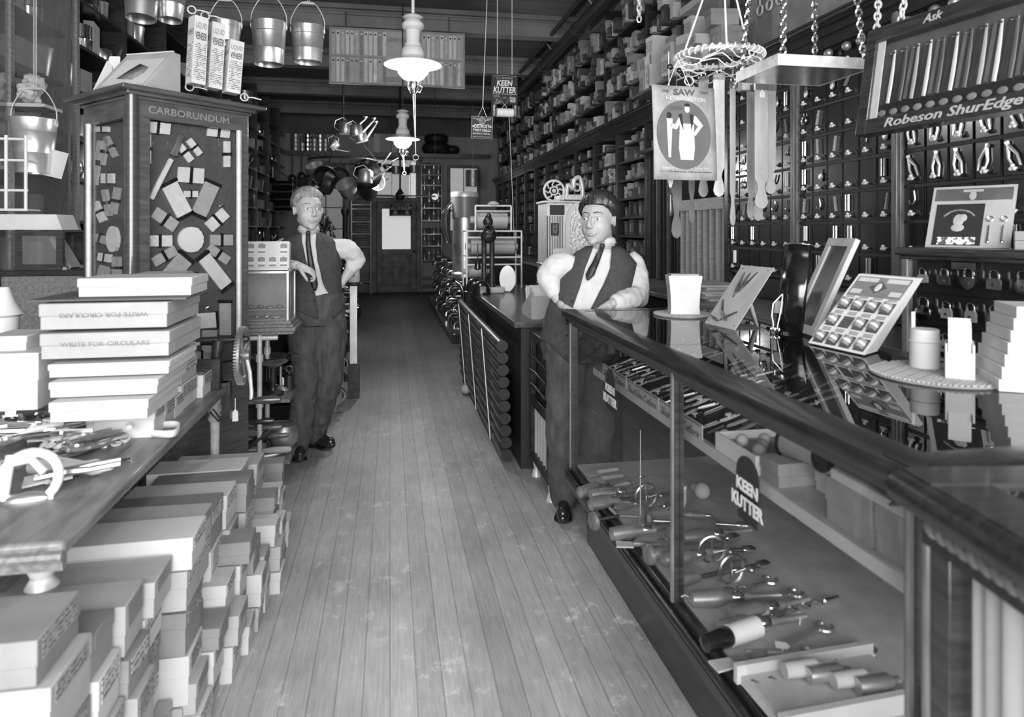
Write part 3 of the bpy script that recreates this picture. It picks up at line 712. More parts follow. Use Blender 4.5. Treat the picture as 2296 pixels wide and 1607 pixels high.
for x in (.74, .9):
    g = G(); g.tube([(w_*x, h_*.12, .004), (w_*x, h_*.35, .004)], [.004, .0025], 8); g.ball((w_*x, h_*.1, .004), (.006, .009, .003), 8, 6); g.torus((w_*x, h_*.45, .004), .01, .002, 12, 6); ob('spoon', g, NICK, t)
for r in range(2):
    for k in range(3):
        g = G(); g.bb(0, .055, 0, .11, 0, .03); g.m = 1; g.bb(-.002, 0, .01, .1, .004, .026)
        Mx = M @ TR(.36+.065*k, .03, ph+.001+r*.032)
        o = ob('small_carton', g, [CARD1, PRINTG]); o.matrix_world = Mx; tag(o, 'small printed carton in the %s row beside the show card, %s from the card' % (['bottom', 'top'][r], ORD[k]), 'box', 'small cartons on the padlock cabinet')
# low cartons along the back of the worktop under the drawers
for k in range(7):
    y = 2.95+k*.11; g = G(); g.bb(0, .14, -.05, .05, 0, .13); g.m = 1; g.bb(-.002, 0, -.04, .04, .02, .1)
    tag(ob('small_carton', g, [CARD2 if k % 2 else CARD1, PRINTG], loc=(2.33, y, .976)), '%s from the padlock cabinet in the row of cartons under the drawers' % ORD[k], 'box', 'cartons on the worktop under the drawers')
# =================== GLASS SHOWCASE (x .84-1.55, y .94-3.05) ===================
CX0, CX1, CY0, CY1, CT = .84, 1.56, .94, 3.05, 1.07
t = thing('showcase', 'long dark glass showcase on the right with KEEN KUTTER decals', 'showcase', (CX0, CY0, 0))
Lx, Ly = CX1-CX0, CY1-CY0
g = G(); g.bb(.06, Lx, .0, Ly-.08, 0, .22); ob('plinth', g, W_DARKY, t)
g = G(); g.bb(0, Lx, 0, Ly, .25, .335); g.bb(-.02, Lx, -.0, Ly+.02, .25, .285); g.cyl((-.012, 0, .3), (-.012, Ly+.01, .3), .014, n=8); g.bb(.012, Lx-.02, .02, Ly-.02, .22, .25); ob('base_frame', g, W_DARKY, t, bev=.004)
g = G(); g.bb(.03, Lx-.03, .03, Ly-.03, .335, .345); ob('deck', g, CREAM, t)
def post(x, y, w=.028):
    g = G(); g.bb(x, x+w, y, y+w, .33, 1.02); g.m = 1; g.cyl((x-.001, y+w/2, .33), (x-.001, y+w/2, 1.02), .008, n=8); return g
for x, y in ((0, Ly-.028), (0, .93), (0, .0), (Lx-.03, 0), (Lx-.03, Ly-.028)): ob('post', post(x, y), [W_DARK, W_OAK], t)
g = G()                                                      # bullnosed top rim
prof = [(-.03, 1.035), (-.035, 1.05), (-.03, 1.066), (-.01, 1.072), (.05, 1.072), (.052, 1.064), (.05, 1.03), (.01, 1.005), (.0, 1.0), (-.005, 1.02)]
for s in (0, 1):
    y0, y1 = -.03, Ly+.03
    vs = []
    if s == 0: vs = [[V((x, y0 if x < 0 else y0+max(0, x), z)) for x, z in prof], [V((x, y1-max(0, x), z)) for x, z in prof]]
    else: vs = [[V((Lx-x, y0, z)) for x, z in prof], [V((Lx-x, y1, z)) for x, z in prof]]
    g.grid(vs, closed=True)
g.grid([[V((x0, Ly-x, z-.0015)) for x, z in prof] for x0 in (-.02, Lx+.02)], closed=True)
g.grid([[V((x0, x, z-.0015)) for x, z in prof] for x0 in (-.02, Lx+.02)], closed=True)
ob('top_rim', g, W_DARKY, t)
g = G(); g.bb(.05, Lx-.05, .05, 1.13, 1.06, 1.068); g.bb(.05, Lx-.05, 1.133, Ly-.05, 1.06, 1.068); ob('top_glass', g, GLASST, t)
g = G(); g.bb(.012, .016, .028, .93, .335, 1.01); g.bb(.012, .016, .958, Ly-.028, .335, 1.01); ob('front_glass', g, GLASS, t)
g = G(); g.bb(.028, Lx-.03, Ly-.016, Ly-.012, .335, 1.01); ob('end_glass', g, GLASS, t)
g = G(); g.bb(Lx-.02, Lx-.012, .03, Ly-.03, .335, 1.02); ob('back_panel', g, W_BLK, t)
SZ = .80; SX = .11                                            # middle shelf height and setback
g = G(); g.bb(SX, Lx-.03, .02, Ly-.03, SZ-.012, SZ); g.m = 1; g.bb(SX-.006, SX, .02, Ly-.03, SZ-.03, SZ+.0); ob('shelf', g, [CREAM, CARD1], t)
for y in (.5, 1.2, 1.9): g = G(); g.bb(SX, Lx-.03, y-.006, y+.006, SZ-.04, SZ-.012); ob('shelf_bracket', g, IRON, t)
# decals on the front glass
for (u0, v0, u1, v1, nm_) in ((1354, 838, 1384, 922, 'far'), (1642, 1035, 1714, 1178, 'near')):
    a = P(u0, v0, x=CX0+.01); b = P(u1, v1, x=CX0+.01); w_ = a.y-b.y; h_ = .145; yc = (a.y+b.y)/2; zc = P((u0+u1)/2, (v0+v1)/2, x=CX0+.01).z
    g = G(); g.T = Matrix(((0, 1, 0, .009), (1, 0, 0, yc-CY0), (0, 0, 1, zc), (0, 0, 0, 1))); r = w_*.36
    g.prism([(-r, -.02), (r, -.02), (r, h_*.28)]+[(r*math.cos(q), h_*.28+r*.9*math.sin(q)) for q in [PI*i/10 for i in range(11)]]+[(-r, h_*.28)], .0012)
    g.prism([(-w_*.3, -h_*.5), (w_*.3, -h_*.5), (w_*.3, -.01), (-w_*.3, -.01)], .0012)
    dcl = ob('decal', g, INK, t)
    F_ = lambda z: face((.0075, yc-CY0, z), (0, -1, 0), (0, 0, 1))
    text('KEEN', h_*.2, PAPER, t, F_(zc+h_*.08), wid=w_*.66, bold=.05, name='decal_lettering', ex=.0006)
    text('KUTTER', h_*.22, PAPER, t, F_(zc-h_*.22), wid=w_*.98, bold=.05, name='decal_lettering', ex=.0006)
# ---- cutlery on the shelf
def tray(y0, y1, m=FELTB):
    g = G(); M_ = TR(CX0+SX+.012, 0, SZ+.001); g.T = M_
    sl = lambda x: .012+x*.28
    g.grid([[V((0, y0, sl(0))), V((.52, y0, sl(.52)))], [V((0, y1, sl(0))), V((.52, y1, sl(.52)))]])
    g.add([(0, y0, 0), (.52, y0, 0), (.52, y0, sl(.52)), (0, y0, sl(0)), (0, y1, 0), (.52, y1, 0), (.52, y1, sl(.52)), (0, y1, sl(0))], [(0, 1, 2, 3), (4, 7, 6, 5), (0, 4, 5, 1), (0, 3, 7, 4), (1, 5, 6, 2)])
    return g
kn = []
def knife(m, s):
    g = G(); g.prism([(-.04*s, -.003), (-.02*s, -.008), (.02*s, -.007), (.042*s, -.003), (.04*s, .005), (.0, .0085), (-.038*s, .006)], .008, RX(-PI/2)); a = mesh('handle', g, m)
    g = G(); g.prism([(-.035*s, .004), (.03*s, .004), (.034*s, .011), (-.03*s, .009)], .003, TR(0, 0, .002) @ RX(-PI/2)); b = mesh('blade', g, NICK); return a, b
KN = [knife(m, s) for m, s in ((W_BLK, 1), (ENAM, .9), (CARD2, 1.1), (IRON, .95), (CARD1, 1.0))]
ti = 0
for (y0, y1) in ((2.52, 2.98), (2.04, 2.50), (1.84, 2.02)):
    tr = tag(ob('display_tray', tray(y0, y1), FELTB), 'sloping black felt tray of pocket knives, %s from the far end of the showcase' % ORD[ti], 'tray', 'knife trays in the showcase')
    n = int((y1-y0)/.052)
    for i in range(n):
        for j in range(7):
            k = rnd.randrange(5); x = .04+j*.07; y = y0+.03+i*.052
            M_ = TR(CX0+SX+.012+x, y, SZ+.0145+x*.28) @ RY(-math.atan(.28)) @ RZ(U(-.25, .25)+ (0 if j % 2 else .1))
            q = thing('pocket_knife', 'folding knife on the %s black showcase tray from the far end, %s row up' % (ORD[ti], ORD[j]), 'knife', group='pocket knives, tray %d, row %d' % (ti+1, j+1), M=M_)
            ob('handle', KN[k][0], None, q); ob('blade', KN[k][1], None, q)
            if (i+j) % 3 == 0:
                g = G(); g.cyl((0, 0, 0), (0, 0, .012), .002, n=6); g.lathe([(0, .012), (.011, .012), (.011, .014), (0, .014)], n=10); ob('price_disc', g, ENAM, q)
    ti += 1
for i, (y0, y1) in enumerate(((2.89, 2.99), (2.58, 2.88), (2.25, 2.57), (1.91, 2.24))):
    q = thing('shelf_sign', 'pale strip sign reading ShurEdge Cutlery on the showcase shelf, %s from the far end' % ORD[i], 'sign', (CX0+SX, (y0+y1)/2, SZ+.002), group='ShurEdge Cutlery strip signs') if i else thing('shelf_sign', 'blank dark strip at the far end of the showcase shelf edge', 'sign', (CX0+SX, (y0+y1)/2, SZ+.002))
    g = G(); g.bb(-.004, 0, -(y1-y0)/2, (y1-y0)/2, -.03, .045); ob('card', g, CARD1 if i else CARD3, q)
    if i:
        text('ShurEdge Cutlery', .03, CARD3, q, face((-.005, 0, .008), (0, -1, 0), (0, 0, 1)), wid=(y1-y0)*.9, shear=.25)
        g = G()
        for z in (-.025, .04): g.bb(-.005, -.004, -(y1-y0)/2+.006, (y1-y0)/2-.006, z-.001, z+.001)
        ob('border', g, CARD3, q)
q['label'] = 'pale strip sign reading ShurEdge Cutlery, the nearest one on the showcase shelf'
# nearer half of the shelf: open boxes with shears, tape rolls, cartons
def openbox(name, lbl, y, x, w, d, h, m, mi, rz=0, cat='box', z=SZ+.001, grp=None):
    q = thing(name, lbl, cat, (x, y, z), rz, grp)
    g = G(); T = .005; g.bb(-d/2, d/2, -w/2, w/2, 0, T); g.bb(-d/2, -d/2+T, -w/2, w/2, 0, h); g.bb(d/2-T, d/2, -w/2, w/2, 0, h); g.bb(-d/2, d/2, -w/2, -w/2+T, 0, h); g.bb(-d/2, d/2, w/2-T, w/2, 0, h); ob('box', g, m, q)
    g = G(); g.bb(-d/2+T, d/2-T, -w/2+T, w/2-T, T, h*.55); ob('lining', g, mi, q); return q
openbox('open_carton', 'white open box of corks and brushes on the showcase shelf beside the strip signs', 1.72, CX0+SX+.1, .22, .2, .05, WHITE, CARD2)
openbox('open_carton', 'white open box with a folding magnifier on the showcase shelf', 1.7, CX0+SX+.34, .2, .2, .04, WHITE, CARD1)
for i in range(9):
    g = G(); g.ball((0, 0, 0), (U(.014, .022),)*3, 10, 7); tag(ob('sponge_ball', g, [CARD2, CARD1][i % 2], loc=(CX0+SX+.04+.035*(i % 5), 1.66+.05*(i//5)+.04*(i % 2), SZ+.048)), 'small grey ball in the white open box on the showcase shelf', 'ball', 'grey balls in the white open box')
for i, (y, x) in enumerate(((1.53, .38), (1.45, .24))):
    q = thing('magnifier', '%s round magnifying glass lying on the showcase shelf' % ['farther', 'nearer'][i], 'magnifier', (CX0+SX+x-.05, y, SZ+.012), .5+i)
    g = G(); g.torus((0, 0, 0), .045, .005, 24, 8); ob('rim', g, NICK, q); g = G(); g.lathe([(0, -.002), (.043, -.001), (.043, .001), (0, .003)], n=20); ob('lens', g, GLASS, q); g = G(); g.cyl((.045, 0, 0), (.13, 0, 0), .007, .009); ob('handle', g, BLACK, q)
def carton(name, lbl, x, y, z, w, d, h, m, rz=0, grp=None, lm=None, cat='box'):
    """w along y, d along x; body and lid"""
    q = thing(name, lbl, cat, (x, y, z), rz, grp); g = G(); g.bb(-d/2, d/2, -w/2, w/2, 0, h*.7); ob('body', g, m, q)
    g = G(); g.bb(-d/2-.003, d/2+.003, -w/2-.003, w/2+.003, h*.45, h); ob('lid', g, m, q, bev=.002)
    if lm: g = G(); g.bb(-d/2-.005, -d/2-.003, -w*.36, w*.36, h*.52, h*.92); ob('label', g, lm, q)
    return q
carton('carton', 'grey carton with dark lid on the showcase shelf below the magnifiers', CX0+SX+.07, 1.56, SZ+.001, .08, .12, .06, CARD2)
q = thing('tape_roll', 'dark roll lying on its side on the showcase shelf, left of two', 'roll', (P(1846, 1012, z=.9).x, P(1846, 1012, z=.9).y, SZ+.092), .25)
for i in range(2):
    if i: q = thing('tape_roll', 'dark roll with nickel hub on the showcase shelf, right of two', 'roll', (P(1925, 1018, z=.9).x, P(1925, 1018, z=.9).y, SZ+.092), .25)
    g = G(); g.cyl((0, -.0, 0), (0, .11, 0), .036, n=20); ob('sleeve', g, CARD2 if i == 0 else CARD1, q)
    g = G(); g.cyl((0, -.006, 0), (0, 0, 0), .043, n=20); g.cyl((0, .11, 0), (0, .116, 0), .043, n=20); ob('flange', g, BLACK, q)
    g = G(); g.cyl((0, -.014, 0), (0, -.006, 0), .009, n=12); ob('hub', g, NICK, q)
for i, (x, y, w, d, h, m, l) in enumerate(((.2, 1.42, .16, .2, .048, CARD1, 'pale carton under the two dark rolls'), (.09, 1.27, .14, .15, .1, CARD2, 'grey carton at the shelf edge nearest the showcase corner, left one'), (.09, 1.12, .13, .15, .1, CARD2, 'grey carton at the shelf edge nearest the showcase corner, right one'))):
    carton('carton', l+' on the showcase shelf', CX0+SX+x, y, SZ+.001, w, d, h, m)
g = G(); g.bb(-.09, .09, -.13, .13, 0, .02); tag(ob('tray', g, CARD1, loc=(CX0+SX+.1, 1.19, SZ+.102)), 'pale tray lying across the two grey cartons at the near end of the shelf', 'tray')
for i in range(4):
    g = G(); g.tube([(-.05, 0, 0), (-.01, .0, .004), (.05, .0, .0)], [.003, .008, .004], 8); tag(ob('shears', g, NICK if i % 2 else IRON, loc=(CX0+SX+.04+.03*i, 1.12+.04*i, SZ+.124)), 'small tool on the pale tray in the showcase, %s from the front' % ORD[i], 'tool', 'small tools on the shelf tray')
g = G(); g.tube([(0, .12, 0), (0, -.12, 0)], .011, 12); g.T = TR(0, 0, 0); tag(ob('folding_rule_roll', g, BLACK, loc=(CX0+SX+.0+.03, 1.19, SZ+.135)), 'long black rolled case lying on the near cartons of the showcase shelf', 'case')
# ---- tools on the deck
DZ = .346
def deck(u, v): p = P(u, v, z=DZ); return p
def put(name, lbl, cat, u, v, rz, parts, grp=None, h=0):
    p = deck(u, v); q = thing(name, lbl, cat, (p.x, p.y, DZ+h), rz, grp)
    for nme, g, m in parts: ob(nme, g, m, q)
    return q
def hand_drill():
    g1 = G(); g1.cyl((-.12, 0, .03), (.1, 0, .03), .007); g2 = G(); g2.lathe([(0, -.11), (.016, -.1), (.02, -.05), (.013, 0), (0, .0)], n=14); g2.T = Matrix()
    h = G(); h.T = TR(-.12, 0, .03) @ RY(PI/2); h.lathe([(0, -.1), (.015, -.095), (.02, -.06), (.014, -.01), (.012, 0), (0, 0)], n=14)
    w = G(); w.T = TR(-.01, -.012, .04) @ RX(PI/2); w.torus((0, 0, 0), .045, .006, 28, 8)
    for k in range(4): w.cyl((0, 0, 0), (.045*math.cos(k*PI/2), .045*math.sin(k*PI/2), 0), .004, n=6)
    c = G(); c.T = TR(.1, 0, .03) @ RY(PI/2); c.lathe([(0, 0), (.013, 0), (.014, .03), (.006, .045), (0, .045)], n=14)
    k = G(); k.tube([(-.01, -.03, .04), (.03, -.035, .05)], .004, 8); k.ball((.035, -.05, .05), .012)
    return [('frame', g1, IRON), ('handle', h, W_OAK), ('gear_wheel', w, STEEL), ('chuck', c, NICK), ('crank', k, BRASS)]
def brace():
    g = G(); g.tube([(-.17, 0, .02), (-.08, 0, .02), (-.07, .07, .02), (.05, .07, .02), (.06, 0, .02), (.13, 0, .02)], .007, 10)
    h = G(); h.T = TR(-.17, 0, .02) @ RY(-PI/2); h.lathe([(.01, 0), (.034, .012), (.03, .026), (0, .032)], n=18)
    m = G(); m.T = TR(-.05, .07, .02) @ RY(PI/2); m.lathe([(.01, 0), (.015, .02), (.015, .06), (.01, .08)], n=14)
    c = G(); c.T = TR(.13, 0, .02) @ RY(PI/2); c.lathe([(.012, 0), (.015, .02), (.014, .04), (.007, .055), (0, .055)], n=14)
    return [('crank_rod', g, STEEL), ('head_knob', h, W_OAK), ('grip', m, W_OAK), ('chuck', c, NICK)]
def pushdrill():
    g = G(); g.T = RY(PI/2); g.lathe([(0, -.13), (.022, -.12), (.026, -.05), (.02, -.02), (.013, -.01), (.013, .05), (.008, .06), (.007, .15), (0, .155)], n=16, c=(-.028, 0, 0))
    c = G(); c.T = TR(0, 0, .028) @ RY(PI/2); c.lathe([(.014, .0), (.016, .004), (.016, .03), (.014, .034)], n=16)
    return [('barrel', g, TIN), ('collar', c, NICK)]
def chisels(m=PIPEW):
    g = G(); g.T = RZ(0); g.cyl((-.06, 0, .012), (.04, 0, .012), .011, .008, n=10); b = G(); b.prism([(-.06, -.018), (-.06, .018), (-.12, .022), (-.12, -.022)], .005, TR(0, 0, .009) @ RX(-PI/2)); return [('handle', g, m), ('blade', b, PALEM)]
PALEM = CARD1
put('mallet', 'pale flat-headed wooden brush at the far end of the showcase deck, topmost', 'brush', 1368, 1060, .2, chisels())
put('mallet', 'pale flat-headed wooden brush at the far end of the showcase deck, middle', 'brush', 1378, 1075, .15, chisels())
put('mallet', 'pale flat-headed wooden brush at the far end of the showcase deck, lowest', 'brush', 1392, 1092, .1, chisels())
put('push_drill', 'nickel push drill lying behind the glass near the far post', 'drill', 1385, 1118, .1, pushdrill())
put('push_drill', 'dull push drill lying in front of the others by the left showcase pane', 'drill', 1440, 1205, .1, pushdrill())
put('push_drill', 'large dull-barrelled drill lying in the middle of the near pane', 'drill', 1720, 1385, .15, pushdrill())
put('push_drill', 'dark push drill with white label band near the bottom of the near pane', 'drill', 1660, 1440, .25, [('barrel', pushdrill()[0][1], BLACK), ('label', (lambda g: (setattr(g, 'T', TR(.02, 0, .028) @ RY(PI/2)), g.lathe([(.027, -.06), (.0275, -.06), (.0275, .04), (.027, .04)], n=16), g)[2])(G()), PAPER)])
put('bit_brace', 'bit brace with round crank lying behind the left showcase pane', 'brace', 1425, 1160, .25, brace())
put('bit_brace', 'bit brace lying at the foot of the middle showcase post, right side', 'brace', 1560, 1235, .2, brace())
put('bit_brace', 'bit brace lying crosswise farther back on the showcase deck', 'brace', 1570, 1185, -.3, brace())
put('hand_drill', 'hand drill with gear wheel lying below the middle of the near pane', 'drill', 1640, 1300, .15, hand_drill())
put('hand_drill', 'hand drill with gear wheel standing beside the long brace in the near pane', 'drill', 1600, 1255, -.1, hand_drill())
put('hand_drill', 'hand drill with spoked wheel lying by the nickel push drill', 'drill', 1450, 1130, .1, hand_drill())
for i, (u, v, r) in enumerate(((1574, 1118, .033), (1557, 1100, .016), (1508, 1215, .028), (1515, 1275, .028))):
    g = G(); g.ball((0, 0, r), r, 18, 12); p = deck(u, v); tag(ob('wooden_ball', g, [CARD1, CARD1, W_OAK, W_OAK][i], loc=(p.x, p.y, DZ)), ['pale round wooden ball on the showcase deck', 'small pale ball beside the larger one on the showcase deck', 'dark round wooden knob behind the middle post', 'dark round wooden knob at the foot of the middle post'][i], 'ball')
# upright spiral rod with cross handle
p = deck(1436, 1190)
q = thing('measuring_rod', 'thin upright steel rod with a small cross handle in the left showcase pane', 'rod', (p.x, p.y, DZ))
g = G(); g.cyl((0, 0, .0), (0, 0, .37), .004, .0015, n=8); ob('rod', g, STEEL, q)
g = G(); g.cyl((-.018, 0, .2), (.018, 0, .2), .0035, n=8); g.ball((0, 0, .2), .007); ob('cross_handle', g, NICK, q)
# upright brush / awl with label
p = deck(1532, 1165); q = thing('glue_brush', 'brush with a pale labelled handle standing on the showcase deck', 'brush', (p.x, p.y, DZ), 0)
g = G(); g.cyl((0, 0, .0), (0, 0, .06), .002, n=6); g.m = 1; g.cyl((0, 0, .05), (0, 0, .075), .006, .013, n=12); g.cyl((0, 0, .075), (0, 0, .12), .013, n=12); ob('handle', g, [NICK, CARD1], q); g = G(); g.cyl((0, 0, .12), (0, 0, .13), .0135, n=12); ob('label', g, PAPER, q)
# tagged pliers, wrenches, augers, trays in the nearer deck
def auger():
    g = G(); pts = [(-.12+.01*i, .008*math.cos(i*1.3), .012+.008*math.sin(i*1.3)) for i in range(25)]; g.tube(pts, .0045, 6); h = G(); h.cyl((.12, 0, .012), (.17, 0, .012), .006); return [('twist', g, STEEL), ('shank', h, STEEL)]
def wrench():
    g = G(); g.tube([(-.09, 0, .01), (.05, 0, .01)], [.009, .007], 8); g.T = TR(.07, 0, .01) @ RZ(.4); g.torus((0, 0, 0), .02, .007, 16, 8, a0=.6, a1=5.7); return [('wrench_body', g, GALV)]
def price_tag():
    g = G(); g.prism([(-.018, -.012), (.01, -.012), (.018, 0), (.01, .012), (-.018, .012)], .001, RX(-PI/2)); return g
names = [('auger_bit', 'twisted auger bit', 'bit', auger), ('wrench', 'open-ended wrench', 'wrench', wrench), ('chisel', 'dark-handled chisel', 'chisel', lambda: chisels(W_OAK)), ('push_drill', 'slim push drill', 'drill', pushdrill)]
spots = [(1545, 1210, .1), (1600, 1215, .05), (1560, 1262, .1), (1620, 1240, -.2), (1650, 1270, .15), (1690, 1320, .3), (1740, 1345, .1), (1780, 1375, .2), (1610, 1335, .1), (1640, 1360, -.1), (1700, 1420, .05), (1760, 1400, .0), (1690, 1480, .12), (1750, 1470, -.2), (1810, 1430, .3), (1840, 1500, .1), (1780, 1530, .05), (1380, 1135, .3), (1350, 1105, .4), (1480, 1180, .1), (1460, 1228, -.3), (1900, 1480, .2)]
for i, (u, v, r) in enumerate(spots):
    n_, l_, c_, f_ = names[(i*3+i//2) % 4]; put(n_, '%s on the showcase deck, %s of the loose tools towards the viewer' % (l_, ORD[i] if i < 20 else ['twenty-first', 'twenty-second'][i-20]), c_, u, v, r, f_(), 'loose tools on the showcase deck')
for i, (u, v) in enumerate(((1795, 1402), (1755, 1472), (1712, 1395))):
    p = deck(u, v); o = ob('price_tag', price_tag(), PAPER, loc=(p.x, p.y, DZ+.03)); o.rotation_euler = (.1, 0, U(-.5, .5)); tag(o, ['white price tag beside the chain of the large drill', 'white pointed price tag below the dark push drill', 'small white price tag against the large drill'][i], 'price tag')
    g = G(); g.cyl((0, 0, -.03), (0, 0, -.001), .002, n=5); ob('string', g, ROPE, o)
q = put('tray', 'pale tray with bottles at the near end of the showcase deck', 'tray', 1800, 1560, .05, [])
g = G(); g.bb(-.12, .25, -.1, .08, 0, .02); ob('base', g, CREAM, q)
g = G(); g.bb(-.13, .26, .07, .085, 0, .045); g.bb(-.13, .26, -.105, -.09, 0, .045); ob('side', g, CARD1, q)
for i in range(4):
    p = deck(1800+i*55, 1535+i*12); g = G(); g.T = RY(PI/2); g.lathe([(0, -.05), (.018, -.05), (.02, .03), (.01, .045), (.01, .06), (0, .06)], n=14, c=(-.02, 0, 0)); tag(ob('bottle', g, [CARD1, GALV][i % 2], loc=(p.x, p.y, DZ+.021)), '%s from the left of the bottles lying in the near tray of the showcase' % ORD[i], 'bottle', 'bottles in the near tray')

# =================== ANGLED SECOND CASE at the lower right ===================
a2 = math.radians(8.75); d2 = V((-math.sin(a2), -math.cos(a2), 0))
M2 = Matrix(((d2.x, -d2.y, 0, CX0-.02), (d2.y, d2.x, 0, CY0-.045), (0, 0, 1, 0), (0, 0, 0, 1)))   # X along the front towards the viewer, Y inwards
t = thing('angled_showcase', 'nearer dark showcase at the lower right with rope moulding and a pale pleated curtain', 'showcase', M=M2)
g = G(); g.bb(-.0, 1.0, .0, .62, 0, .25); ob('plinth', g, W_DARKY, t)
g = G(); g.bb(0, .045, 0, .05, .25, 1.0); g.m = 1; g.cyl((-.004, .0, .25), (-.004, .0, 1.0), .008, n=10); ob('corner_post', g, [W_DARK, W_OAK], t, bev=.004)
g = G(); g.bb(-.02, 1.0, -.03, .06, 1.02, 1.075); g.cyl((-.02, -.03, 1.047), (1.0, -.03, 1.047), .027, n=12); g.bb(0, 1., -.010, .03, .968, 1.02); g.bb(-.02, .05, -.03, .65, 1.02, 1.075); g.bb(0, 1, .6, .65, 1.02, 1.075); ob('top_rim', g, W_DARKY, t)
g = G(); 
for i in range(44): g.ball((.03+i*.022, -.018, 1.0), (.016, .008, .009), 8, 5, RY(.6).to_3x3())
ob('rope_moulding', g, W_OAK, t)
g = G(); g.bb(.05, 1., .06, .6, 1.062, 1.07); ob('top_glass', g, GLASST, t)
g = G(); g.bb(.045, 1, .02, .024, .25, .968); ob('front_glass', g, GLASS, t)
g = G(); rows = []
for z in (.26, .966):
    rows.append([V((.045+i*.005, .036+.006*math.sin(i*.75)+.004*math.sin(i*.3), z)) for i in range(180)])
g.grid(rows); ob('curtain', g, WHITE, t, solid=.003)

# =================== THINGS ON THE SHOWCASE TOP ===================
TZ = 1.0735
def top(u, v, dz=0): return P(u, v, z=TZ+dz)
TZG = 1.0685
def disc(u, v, r, lbl, zz=TZG):
    p = P(u, v, z=zz); q = thing('counter_mat', lbl, 'mat', (p.x, p.y, zz)); g = G(); g.lathe([(0, 0), (r, 0), (r+.003, .003), (r, .006), (0, .006)], n=48); ob('disc', g, CARD2, q)
    g = G()
    for i in range(-14, 15):
        y = i*r/15; w_ = math.sqrt(max(0, r*r-y*y))*.97; g.bb(-w_, w_, y-.0022, y+.0022, .006, .0095)
    ob('rib', g, CARD1, q)
    q.rotation_euler.z = .5; return q, p
q, p = disc(1530, 706, .125, 'round grey ribbed mat under the white paper packet near the dark-haired man')
q = thing('paper_packet', 'tall white paper packet standing on a ribbed mat by the dark-haired man', 'packet', (p.x, p.y-.01, TZG+.0095), -.25)
g = G(); rows = []
for z, s in ((0, .93), (.03, .9), (.09, .94), (.13, .99), (.165, 1.07), (.17, 1.05)):
    rows.append([V((x*.068*s, y*.05*s, z)) for x, y in ((-1, -1), (-.3, -1.02), (.3, -.98), (1, -1), (1, 0), (1, 1), (0, 1), (-1, 1), (-1, 0))])
g.grid(rows, closed=True); k = len(g.v); g.f.append(list(range(k-9, k))); g.f.append(list(range(9))[::-1]); g.mi += [0, 0]; ob('bag', g, WHITE, q)
g = G(); g.bb(-.06, .06, -.04, .04, .17, .176); ob('folded_top', g, CARD1, q)
# plier card on easel back
bl = P(1580, 724, z=TZG+.001); br = P(1647, 740, z=TZG+.001); tl = P(1634, 592, y=bl.y+.11)
Mp, w_, h_ = panelM(bl, br, tl)
t = thing('plier_card', 'grey easel card with small pliers and knives wired in a fan on the showcase top', 'show card', M=Mp)
g = G(); g.bb(0, w_, 0, h_, -.003, 0); ob('board', g, CARD1, t)
for i, (x, y, q, s) in enumerate(((.45, .78, 1.45, 1.1), (.3, .8, 1.7, .9), (.62, .82, 1.15, 1.0), (.2, .35, 2.2, .8), (.35, .22, 2.6, .8), (.7, .22, .6, .8), (.12, .12, 2.9, .7))):
    g = G(); g.T = TR(w_*x, h_*y, .004) @ RZ(q) @ Matrix.Scale(s, 4)
    for e in (1, -1): g.tube([(.025, 0, 0), (0, .0, 0), (-.05, .006*e, 0), (-.085, .002*e, 0)], [.004, .006, .003, .002], 6)
    ob('small_tool', g, NICK if i < 3 else BRASS, t)
for x, y in ((.08, .06), (.92, .06), (.12, .95), (.88, .95)):
    g = G(); g.ball((w_*x, h_*y, 0), (.004, .004, .003), 8, 5); ob('rivet', g, NICK, t)
lg = G(); b2 = P(1697, 732, z=TZG); Mi = Mp.inverted(); pB = Mi @ b2; lg.add([tuple(Mi @ (bl*.3+br*.7+V((0, 0, .14))+V((.03, .06, 0)))), tuple(Mi @ (br+V((.035, .045, 0)))), tuple(pB), tuple(Mi @ (b2+V((-.015, -.02, 0.001))))], [(0, 1, 2, 3)]); 
g = G(); T0 = Mi @ (Mp @ V((w_*.55, h_*.62, -.004))); g.add([tuple(T0+V((-.02, 0, 0))), tuple(T0+V((.02, 0, 0))), tuple(pB+V((.012, 0, 0))), tuple(pB+V((-.012, 0, 0)))], [(0, 1, 2, 3)]); ob('easel_strut', g, CARD1, t, solid=.003)
g = G(); p = P(1625, 735, z=TZG); g.lathe([(0, 0), (.1, 0), (.1, .0009), (0, .0009)], n=32); tag(ob('dark_mat', g, CARD3, loc=(p.x+.05, p.y+.03, TZG)), 'flat dark mat under the easel card on the showcase top', 'mat')
# strop / toaster frame display
bl = P(1800, 748, z=TZG+.001); br = P(1838, 742, z=TZG+.001); 
t = thing('framed_panel', 'pale wooden frame leaning on the showcase top behind the dark sheet', 'frame', M=panelM(P(1768, 735, z=TZG+.01), P(1822, 752, z=TZG+.01), P(1805, 532, y=P(1768, 735, z=TZG).y+.1))[0])
_, w_, h_ = panelM(P(1768, 735, z=TZG+.01), P(1822, 752, z=TZG+.01), P(1805, 532, y=P(1768, 735, z=TZG).y+.1))
g = G()
for x in (0, w_-.03): g.bb(x, x+.03, 0, h_, -.018, 0)
g.bb(0, w_, h_-.03, h_, -.018, 0); g.bb(0, w_, 0, .03, -.018, 0); ob('frame', g, W_PALE, t, bev=.002)
g = G(); g.bb(.03, w_-.03, .03, h_-.03, -.012, -.008); ob('panel', g, BLACK, t)
t = thing('toaster_sheet', 'glossy dark bent metal sheet with a bright vertical streak standing on the showcase top', 'metal sheet', M=panelM(P(1738, 742, z=TZG+.002), P(1800, 750, z=TZG+.002), P(1752, 548, y=P(1738, 742, z=TZG).y+.03))[0])
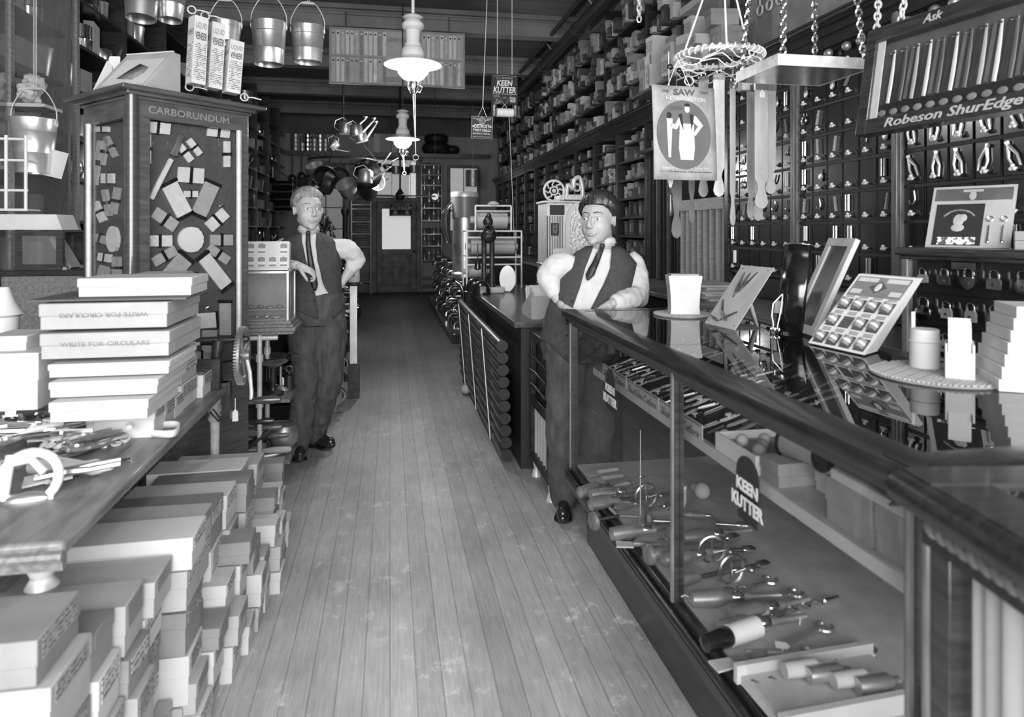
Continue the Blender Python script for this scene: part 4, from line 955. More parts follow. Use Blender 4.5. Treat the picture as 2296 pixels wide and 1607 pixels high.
_, w_, h_ = panelM(P(1738, 742, z=TZG+.002), P(1800, 750, z=TZG+.002), P(1752, 548, y=P(1738, 742, z=TZG).y+.03))
g = G(); g.grid([[V((x*w_, 0, .02*math.sin(x*PI))) for x in [i/12 for i in range(13)]], [V((x*w_, h_, .02*math.sin(x*PI))) for x in [i/12 for i in range(13)]]]); ob('sheet', g, mat('black_polished_steel', .08, .14, .9, var=.5, scale=14), t, solid=.002)
g = G(); g.grid([[V((x*w_, h_, .02*math.sin(x*PI)+e)) for x in [i/12 for i in range(13)]] for e in (-.012, .01)]); ob('rolled_edge', g, STEEL, t, solid=.003)
for x in (-.1, .22):
    g = G(); g.tube([(w_*.1+.02, h_*.42, .03), (w_*(.1+x), h_*.3, .034), (w_*(.1+x*.9), h_*.16, .035), (w_*(.15+x*.5), h_*.07, .035), (w_*(.15+x*.5), h_*.02, .035)], .0025, 7); g.torus((w_*(.15+x*.5), h_*.0+.006, .035), .008, .003, 14, 6); ob('wire_loop', g, STEEL, t)
g = G(); g.bb(w_*.02, w_*.3, h_*.2, h_*.34, .022, .026); ob('label', g, CARD2, t)
# shaving-soap display box
bl = P(1812, 768, z=TZG+.004); br = P(1938, 796, z=TZG+.004); tl = P(1879, 610, y=bl.y+.12)
Mp, w_, h_ = panelM(bl, br, tl)
t = thing('tub_display_box', 'white slanting counter box with twelve small tubs in windows on the showcase top', 'display box', M=Mp)
Mi = Mp.inverted(); up = Mi.to_3x3() @ V((0, 0, 1)); bk = Mi.to_3x3() @ (Mp.to_3x3() @ V((0, 0, -1)))
g = G(); dn = V((0, 0, 0)); back = V((.0, -h_*.02, -.085))
pts = [V((0, 0, 0)), V((w_, 0, 0)), V((w_, h_, 0)), V((0, h_, 0))]; wv = Mi.to_3x3() @ V((.085, .05, 0))
bp_ = [p_+wv for p_ in pts]; bp_[2] = pts[2]+wv*.4; bp_[3] = pts[3]+wv*.4
g.add([tuple(p_) for p_ in pts+bp_], [(0, 1, 2, 3), (4, 7, 6, 5), (0, 4, 5, 1), (3, 2, 6, 7), (1, 5, 6, 2), (0, 3, 7, 4)]); ob('box', g, WHITE2, t)
g = G(); g.bb(w_*.05, w_*.95, h_*.7, h_*.97, 0, .0015); ob('heading', g, CARD2, t)
g = G(); g.T = TR(w_*.5, h_*.83, .0015); g.prism([(-.034, 0), (0, -.026), (.034, 0), (0, .026)], .0012, TR(0, 0, .0014) @ RX(-PI/2)); ob('diamond', g, CARD3, t)
g = G(); g.ball((w_*.5, h_*.83, .003), (.012, .018, .001), 12, 6); ob('figure', g, PAPER, t)
for x0, x1, z0, z1 in ((.08, .42, .9, .955), (.58, .92, .9, .955), (.08, .26, .73, .79), (.74, .92, .73, .79)): g = G(); g.bb(w_*x0, w_*x1, h_*z0, h_*z1, .0015, .002); ob('heading_words', g, PAPER, t)
for r in range(3):
    for c in range(4):
        x = w_*(.14+.24*c); y = h_*(.08+.235*r)
        g = G(); g.bb(x-w_*.09, x+w_*.09, y-h_*.05, y+h_*.1, 0, .001); win_ = ob('window', g, CARD3, t)
        if not (r == 1 and c == 1): g = G(); g.T = TR(x, y+h_*.02, .001); g.cyl((0, -h_*.045, .004), (0, h_*.055, .004), w_*.062, n=12); g.m = 1; g.cyl((0, -h_*.01, .0045), (0, h_*.02, .0045), w_*.064, n=12); ob('tub', g, [CARD2, PAPER], win_)
        g = G(); g.bb(x-w_*.075, x+w_*.075, y+h_*.12, y+h_*.165, 0, .001); ob('tub_label', g, CARD1, t)
# mat with cylinder and card rack
q, p = disc(2100, 842, .155, 'large round wicker mat under the white cylinder at the near end of the counter')
p1 = P(2073, 822, z=TZG+.01); t = thing('white_canister', 'white paper cylinder with a taller strip behind on the wicker mat', 'canister', (p1.x, p1.y, TZG+.0098))
g = G(); g.lathe([(0, 0), (.036, 0), (.036, .068), (.039, .07), (.036, .072), (.034, .103), (0, .103)], n=26); ob('drum', g, WHITE, t)
g = G(); g.bb(-.008, .003, .036, .038, 0, .145); ob('card_strip', g, PAPER, t)
p1 = P(2155, 848, z=TZG+.01); t = thing('card_rack', 'open white box full of upright cards and packets on the wicker mat', 'box', (p1.x+.015, p1.y+.02, TZG+.0098), -.75)
g = G(); g.bb(-.03, .03, -.035, -.032, 0, .065); g.bb(-.03, -.027, -.035, .035, 0, .085); g.bb(.027, .03, -.035, .035, 0, .085); g.bb(-.03, .03, .032, .035, 0, .085); g.bb(-.03, .03, -.035, .035, 0, .003); ob('box', g, WHITE, t)
g = G(); g.bb(-.0315, -.03, -.03, .03, .01, .07); ob('printed_side', g, PRINTG, t)
for i in range(9):
    g = G(); g.bb(-.024, .024, -.028+i*.007, -.026+i*.007, .003, .12+.03*(i/9)+U(-.012, .012)); ob('card', g, [PAPER, CARD1, WHITE][i % 3], t)
for i in range(7):
    p1 = P(2296, 872, z=TZG); g = G(); wq = .1-.009*i; g.bb(-wq, .16, -wq, .1, 0, .027); o = tag(ob('white_carton', g, WHITE, loc=(p1.x+.055, p1.y+.03, TZG+.001+i*.028)), '%s from the bottom of the white stack at the right edge of the counter' % ORD[i], 'box', 'white stack at the right edge of the counter'); o.rotation_euler.z = -.5

# =================== HANGING OVER THE COUNTER ===================
def chain(parent, a, b, s=.02, r=.004, m=NICK, name='chain'):
    a, b = V(a), V(b); n = max(2, int((b-a).length/(s*.72))); g = G(); d = (b-a).normalized(); Q = d.to_track_quat('Z', 'Y').to_matrix().to_4x4()
    for i in range(n):
        c = a+(b-a)*(i+.5)/n; R_ = Q @ RZ(PI/2*(i % 2)) @ RX(PI/2)
        pts = []
        for k in range(10):
            q = 2*PI*k/10; pts.append(tuple((TR(c) @ R_) @ V((math.cos(q)*s*.3, math.sin(q)*s*.5, 0))))
        g.tube(pts, r, 5, closed=True)
    return ob(name, g, m, parent)
# sheet-metal tray
B_ = P(1745, 146, z=2.1); C_ = P(1905, 146, z=2.1); A_ = P(1637, 184, z=2.1)
t = thing('hanging_tray', 'shallow sheet-metal tray hung on chains over the counter beside the razor case', 'tray', (B_.x, B_.y, 2.1))
ww = .40; dd = A_.y-B_.y; zt_ = ZC-2.1
g = G(); g.bb(0, ww, 0, dd, 0, .003); ob('pan', g, STEEL, t)
g = G(); g.bb(0, ww, -.004, 0, 0, .045); g.bb(0, ww, dd, dd+.004, 0, .045); g.bb(-.004, 0, -.004, dd+.004, 0, .045); g.bb(ww, ww+.004, -.004, dd+.004, 0, .045); ob('lip', g, PIPEW, t)
for x, y in ((.02, .0), (ww-.02, 0), (.02, dd), (ww-.02, dd)): chain(t, (x, y, .045), (ww/2+(x-ww/2)*.5, dd/2+(y-dd/2)*.3, 1.5 if 1 else zt_), s=.035, r=.0045)
g = G(); g.bb(ww*.2, ww*.8, dd*.3, dd*.7, 1.5, 1.53); ob('chain_bar', g, IRON, t); g = G(); g.cyl((ww/2, dd/2, 1.53), (ww/2, dd/2, zt_), .008); ob('ceiling_hook', g, IRON, t)
# loose chain hanging at left
a = P(1433, 48, y=4.3); t = thing('hanging_chain', 'pale chain hanging free from the ceiling in front of the upper shelves', 'chain', (a.x, a.y, a.z)); chain(t, (0, 0, 0), (0, 0, ZC-a.z), s=.05, r=.006, m=PIPEW)
# hoop of strops
hc = P(1612, 128, y=2.95); t = thing('strop_hoop', 'horizontal cord-wrapped hoop hanging over the counter with razor strops hooked on it', 'hoop', hc)
R_ = .195; g = G(); g.torus((0, 0, 0), R_, .011, 48, 8); ob('ring', g, PIPEW, t)
g = G(); pts = [((R_+.016*math.cos(i*.9))*math.cos(2*PI*i/260), (R_+.016*math.cos(i*.9))*math.sin(2*PI*i/260), .016*math.sin(i*.9)) for i in range(260)]; g.tube(pts, .004, 5, closed=True); ob('wrapped_cord', g, ROPE, t)
g = G()
for i in range(3):
    pts = [((R_+.02*math.sin(j*1.7+i))*math.cos(j*.13), (R_+.02*math.cos(j*1.3+i))*math.sin(j*.13), -.03-.02*i+.02*math.sin(j*.8+i)) for j in range(50)]; g.tube(pts, .003, 5)
ob('loose_cord', g, ROPE, t)
apex = V((.02, 0, .55))
for q in (0, 2.1, 4.2): g = G(); g.cyl((R_*math.cos(q+.2), R_*math.sin(q+.2), 0), apex, .005, n=6); ob('suspension_cord', g, ROPE, t)
g = G(); g.cyl(apex, (apex.x, 0, ZC-hc.z), .005, n=6); ob('ceiling_cord', g, ROPE, t)
def strop(lbl, u, v0, v1, wpx, y, m, pad=1, rz=0, tagc=False, pk=.8):
    a = P(u, v0, y=y); b = P(u, v1, y=y); L = a.z-b.z; w_ = wpx*(y*.98+a.x*.18)/FP; q = thing('razor_strop', lbl, 'strop', (a.x, y, a.z), rz, 'razor strops hanging from the hoop')
    def prof(k):  # outline half widths down the length
        return [(0, w_*.42), (.02, w_*.5), (.3, w_*.5), (.68, w_*.5), (.76, w_*.49), (.80, w_*.3), (.84, w_*.24), (.9, w_*.42), (.95, w_*.5*pk+.1*w_), (.985, w_*.36), (1, w_*.1)]
    n_ = prof(0); g = G(); poly = [(-x, -s*L) for s, x in n_]+[(x, -s*L) for s, x in reversed(n_)]; g.T = TR(0, -.003, 0); g.prism(poly, .007); ob('strap', g, m, q, bev=.002)
    g = G(); g.torus((0, 0, .012), .012, .003, 14, 6, RX(PI/2)); g.cyl((0, 0, .02), (0, 0, max(.05, hc.z-a.z)), .003, n=6); ob('swivel_ring', g, NICK, q)
    g = G(); g.bb(-w_*.5, w_*.5, -.006, .006, -.03, 0); ob('metal_cap', g, NICK, q)
    if tagc: g = G(); g.T = TR(0, -.008, -.035); g.prism([(-.014, -.03), (.014, -.03), (.014, -.005), (0, .008), (-.014, -.005)], .001); ob('price_tag', g, PAPER, q); text('U.S.A.', .006, PAPER, q, face((0, -.005, -L*.71), (1, 0, 0), (0, 0, 1)), wid=w_*.35)
    return q
strop('pale canvas razor strop hanging just right of the saw poster', 1612, 165, 441, 27, 2.97, CANV)
strop('grey leather strop half hidden behind the saw poster, paddle end showing', 1577, 172, 442, 24, 3.1, LEATH)
strop('long dark leather strop hanging low behind the left of the saw poster', 1517, 210, 534, 25, 3.05, LEATHD)
strop('dark narrow strop hanging behind the middle of the saw poster', 1551, 200, 500, 15, 3.15, LEATHD)
strop('narrow grey strop seen edge on, right of the pale canvas one', 1643, 185, 506, 16, 2.85, LEATH, rz=.3)
strop('narrow grey strop hanging left of the tagged strop', 1683, 192, 490, 20, 2.95, LEATH, rz=.2)
strop('wide brown leather strop with a white price tag at its top', 1707, 188, 468, 33, 2.8, LEATHD if 0 else LEATH, tagc=True)
strop('wide strop hanging behind the tagged one, to its right', 1728, 190, 435, 24, 2.9, LEATH, rz=-.15)
strop('strop with round end showing below the tagged strop', 1700, 200, 495, 24, 2.96, LEATH)
a = P(1668, 170, y=2.9); q = thing('white_cartons', 'small white block hanging between the strops', 'box', (a.x, 2.9, a.z-.07)); g = G(); g.bb(-.02, .02, -.02, .02, 0, .05); ob('block', g, WHITE, q); g = G(); g.cyl((0, 0, .05), (0, 0, .12), .003); ob('string', g, ROPE, q)
# trowel-like tool with turned handle
a = P(1503, 400, y=2.88); q = thing('turned_handle_tool', 'flat-bladed tool with a dark turned handle hanging below the saw poster', 'tool', (a.x, 2.88, a.z+.06))
g = G(); g.prism([(-.012, 0), (.014, 0), (.016, -.07), (.0, -.115), (-.012, -.07)], .002); ob('blade', g, PIPEW, q); g = G(); g.cyl((0, 0, 0), (0, .02, hc.z-a.z-.06), .002, n=5); ob('cord', g, ROPE, q)
g = G(); g.lathe([(0, -.235), (.009, -.232), (.014, -.21), (.013, -.18), (.009, -.15), (.011, -.14), (.01, -.132), (.004, -.125), (.003, -.1)], n=14); ob('handle', g, W_DARK, q)
# poster
tl = P(1481, 190, y=2.82); tr_ = P(1626, 180, y=2.86); bl = P(1466, 402, y=2.8); 
Mp, w_, h_ = panelM(bl, P(1607, 405, y=2.84), tl)
t = thing('saw_poster', 'poster reading THE SAW THAT with an aproned man, hung from the hoop', 'poster', M=Mp)
g = G(); rows = [[V((w_*i/10, h_*j/12, .004*math.sin(i*.7+j*.3))) for i in range(11)] for j in range(13)]; g.grid(rows); ob('sheet', g, mat('mottled_poster_paper', .3, .6, var=.25, scale=9, g2=.46), t, solid=.0012)
Zp = .0065; g = G(); g.T = TR(w_*.48, h_*.48, Zp-.001); g.lathe([(0, 0), (w_*.43, 0), (w_*.43, .001), (0, .001)], n=40, sc=(1, 1.12)); ob('dark_roundel', g, mat('roundel_grey', .13, .7), t)
g = G(); g.T = TR(w_*.48, h_*.48, Zp)
for c, r in (((.015, .115), (.013, .017)),): g.ball((c[0]*w_/.28, c[1]*h_/.42, .0005), (r[0], r[1], .0012), 16, 8)
g.prism([(-.022, .05), (.05, .05), (.052, -.06), (.044, -.115), (-.022, -.115), (-.03, -.06)], .0012, TR(0, 0, .002) @ RX(-PI/2)); ob('printed_man', g, PAPER, t)
g = G(); g.T = TR(w_*.48, h_*.48, Zp)
Q_ = TR(0, 0, .0025) @ RX(-PI/2); g.prism([(.046, .09), (.062, .085), (.098, .045), (.056, -.005), (.048, .008), (.07, .04), (.044, .06)], .001, Q_); g.prism([(-.024, .085), (-.012, .06), (-.04, .022), (-.072, .03), (-.07, .048), (-.045, .046)], .001, Q_); ob('printed_sleeves', g, PAPER, t)
g = G(); g.T = TR(w_*.48, h_*.48, Zp+.0005); g.prism([(-.09, .07), (-.06, .07), (-.072, -.105), (-.084, -.105)], .001, TR(0, 0, .002) @ RX(-PI/2)); ob('printed_saw', g, PAPER, t)
g = G(); g.T = TR(w_*.48, h_*.48, Zp+.001); g.ball((-.077, .085, 0), (.013, .015, .001), 12, 6); g.prism([(-.02, .055), (-.03, .09), (-.012, .095), (-.005, .02)], .001, TR(0, 0, .003) @ RX(-PI/2)); g.prism([(.045, .055), (.05, .09), (.03, .095), (.036, .02)], .001, TR(0, 0, .003) @ RX(-PI/2)); g.ball((.018, .135, 0), (.015, .008, .001), 12, 6); ob('printed_waistcoat', g, INK, t)
text('THE', .013, CARD3, t, TR(w_*.2, h_*.935, Zp-.002), wid=w_*.11); text('SAW', .028, CARD3, t, TR(w_*.5, h_*.93, Zp-.002), wid=w_*.34, bold=.04); text('THAT', .013, CARD3, t, TR(w_*.82, h_*.94, Zp-.002), wid=w_*.14)
text('HENRY DISSTON', .018, PAPER, t, TR(w_*.52, h_*.86, Zp-.002), wid=w_*.62)
text('Henry Disston & Sons Inc', .012, PAPER, t, TR(w_*.5, h_*.125, Zp-.002), wid=w_*.72); text('KEYSTONE SAW TOOL STEEL & FILE WORKS', .006, CARD3, t, TR(w_*.5, h_*.085, Zp-.002), wid=w_*.82)
g = G(); g.bb(w_*.26, w_*.46, h_*.74, h_*.78, Zp, Zp+.001); ob('fine_print', g, PRINTW, t)
for x in (.25, .6): g = G(); g.cyl((w_*x, h_, 0), (w_*.42, h_+.12, 0), .0018, n=5); ob('hanging_string', g, ROPE, t)
g = G(); g.tube([(-.0, 0, 0), (.05, .02, .01), (.12, .02, 0)], .006, 8); 
# pincers and coils on the hoop's left side
for i, (u, v) in enumerate(((1508, 150), (1530, 158), (1545, 172))):
    a = P(u, v, y=2.9+.03*i); q = thing('wire_pliers', ['black-jawed pliers at the left of the hoop', 'white-handled wire tool at the left of the hoop', 'coiled wire ring hanging at the left of the hoop'][i], 'tool', (a.x, a.y, a.z))
    g = G()
    if i < 2: g.tube([(0, 0, 0), (.03, 0, .002), (.07, 0, .014), (.11, 0, .012)], .005, 7); g.tube([(0, 0, .0), (.03, 0, .004), (.07, 0, -.01), (.11, 0, -.006)], .005, 7); ob('handles', g, PIPEW, q); g = G(); g.ball((-.012, 0, 0), (.016, .01, .014)); ob('jaws', g, BLACK, q)
    else: g.torus((0, 0, -.02), .022, .0035, 20, 6, RX(PI/2)); g.cyl((0, 0, 0), (0, 0, .06), .003, n=6); ob('coil', g, PIPEW, q)
# razor display case hanging over the counter
ang = math.radians(9); C0r = V((1.70, 2.2, 1.80)); dr = V((math.sin(ang), -math.cos(ang), 0))
Mr = Matrix(((dr.x, -dr.y, 0, C0r.x), (dr.y, dr.x, 0, C0r.y), (0, 0, 1, C0r.z), (0, 0, 0, 1))) @ RX(-.16)
rw, rh = .82, .40
t = thing('razor_case', 'large dark-framed glass case of straight razors hanging by chains at the upper right', 'display case', M=Mr)
g = G(); fr_ = .055
g.bb(0, rw, 0, .05, 0, fr_); g.bb(0, rw, 0, .05, rh-fr_, rh); g.bb(0, fr_*.8, 0, .05, 0, rh); g.bb(rw-fr_, rw, 0, .05, 0, rh); ob('frame', g, W_DARK, t, bev=.004)
g = G(); g.bb(fr_*.8, rw-fr_, .04, .05, fr_, rh-fr_); ob('back_board', g, CARD3, t)
g = G(); g.bb(fr_*.8, rw-fr_, .008, .011, fr_, rh-fr_); ob('glass', g, GLASS, t)
g = G(); g.bb(fr_*.8, fr_*.8+.03, .012, .016, fr_, rh-fr_); ob('price_strip', g, PAPER, t)
g = G(); g.bb(fr_*.8+.03, rw-fr_, .02, .042, fr_, fr_+.05); ob('black_ledge', g, INK, t)
text('Robeson ShurEdge Razors', .032, CARD1, t, face((rw*.55, -.001, fr_*.5), (1, 0, 0), (0, 0, 1)), wid=rw*.8, shear=.25, bold=.02)
text('Ask', .03, CARD1, t, face((rw*.32, -.001, rh-fr_*.5), (1, 0, 0), (0, 0, 1)), shear=.25, bold=.02)
for i in range(15):
    x = .10+i*.047; g = G(); k = i % 4
    g.T = TR(x, .028, fr_+.055) @ RY(.06); g.tube([(0, 0, 0), (.0, 0, .06), (-.002, 0, .13), (-.006, 0, .195)], [.007, .0078, .0065, .004], 8, fl=.6); rz_ = ob('razor', g, [ENAM, LEATHD, CARD1, ENAM, LEATHD][i % 5], t)
    g = G(); g.T = TR(x+.02, .03, fr_+.06) @ RY(.06); g.bb(-.006, .006, -.001, .001, 0, .19); ob('razor_blade', g, [STEEL, TIN][i % 2], rz_)
    g = G(); g.T = TR(x, .024, fr_+.04); g.ball((0, 0, 0), (.013, .002, .006), 10, 6); g.ball((.0, 0, .2), (.013, .003, .005), 10, 6); ob('clip', g, NICK, rz_)
    g = G(); g.T = TR(x-.01, .018, fr_+.018); g.ball((0, 0, 0), (.017, .002, .012), 12, 6); ob('price_label', g, CARD2, t)
chain(t, (.02, .02, rh), (-.1, .1, rh+.6), s=.035, r=.0045, m=PIPEW); chain(t, (.12, .02, rh), (.1, .1, rh+.9), s=.035, r=.0045, m=PIPEW); chain(t, (rw-.05, .02, rh), (rw, .1, rh+1.2), s=.035, r=.0045, m=PIPEW)
g = G(); g.cyl((-.1, .1, rh+.6), (-.1, .5, ZC-1.9), .006); g.cyl((.1, .1, rh+.9), (.1, .45, ZC-1.9), .006); g.cyl((rw, .1, rh+1.2), (rw, .5, ZC-1.8), .006); ob('ceiling_cord', g, IRON, t)
# =================== SECOND COUNTER with rolls on its aisle side ===================
t = thing('work_counter', 'long dark wooden counter beyond the dark-haired man, top worn, seen end-on down the aisle', 'counter', (.78, 3.95, 0))
g = G(); g.bb(.0, .65, 0, 2.55, 0, .86); ob('body', g, W_BLK, t)
g = G(); g.bb(-.05, .7, -.05, 2.6, .86, .9); ob('top', g, mat('worn_dark_top', .07, .4, var=.4, scale=5, stretch=(6, 1, 6), coat=.2), t, bev=.008)
rollm = G(); rollm.cyl((0, 0, 0), (0, 2.45, 0), .034, n=14); RM = mesh('roll', rollm, mat('dark_oilcloth', .045, .35, var=.3, scale=4, coat=.2))
for k in range(10):
    q = thing('oilcloth_roll', 'dark roll, %s from the floor, stacked along the work counter' % ORD[k], 'roll', (.70-.003*k, 4.0, .075+.074*k), group='dark rolls along the work counter')
    ob('roll', RM, None, q); g = G(); g.cyl((0, -.004, 0), (0, 0, 0), .036, n=14); g.cyl((0, -.006, 0), (0, -.004, 0), .012, n=10); ob('roll_end', g, W_BLK, q)
for i, y in enumerate((4.4, 5.15, 5.9)):
    g = G(); pts = [(.66-.003*k+.0, y+.004*math.sin(k*2), .05+.074*k*.5) for k in range(21)]; g.tube(pts, .004, 5); tag(ob('cord', g, ROPE), 'thin cord tying the stacked rolls, %s from the dark-haired man' % ORD[i], 'cord', 'cords tying the rolls')
g = G(); g.T = TR(.72, 6.45, .04) @ RX(0); g.torus((0, 0, 0), .03, .012, 16, 8, RY(PI/2)); tag(ob('castor', g, IRON), 'small iron castor at the far end of the rolls', 'castor')
g = G(); g.ball((0, 0, 0), (.045, .07, .04), 12, 8); tag(ob('rag_ball', g, CREAM, loc=(.66, 5.85, .04)), 'pale rag lying on the floor beside the far rolls', 'rag')
# gas heater under the near end
t = thing('gas_heater', 'dark-framed gas heater with white vertical tubes standing beside the dark-haired man', 'heater', (.82, 3.42, 0))
g = G(); g.bb(.0, .2, 0, .45, .42, .48); g.bb(0, .2, 0, .45, .8, .85); g.bb(0, .03, 0, .03, .1, .85); g.bb(0, .03, .42, .45, .1, .85); g.bb(.17, .2, 0, .45, .1, .85); g.bb(0, .2, 0, .45, .1, .14)
for k in range(3): g.tube([(-.01, .02, .55+k*.08), (-.02, .22, .57+k*.08), (-.01, .43, .55+k*.08)], .009, 8)
ob('frame', g, IRON, t, bev=.004)
for k in range(6): g = G(); g.cyl((.04, .05+k*.07, .14), (.04, .05+k*.07, .42), .024, n=12); ob('radiant_tube', g, CARD1, t)
for y in (.04, .41): g = G(); g.lathe([(0, 0), (.03, 0), (.026, .02), (.016, .05), (.024, .1), (0, .1)], (.03, y, 0), n=14); ob('leg', g, PIPEW, t)
# box of cards at counter end
p = P(1165, 724, y=3.98); t = thing('seed_packet_box', 'pale wooden box with slanting sides full of upright white packets at the counter end', 'box', (.86, 3.99, .9005))
g = G()
for x in (0, .118): g.T = TR(x, 0, 0) @ RZ(PI/2); g.prism([(0, 0), (.3, 0), (.3, .05), (0, .17)], .006)
g.T = Matrix(); g.bb(-.0, .12, 0, .3, 0, .006); g.bb(0, .12, -.006, 0, 0, .14); ob('box', g, W_PALE, t)
g = G(); g.bb(0, .12, -.008, -.006, 0, .14); ob('end_board', g, CARD1, t)
for i in range(8):
    g = G(); g.box((.058+.006*math.sin(i*3), .03+.033*i, .1), (.095, .008, .17+U(-.02, .03)), rx=-.25); ob('packet', g, [PAPER, WHITE, CARD1][i % 3], t)
# small cabinet with brass cage on the counter
t = thing('wicket_pedestal', 'grey wooden box under the brass spindle cage on the work counter', 'box', (1.02, 4.12, .9005)); g = G(); g.bb(0, .24, 0, .3, 0, .185); ob('body', g, W_MID, t, bev=.004); g = G(); g.bb(-.01, .25, -.01, .31, .175, .19); ob('top', g, W_OAK, t)
t = thing('spindle_cage', 'small cage of turned brass spindles with moulded rails, papers on top', 'cage', (.98, 4.14, 1.0915))
for z in (0, .115): g = G(); g.bb(0, .28, 0, .22, z, z+.015); g.bb(-.012, .292, -.012, .232, z+.015*(z > 0), z+.015*(z > 0)+.01); ob('rail', g, BRASS, t, bev=.003)
for i in range(9):
    for s in (0, 1):
        g = G(); x = (.01+i*.0325) if s == 0 else 0; y = 0 if s == 0 else .01+i*.025; g.lathe([(.004, .0), (.007, .02), (.003, .035), (.008, .055), (.003, .075), (.007, .1), (.004, .125)], (x+.005, y+.005, .0), n=8); ob('spindle', g, NICK, t)
for i in range(4):
    g = G(); g.box((0, 0, 0), (.13, .09, .004)) if i < 2 else g.box((0, 0, .045), (.12, .003, .09), rx=-.3+.2*i)
    tag(ob('paper_sheet', g, PAPER, loc=(1.07+.02*i, 4.2+.02*i, 1.2215+.006*i)), '%s from the bottom of the papers on the spindle cage' % ORD[i], 'paper', 'papers on the spindle cage')
p = P(1133, 655, z=.9); t = thing('scale_dial', 'tall white rounded plate standing on the work counter before the roll rack', 'plate', (p.x+.02, p.y, .9005), -.2)
g = G(); g.T = RX(PI/2); g.lathe([(0, -.006), (.115, -.006), (.115, .006), (0, .006)], (0, .12, 0), n=36, sc=(.62, 1)); ob('plate', g, ENAM, t); g = G(); g.bb(-.03, .03, -.03, .03, 0, .012); ob('foot', g, IRON, t)
# paper roll rack
bx = P(1044, 640, y=6.3); rx_ = P(1165, 640, y=6.3).x-bx.x; S = P(0, 0, y=6.3)
def zz_(v): return P(1100, v, y=6.3).z
t = thing('paper_roll_rack', 'white pipe rack of wrapping paper rolls on the far end of the work counter', 'rack', (bx.x, 6.2, .9))
g = G(); h1 = zz_(518)-.9; h2 = zz_(462)-.9
for x in (0, rx_): g.cyl((x, 0, 0), (x, 0, h1), .009, n=10); g.cyl((x, .3, 0), (x, .3, h1), .009, n=10)
for z in (zz_(576)-.9, zz_(592)-.9, h1, zz_(532)-.9): g.cyl((0, 0, z), (rx_, 0, z), .009, n=10)
for x in (0, rx_):
    for z in (h1, .3): g.cyl((x, 0, z), (x, .3, z), .007, n=8)
xa, xb = P(1063, 0, y=6.3).x-bx.x, P(1142, 0, y=6.3).x-bx.x
for x in (xa, xb): g.cyl((x, 0, h1), (x, 0, h2), .009, n=10)
g.cyl((xa, 0, h2), (xb, 0, h2), .009, n=10); g.cyl((xa, 0, h2-.05), (xb, 0, h2-.05), .007, n=10); ob('frame', g, ENAM, t)
PR = mat('grey_wrapping_paper', .42, .5, var=.08, scale=4)
for (x0, x1, za, zb) in ((xa+.02, xb-.02, zz_(513), zz_(472)), (P(1056, 0, y=6.3).x-bx.x, P(1153, 0, y=6.3).x-bx.x, zz_(571), zz_(534)), (.03, P(1092, 0, y=6.3).x-bx.x, zz_(622), zz_(595))):
    zc = (za+zb)/2-.9; r = (zb-za)/2; ro = G(); ro.cyl((x0, .15, zc), (x1, .15, zc), r, n=28); o = ob('paper_roll', ro, PR, t); g = G(); g.cyl((x0-.05, .15, zc), (x1+.04, .15, zc), r*.4, n=14); ob('roll_core', g, W_PALE, o)
g = G(); g.lathe([(0, 0), (.05, 0), (.06, .012), (.03, .03), (0, .034)], n=14); tag(ob('white_rosette', g, ENAM, loc=(bx.x+(xa+xb)/2, 6.2, .9+h2+.01)), 'small white rosette on top of the paper roll rack', 'ornament')
# twin-column grinder with motor
p = P(1098, 637, y=5.75); t = thing('column_grinder', 'dark twin-column machine with gear head on a pale base before the paper rack', 'machine', (p.x, p.y, .9005))
g = G(); g.bb(-.09, .12, -.07, .07, 0, .05); ob('base', g, CARD1, t, bev=.01)
for x in (-.05, .02): g = G(); g.lathe([(.03, 0), (.03, .03), (.022, .04), (.022, .4), (.03, .42)], (x, 0, .05), n=14); ob('column', g, IRON, t)
g = G(); g.ball((-.01, 0, .5), (.07, .06, .07)); g.ball((-.015, 0, .62), (.045, .045, .055)); g.ball((-.01, 0, .67), .025); g.T = TR(-.02, -.05, .55) @ RX(PI/2); g.torus((0, 0, 0), .04, .012, 16, 8); ob('gear_head', g, IRON, t)
g = G(); g.cyl((-.11, -.03, .43), (-.11, -.03, .3), .006); g.lathe([(.01, -.1), (.028, -.09), (.026, -.04), (.01, 0)], (-.11, -.03, .3), n=14); ob('hanging_weight', g, BLACK, t)
for i, (u, s) in enumerate(((1066, 1.0), (1080, .9))):
    p = P(u, 641, y=5.75-.16*i); t = thing('coil_dome', ['ribbed black enamel dome', 'smooth black enamel dome with bright window'][i]+' at the far end of the work counter', 'dome', (p.x, p.y, .9005))
    g = G(); R0 = .085*s; pr = [(R0, 0), (R0*1.02, .02)]+[(R0*math.cos(a)*(1+.03*(k % 2)*(1-i)), .03+R0*1.2*math.sin(a)) for k, a in enumerate([j*PI/24 for j in range(13)])]; g.lathe(pr[:-1]+[(0, .03+R0*1.2)], n=26); ob('dome', g, BLACK, t)
    if i: g = G(); g.box((0, -R0, .05), (.05, .012, .05)); ob('window', g, NICK, t)
    else: g = G(); g.torus((0, 0, 0.012), R0*1.04, .008, 24, 6); ob('rim', g, IRON, t)
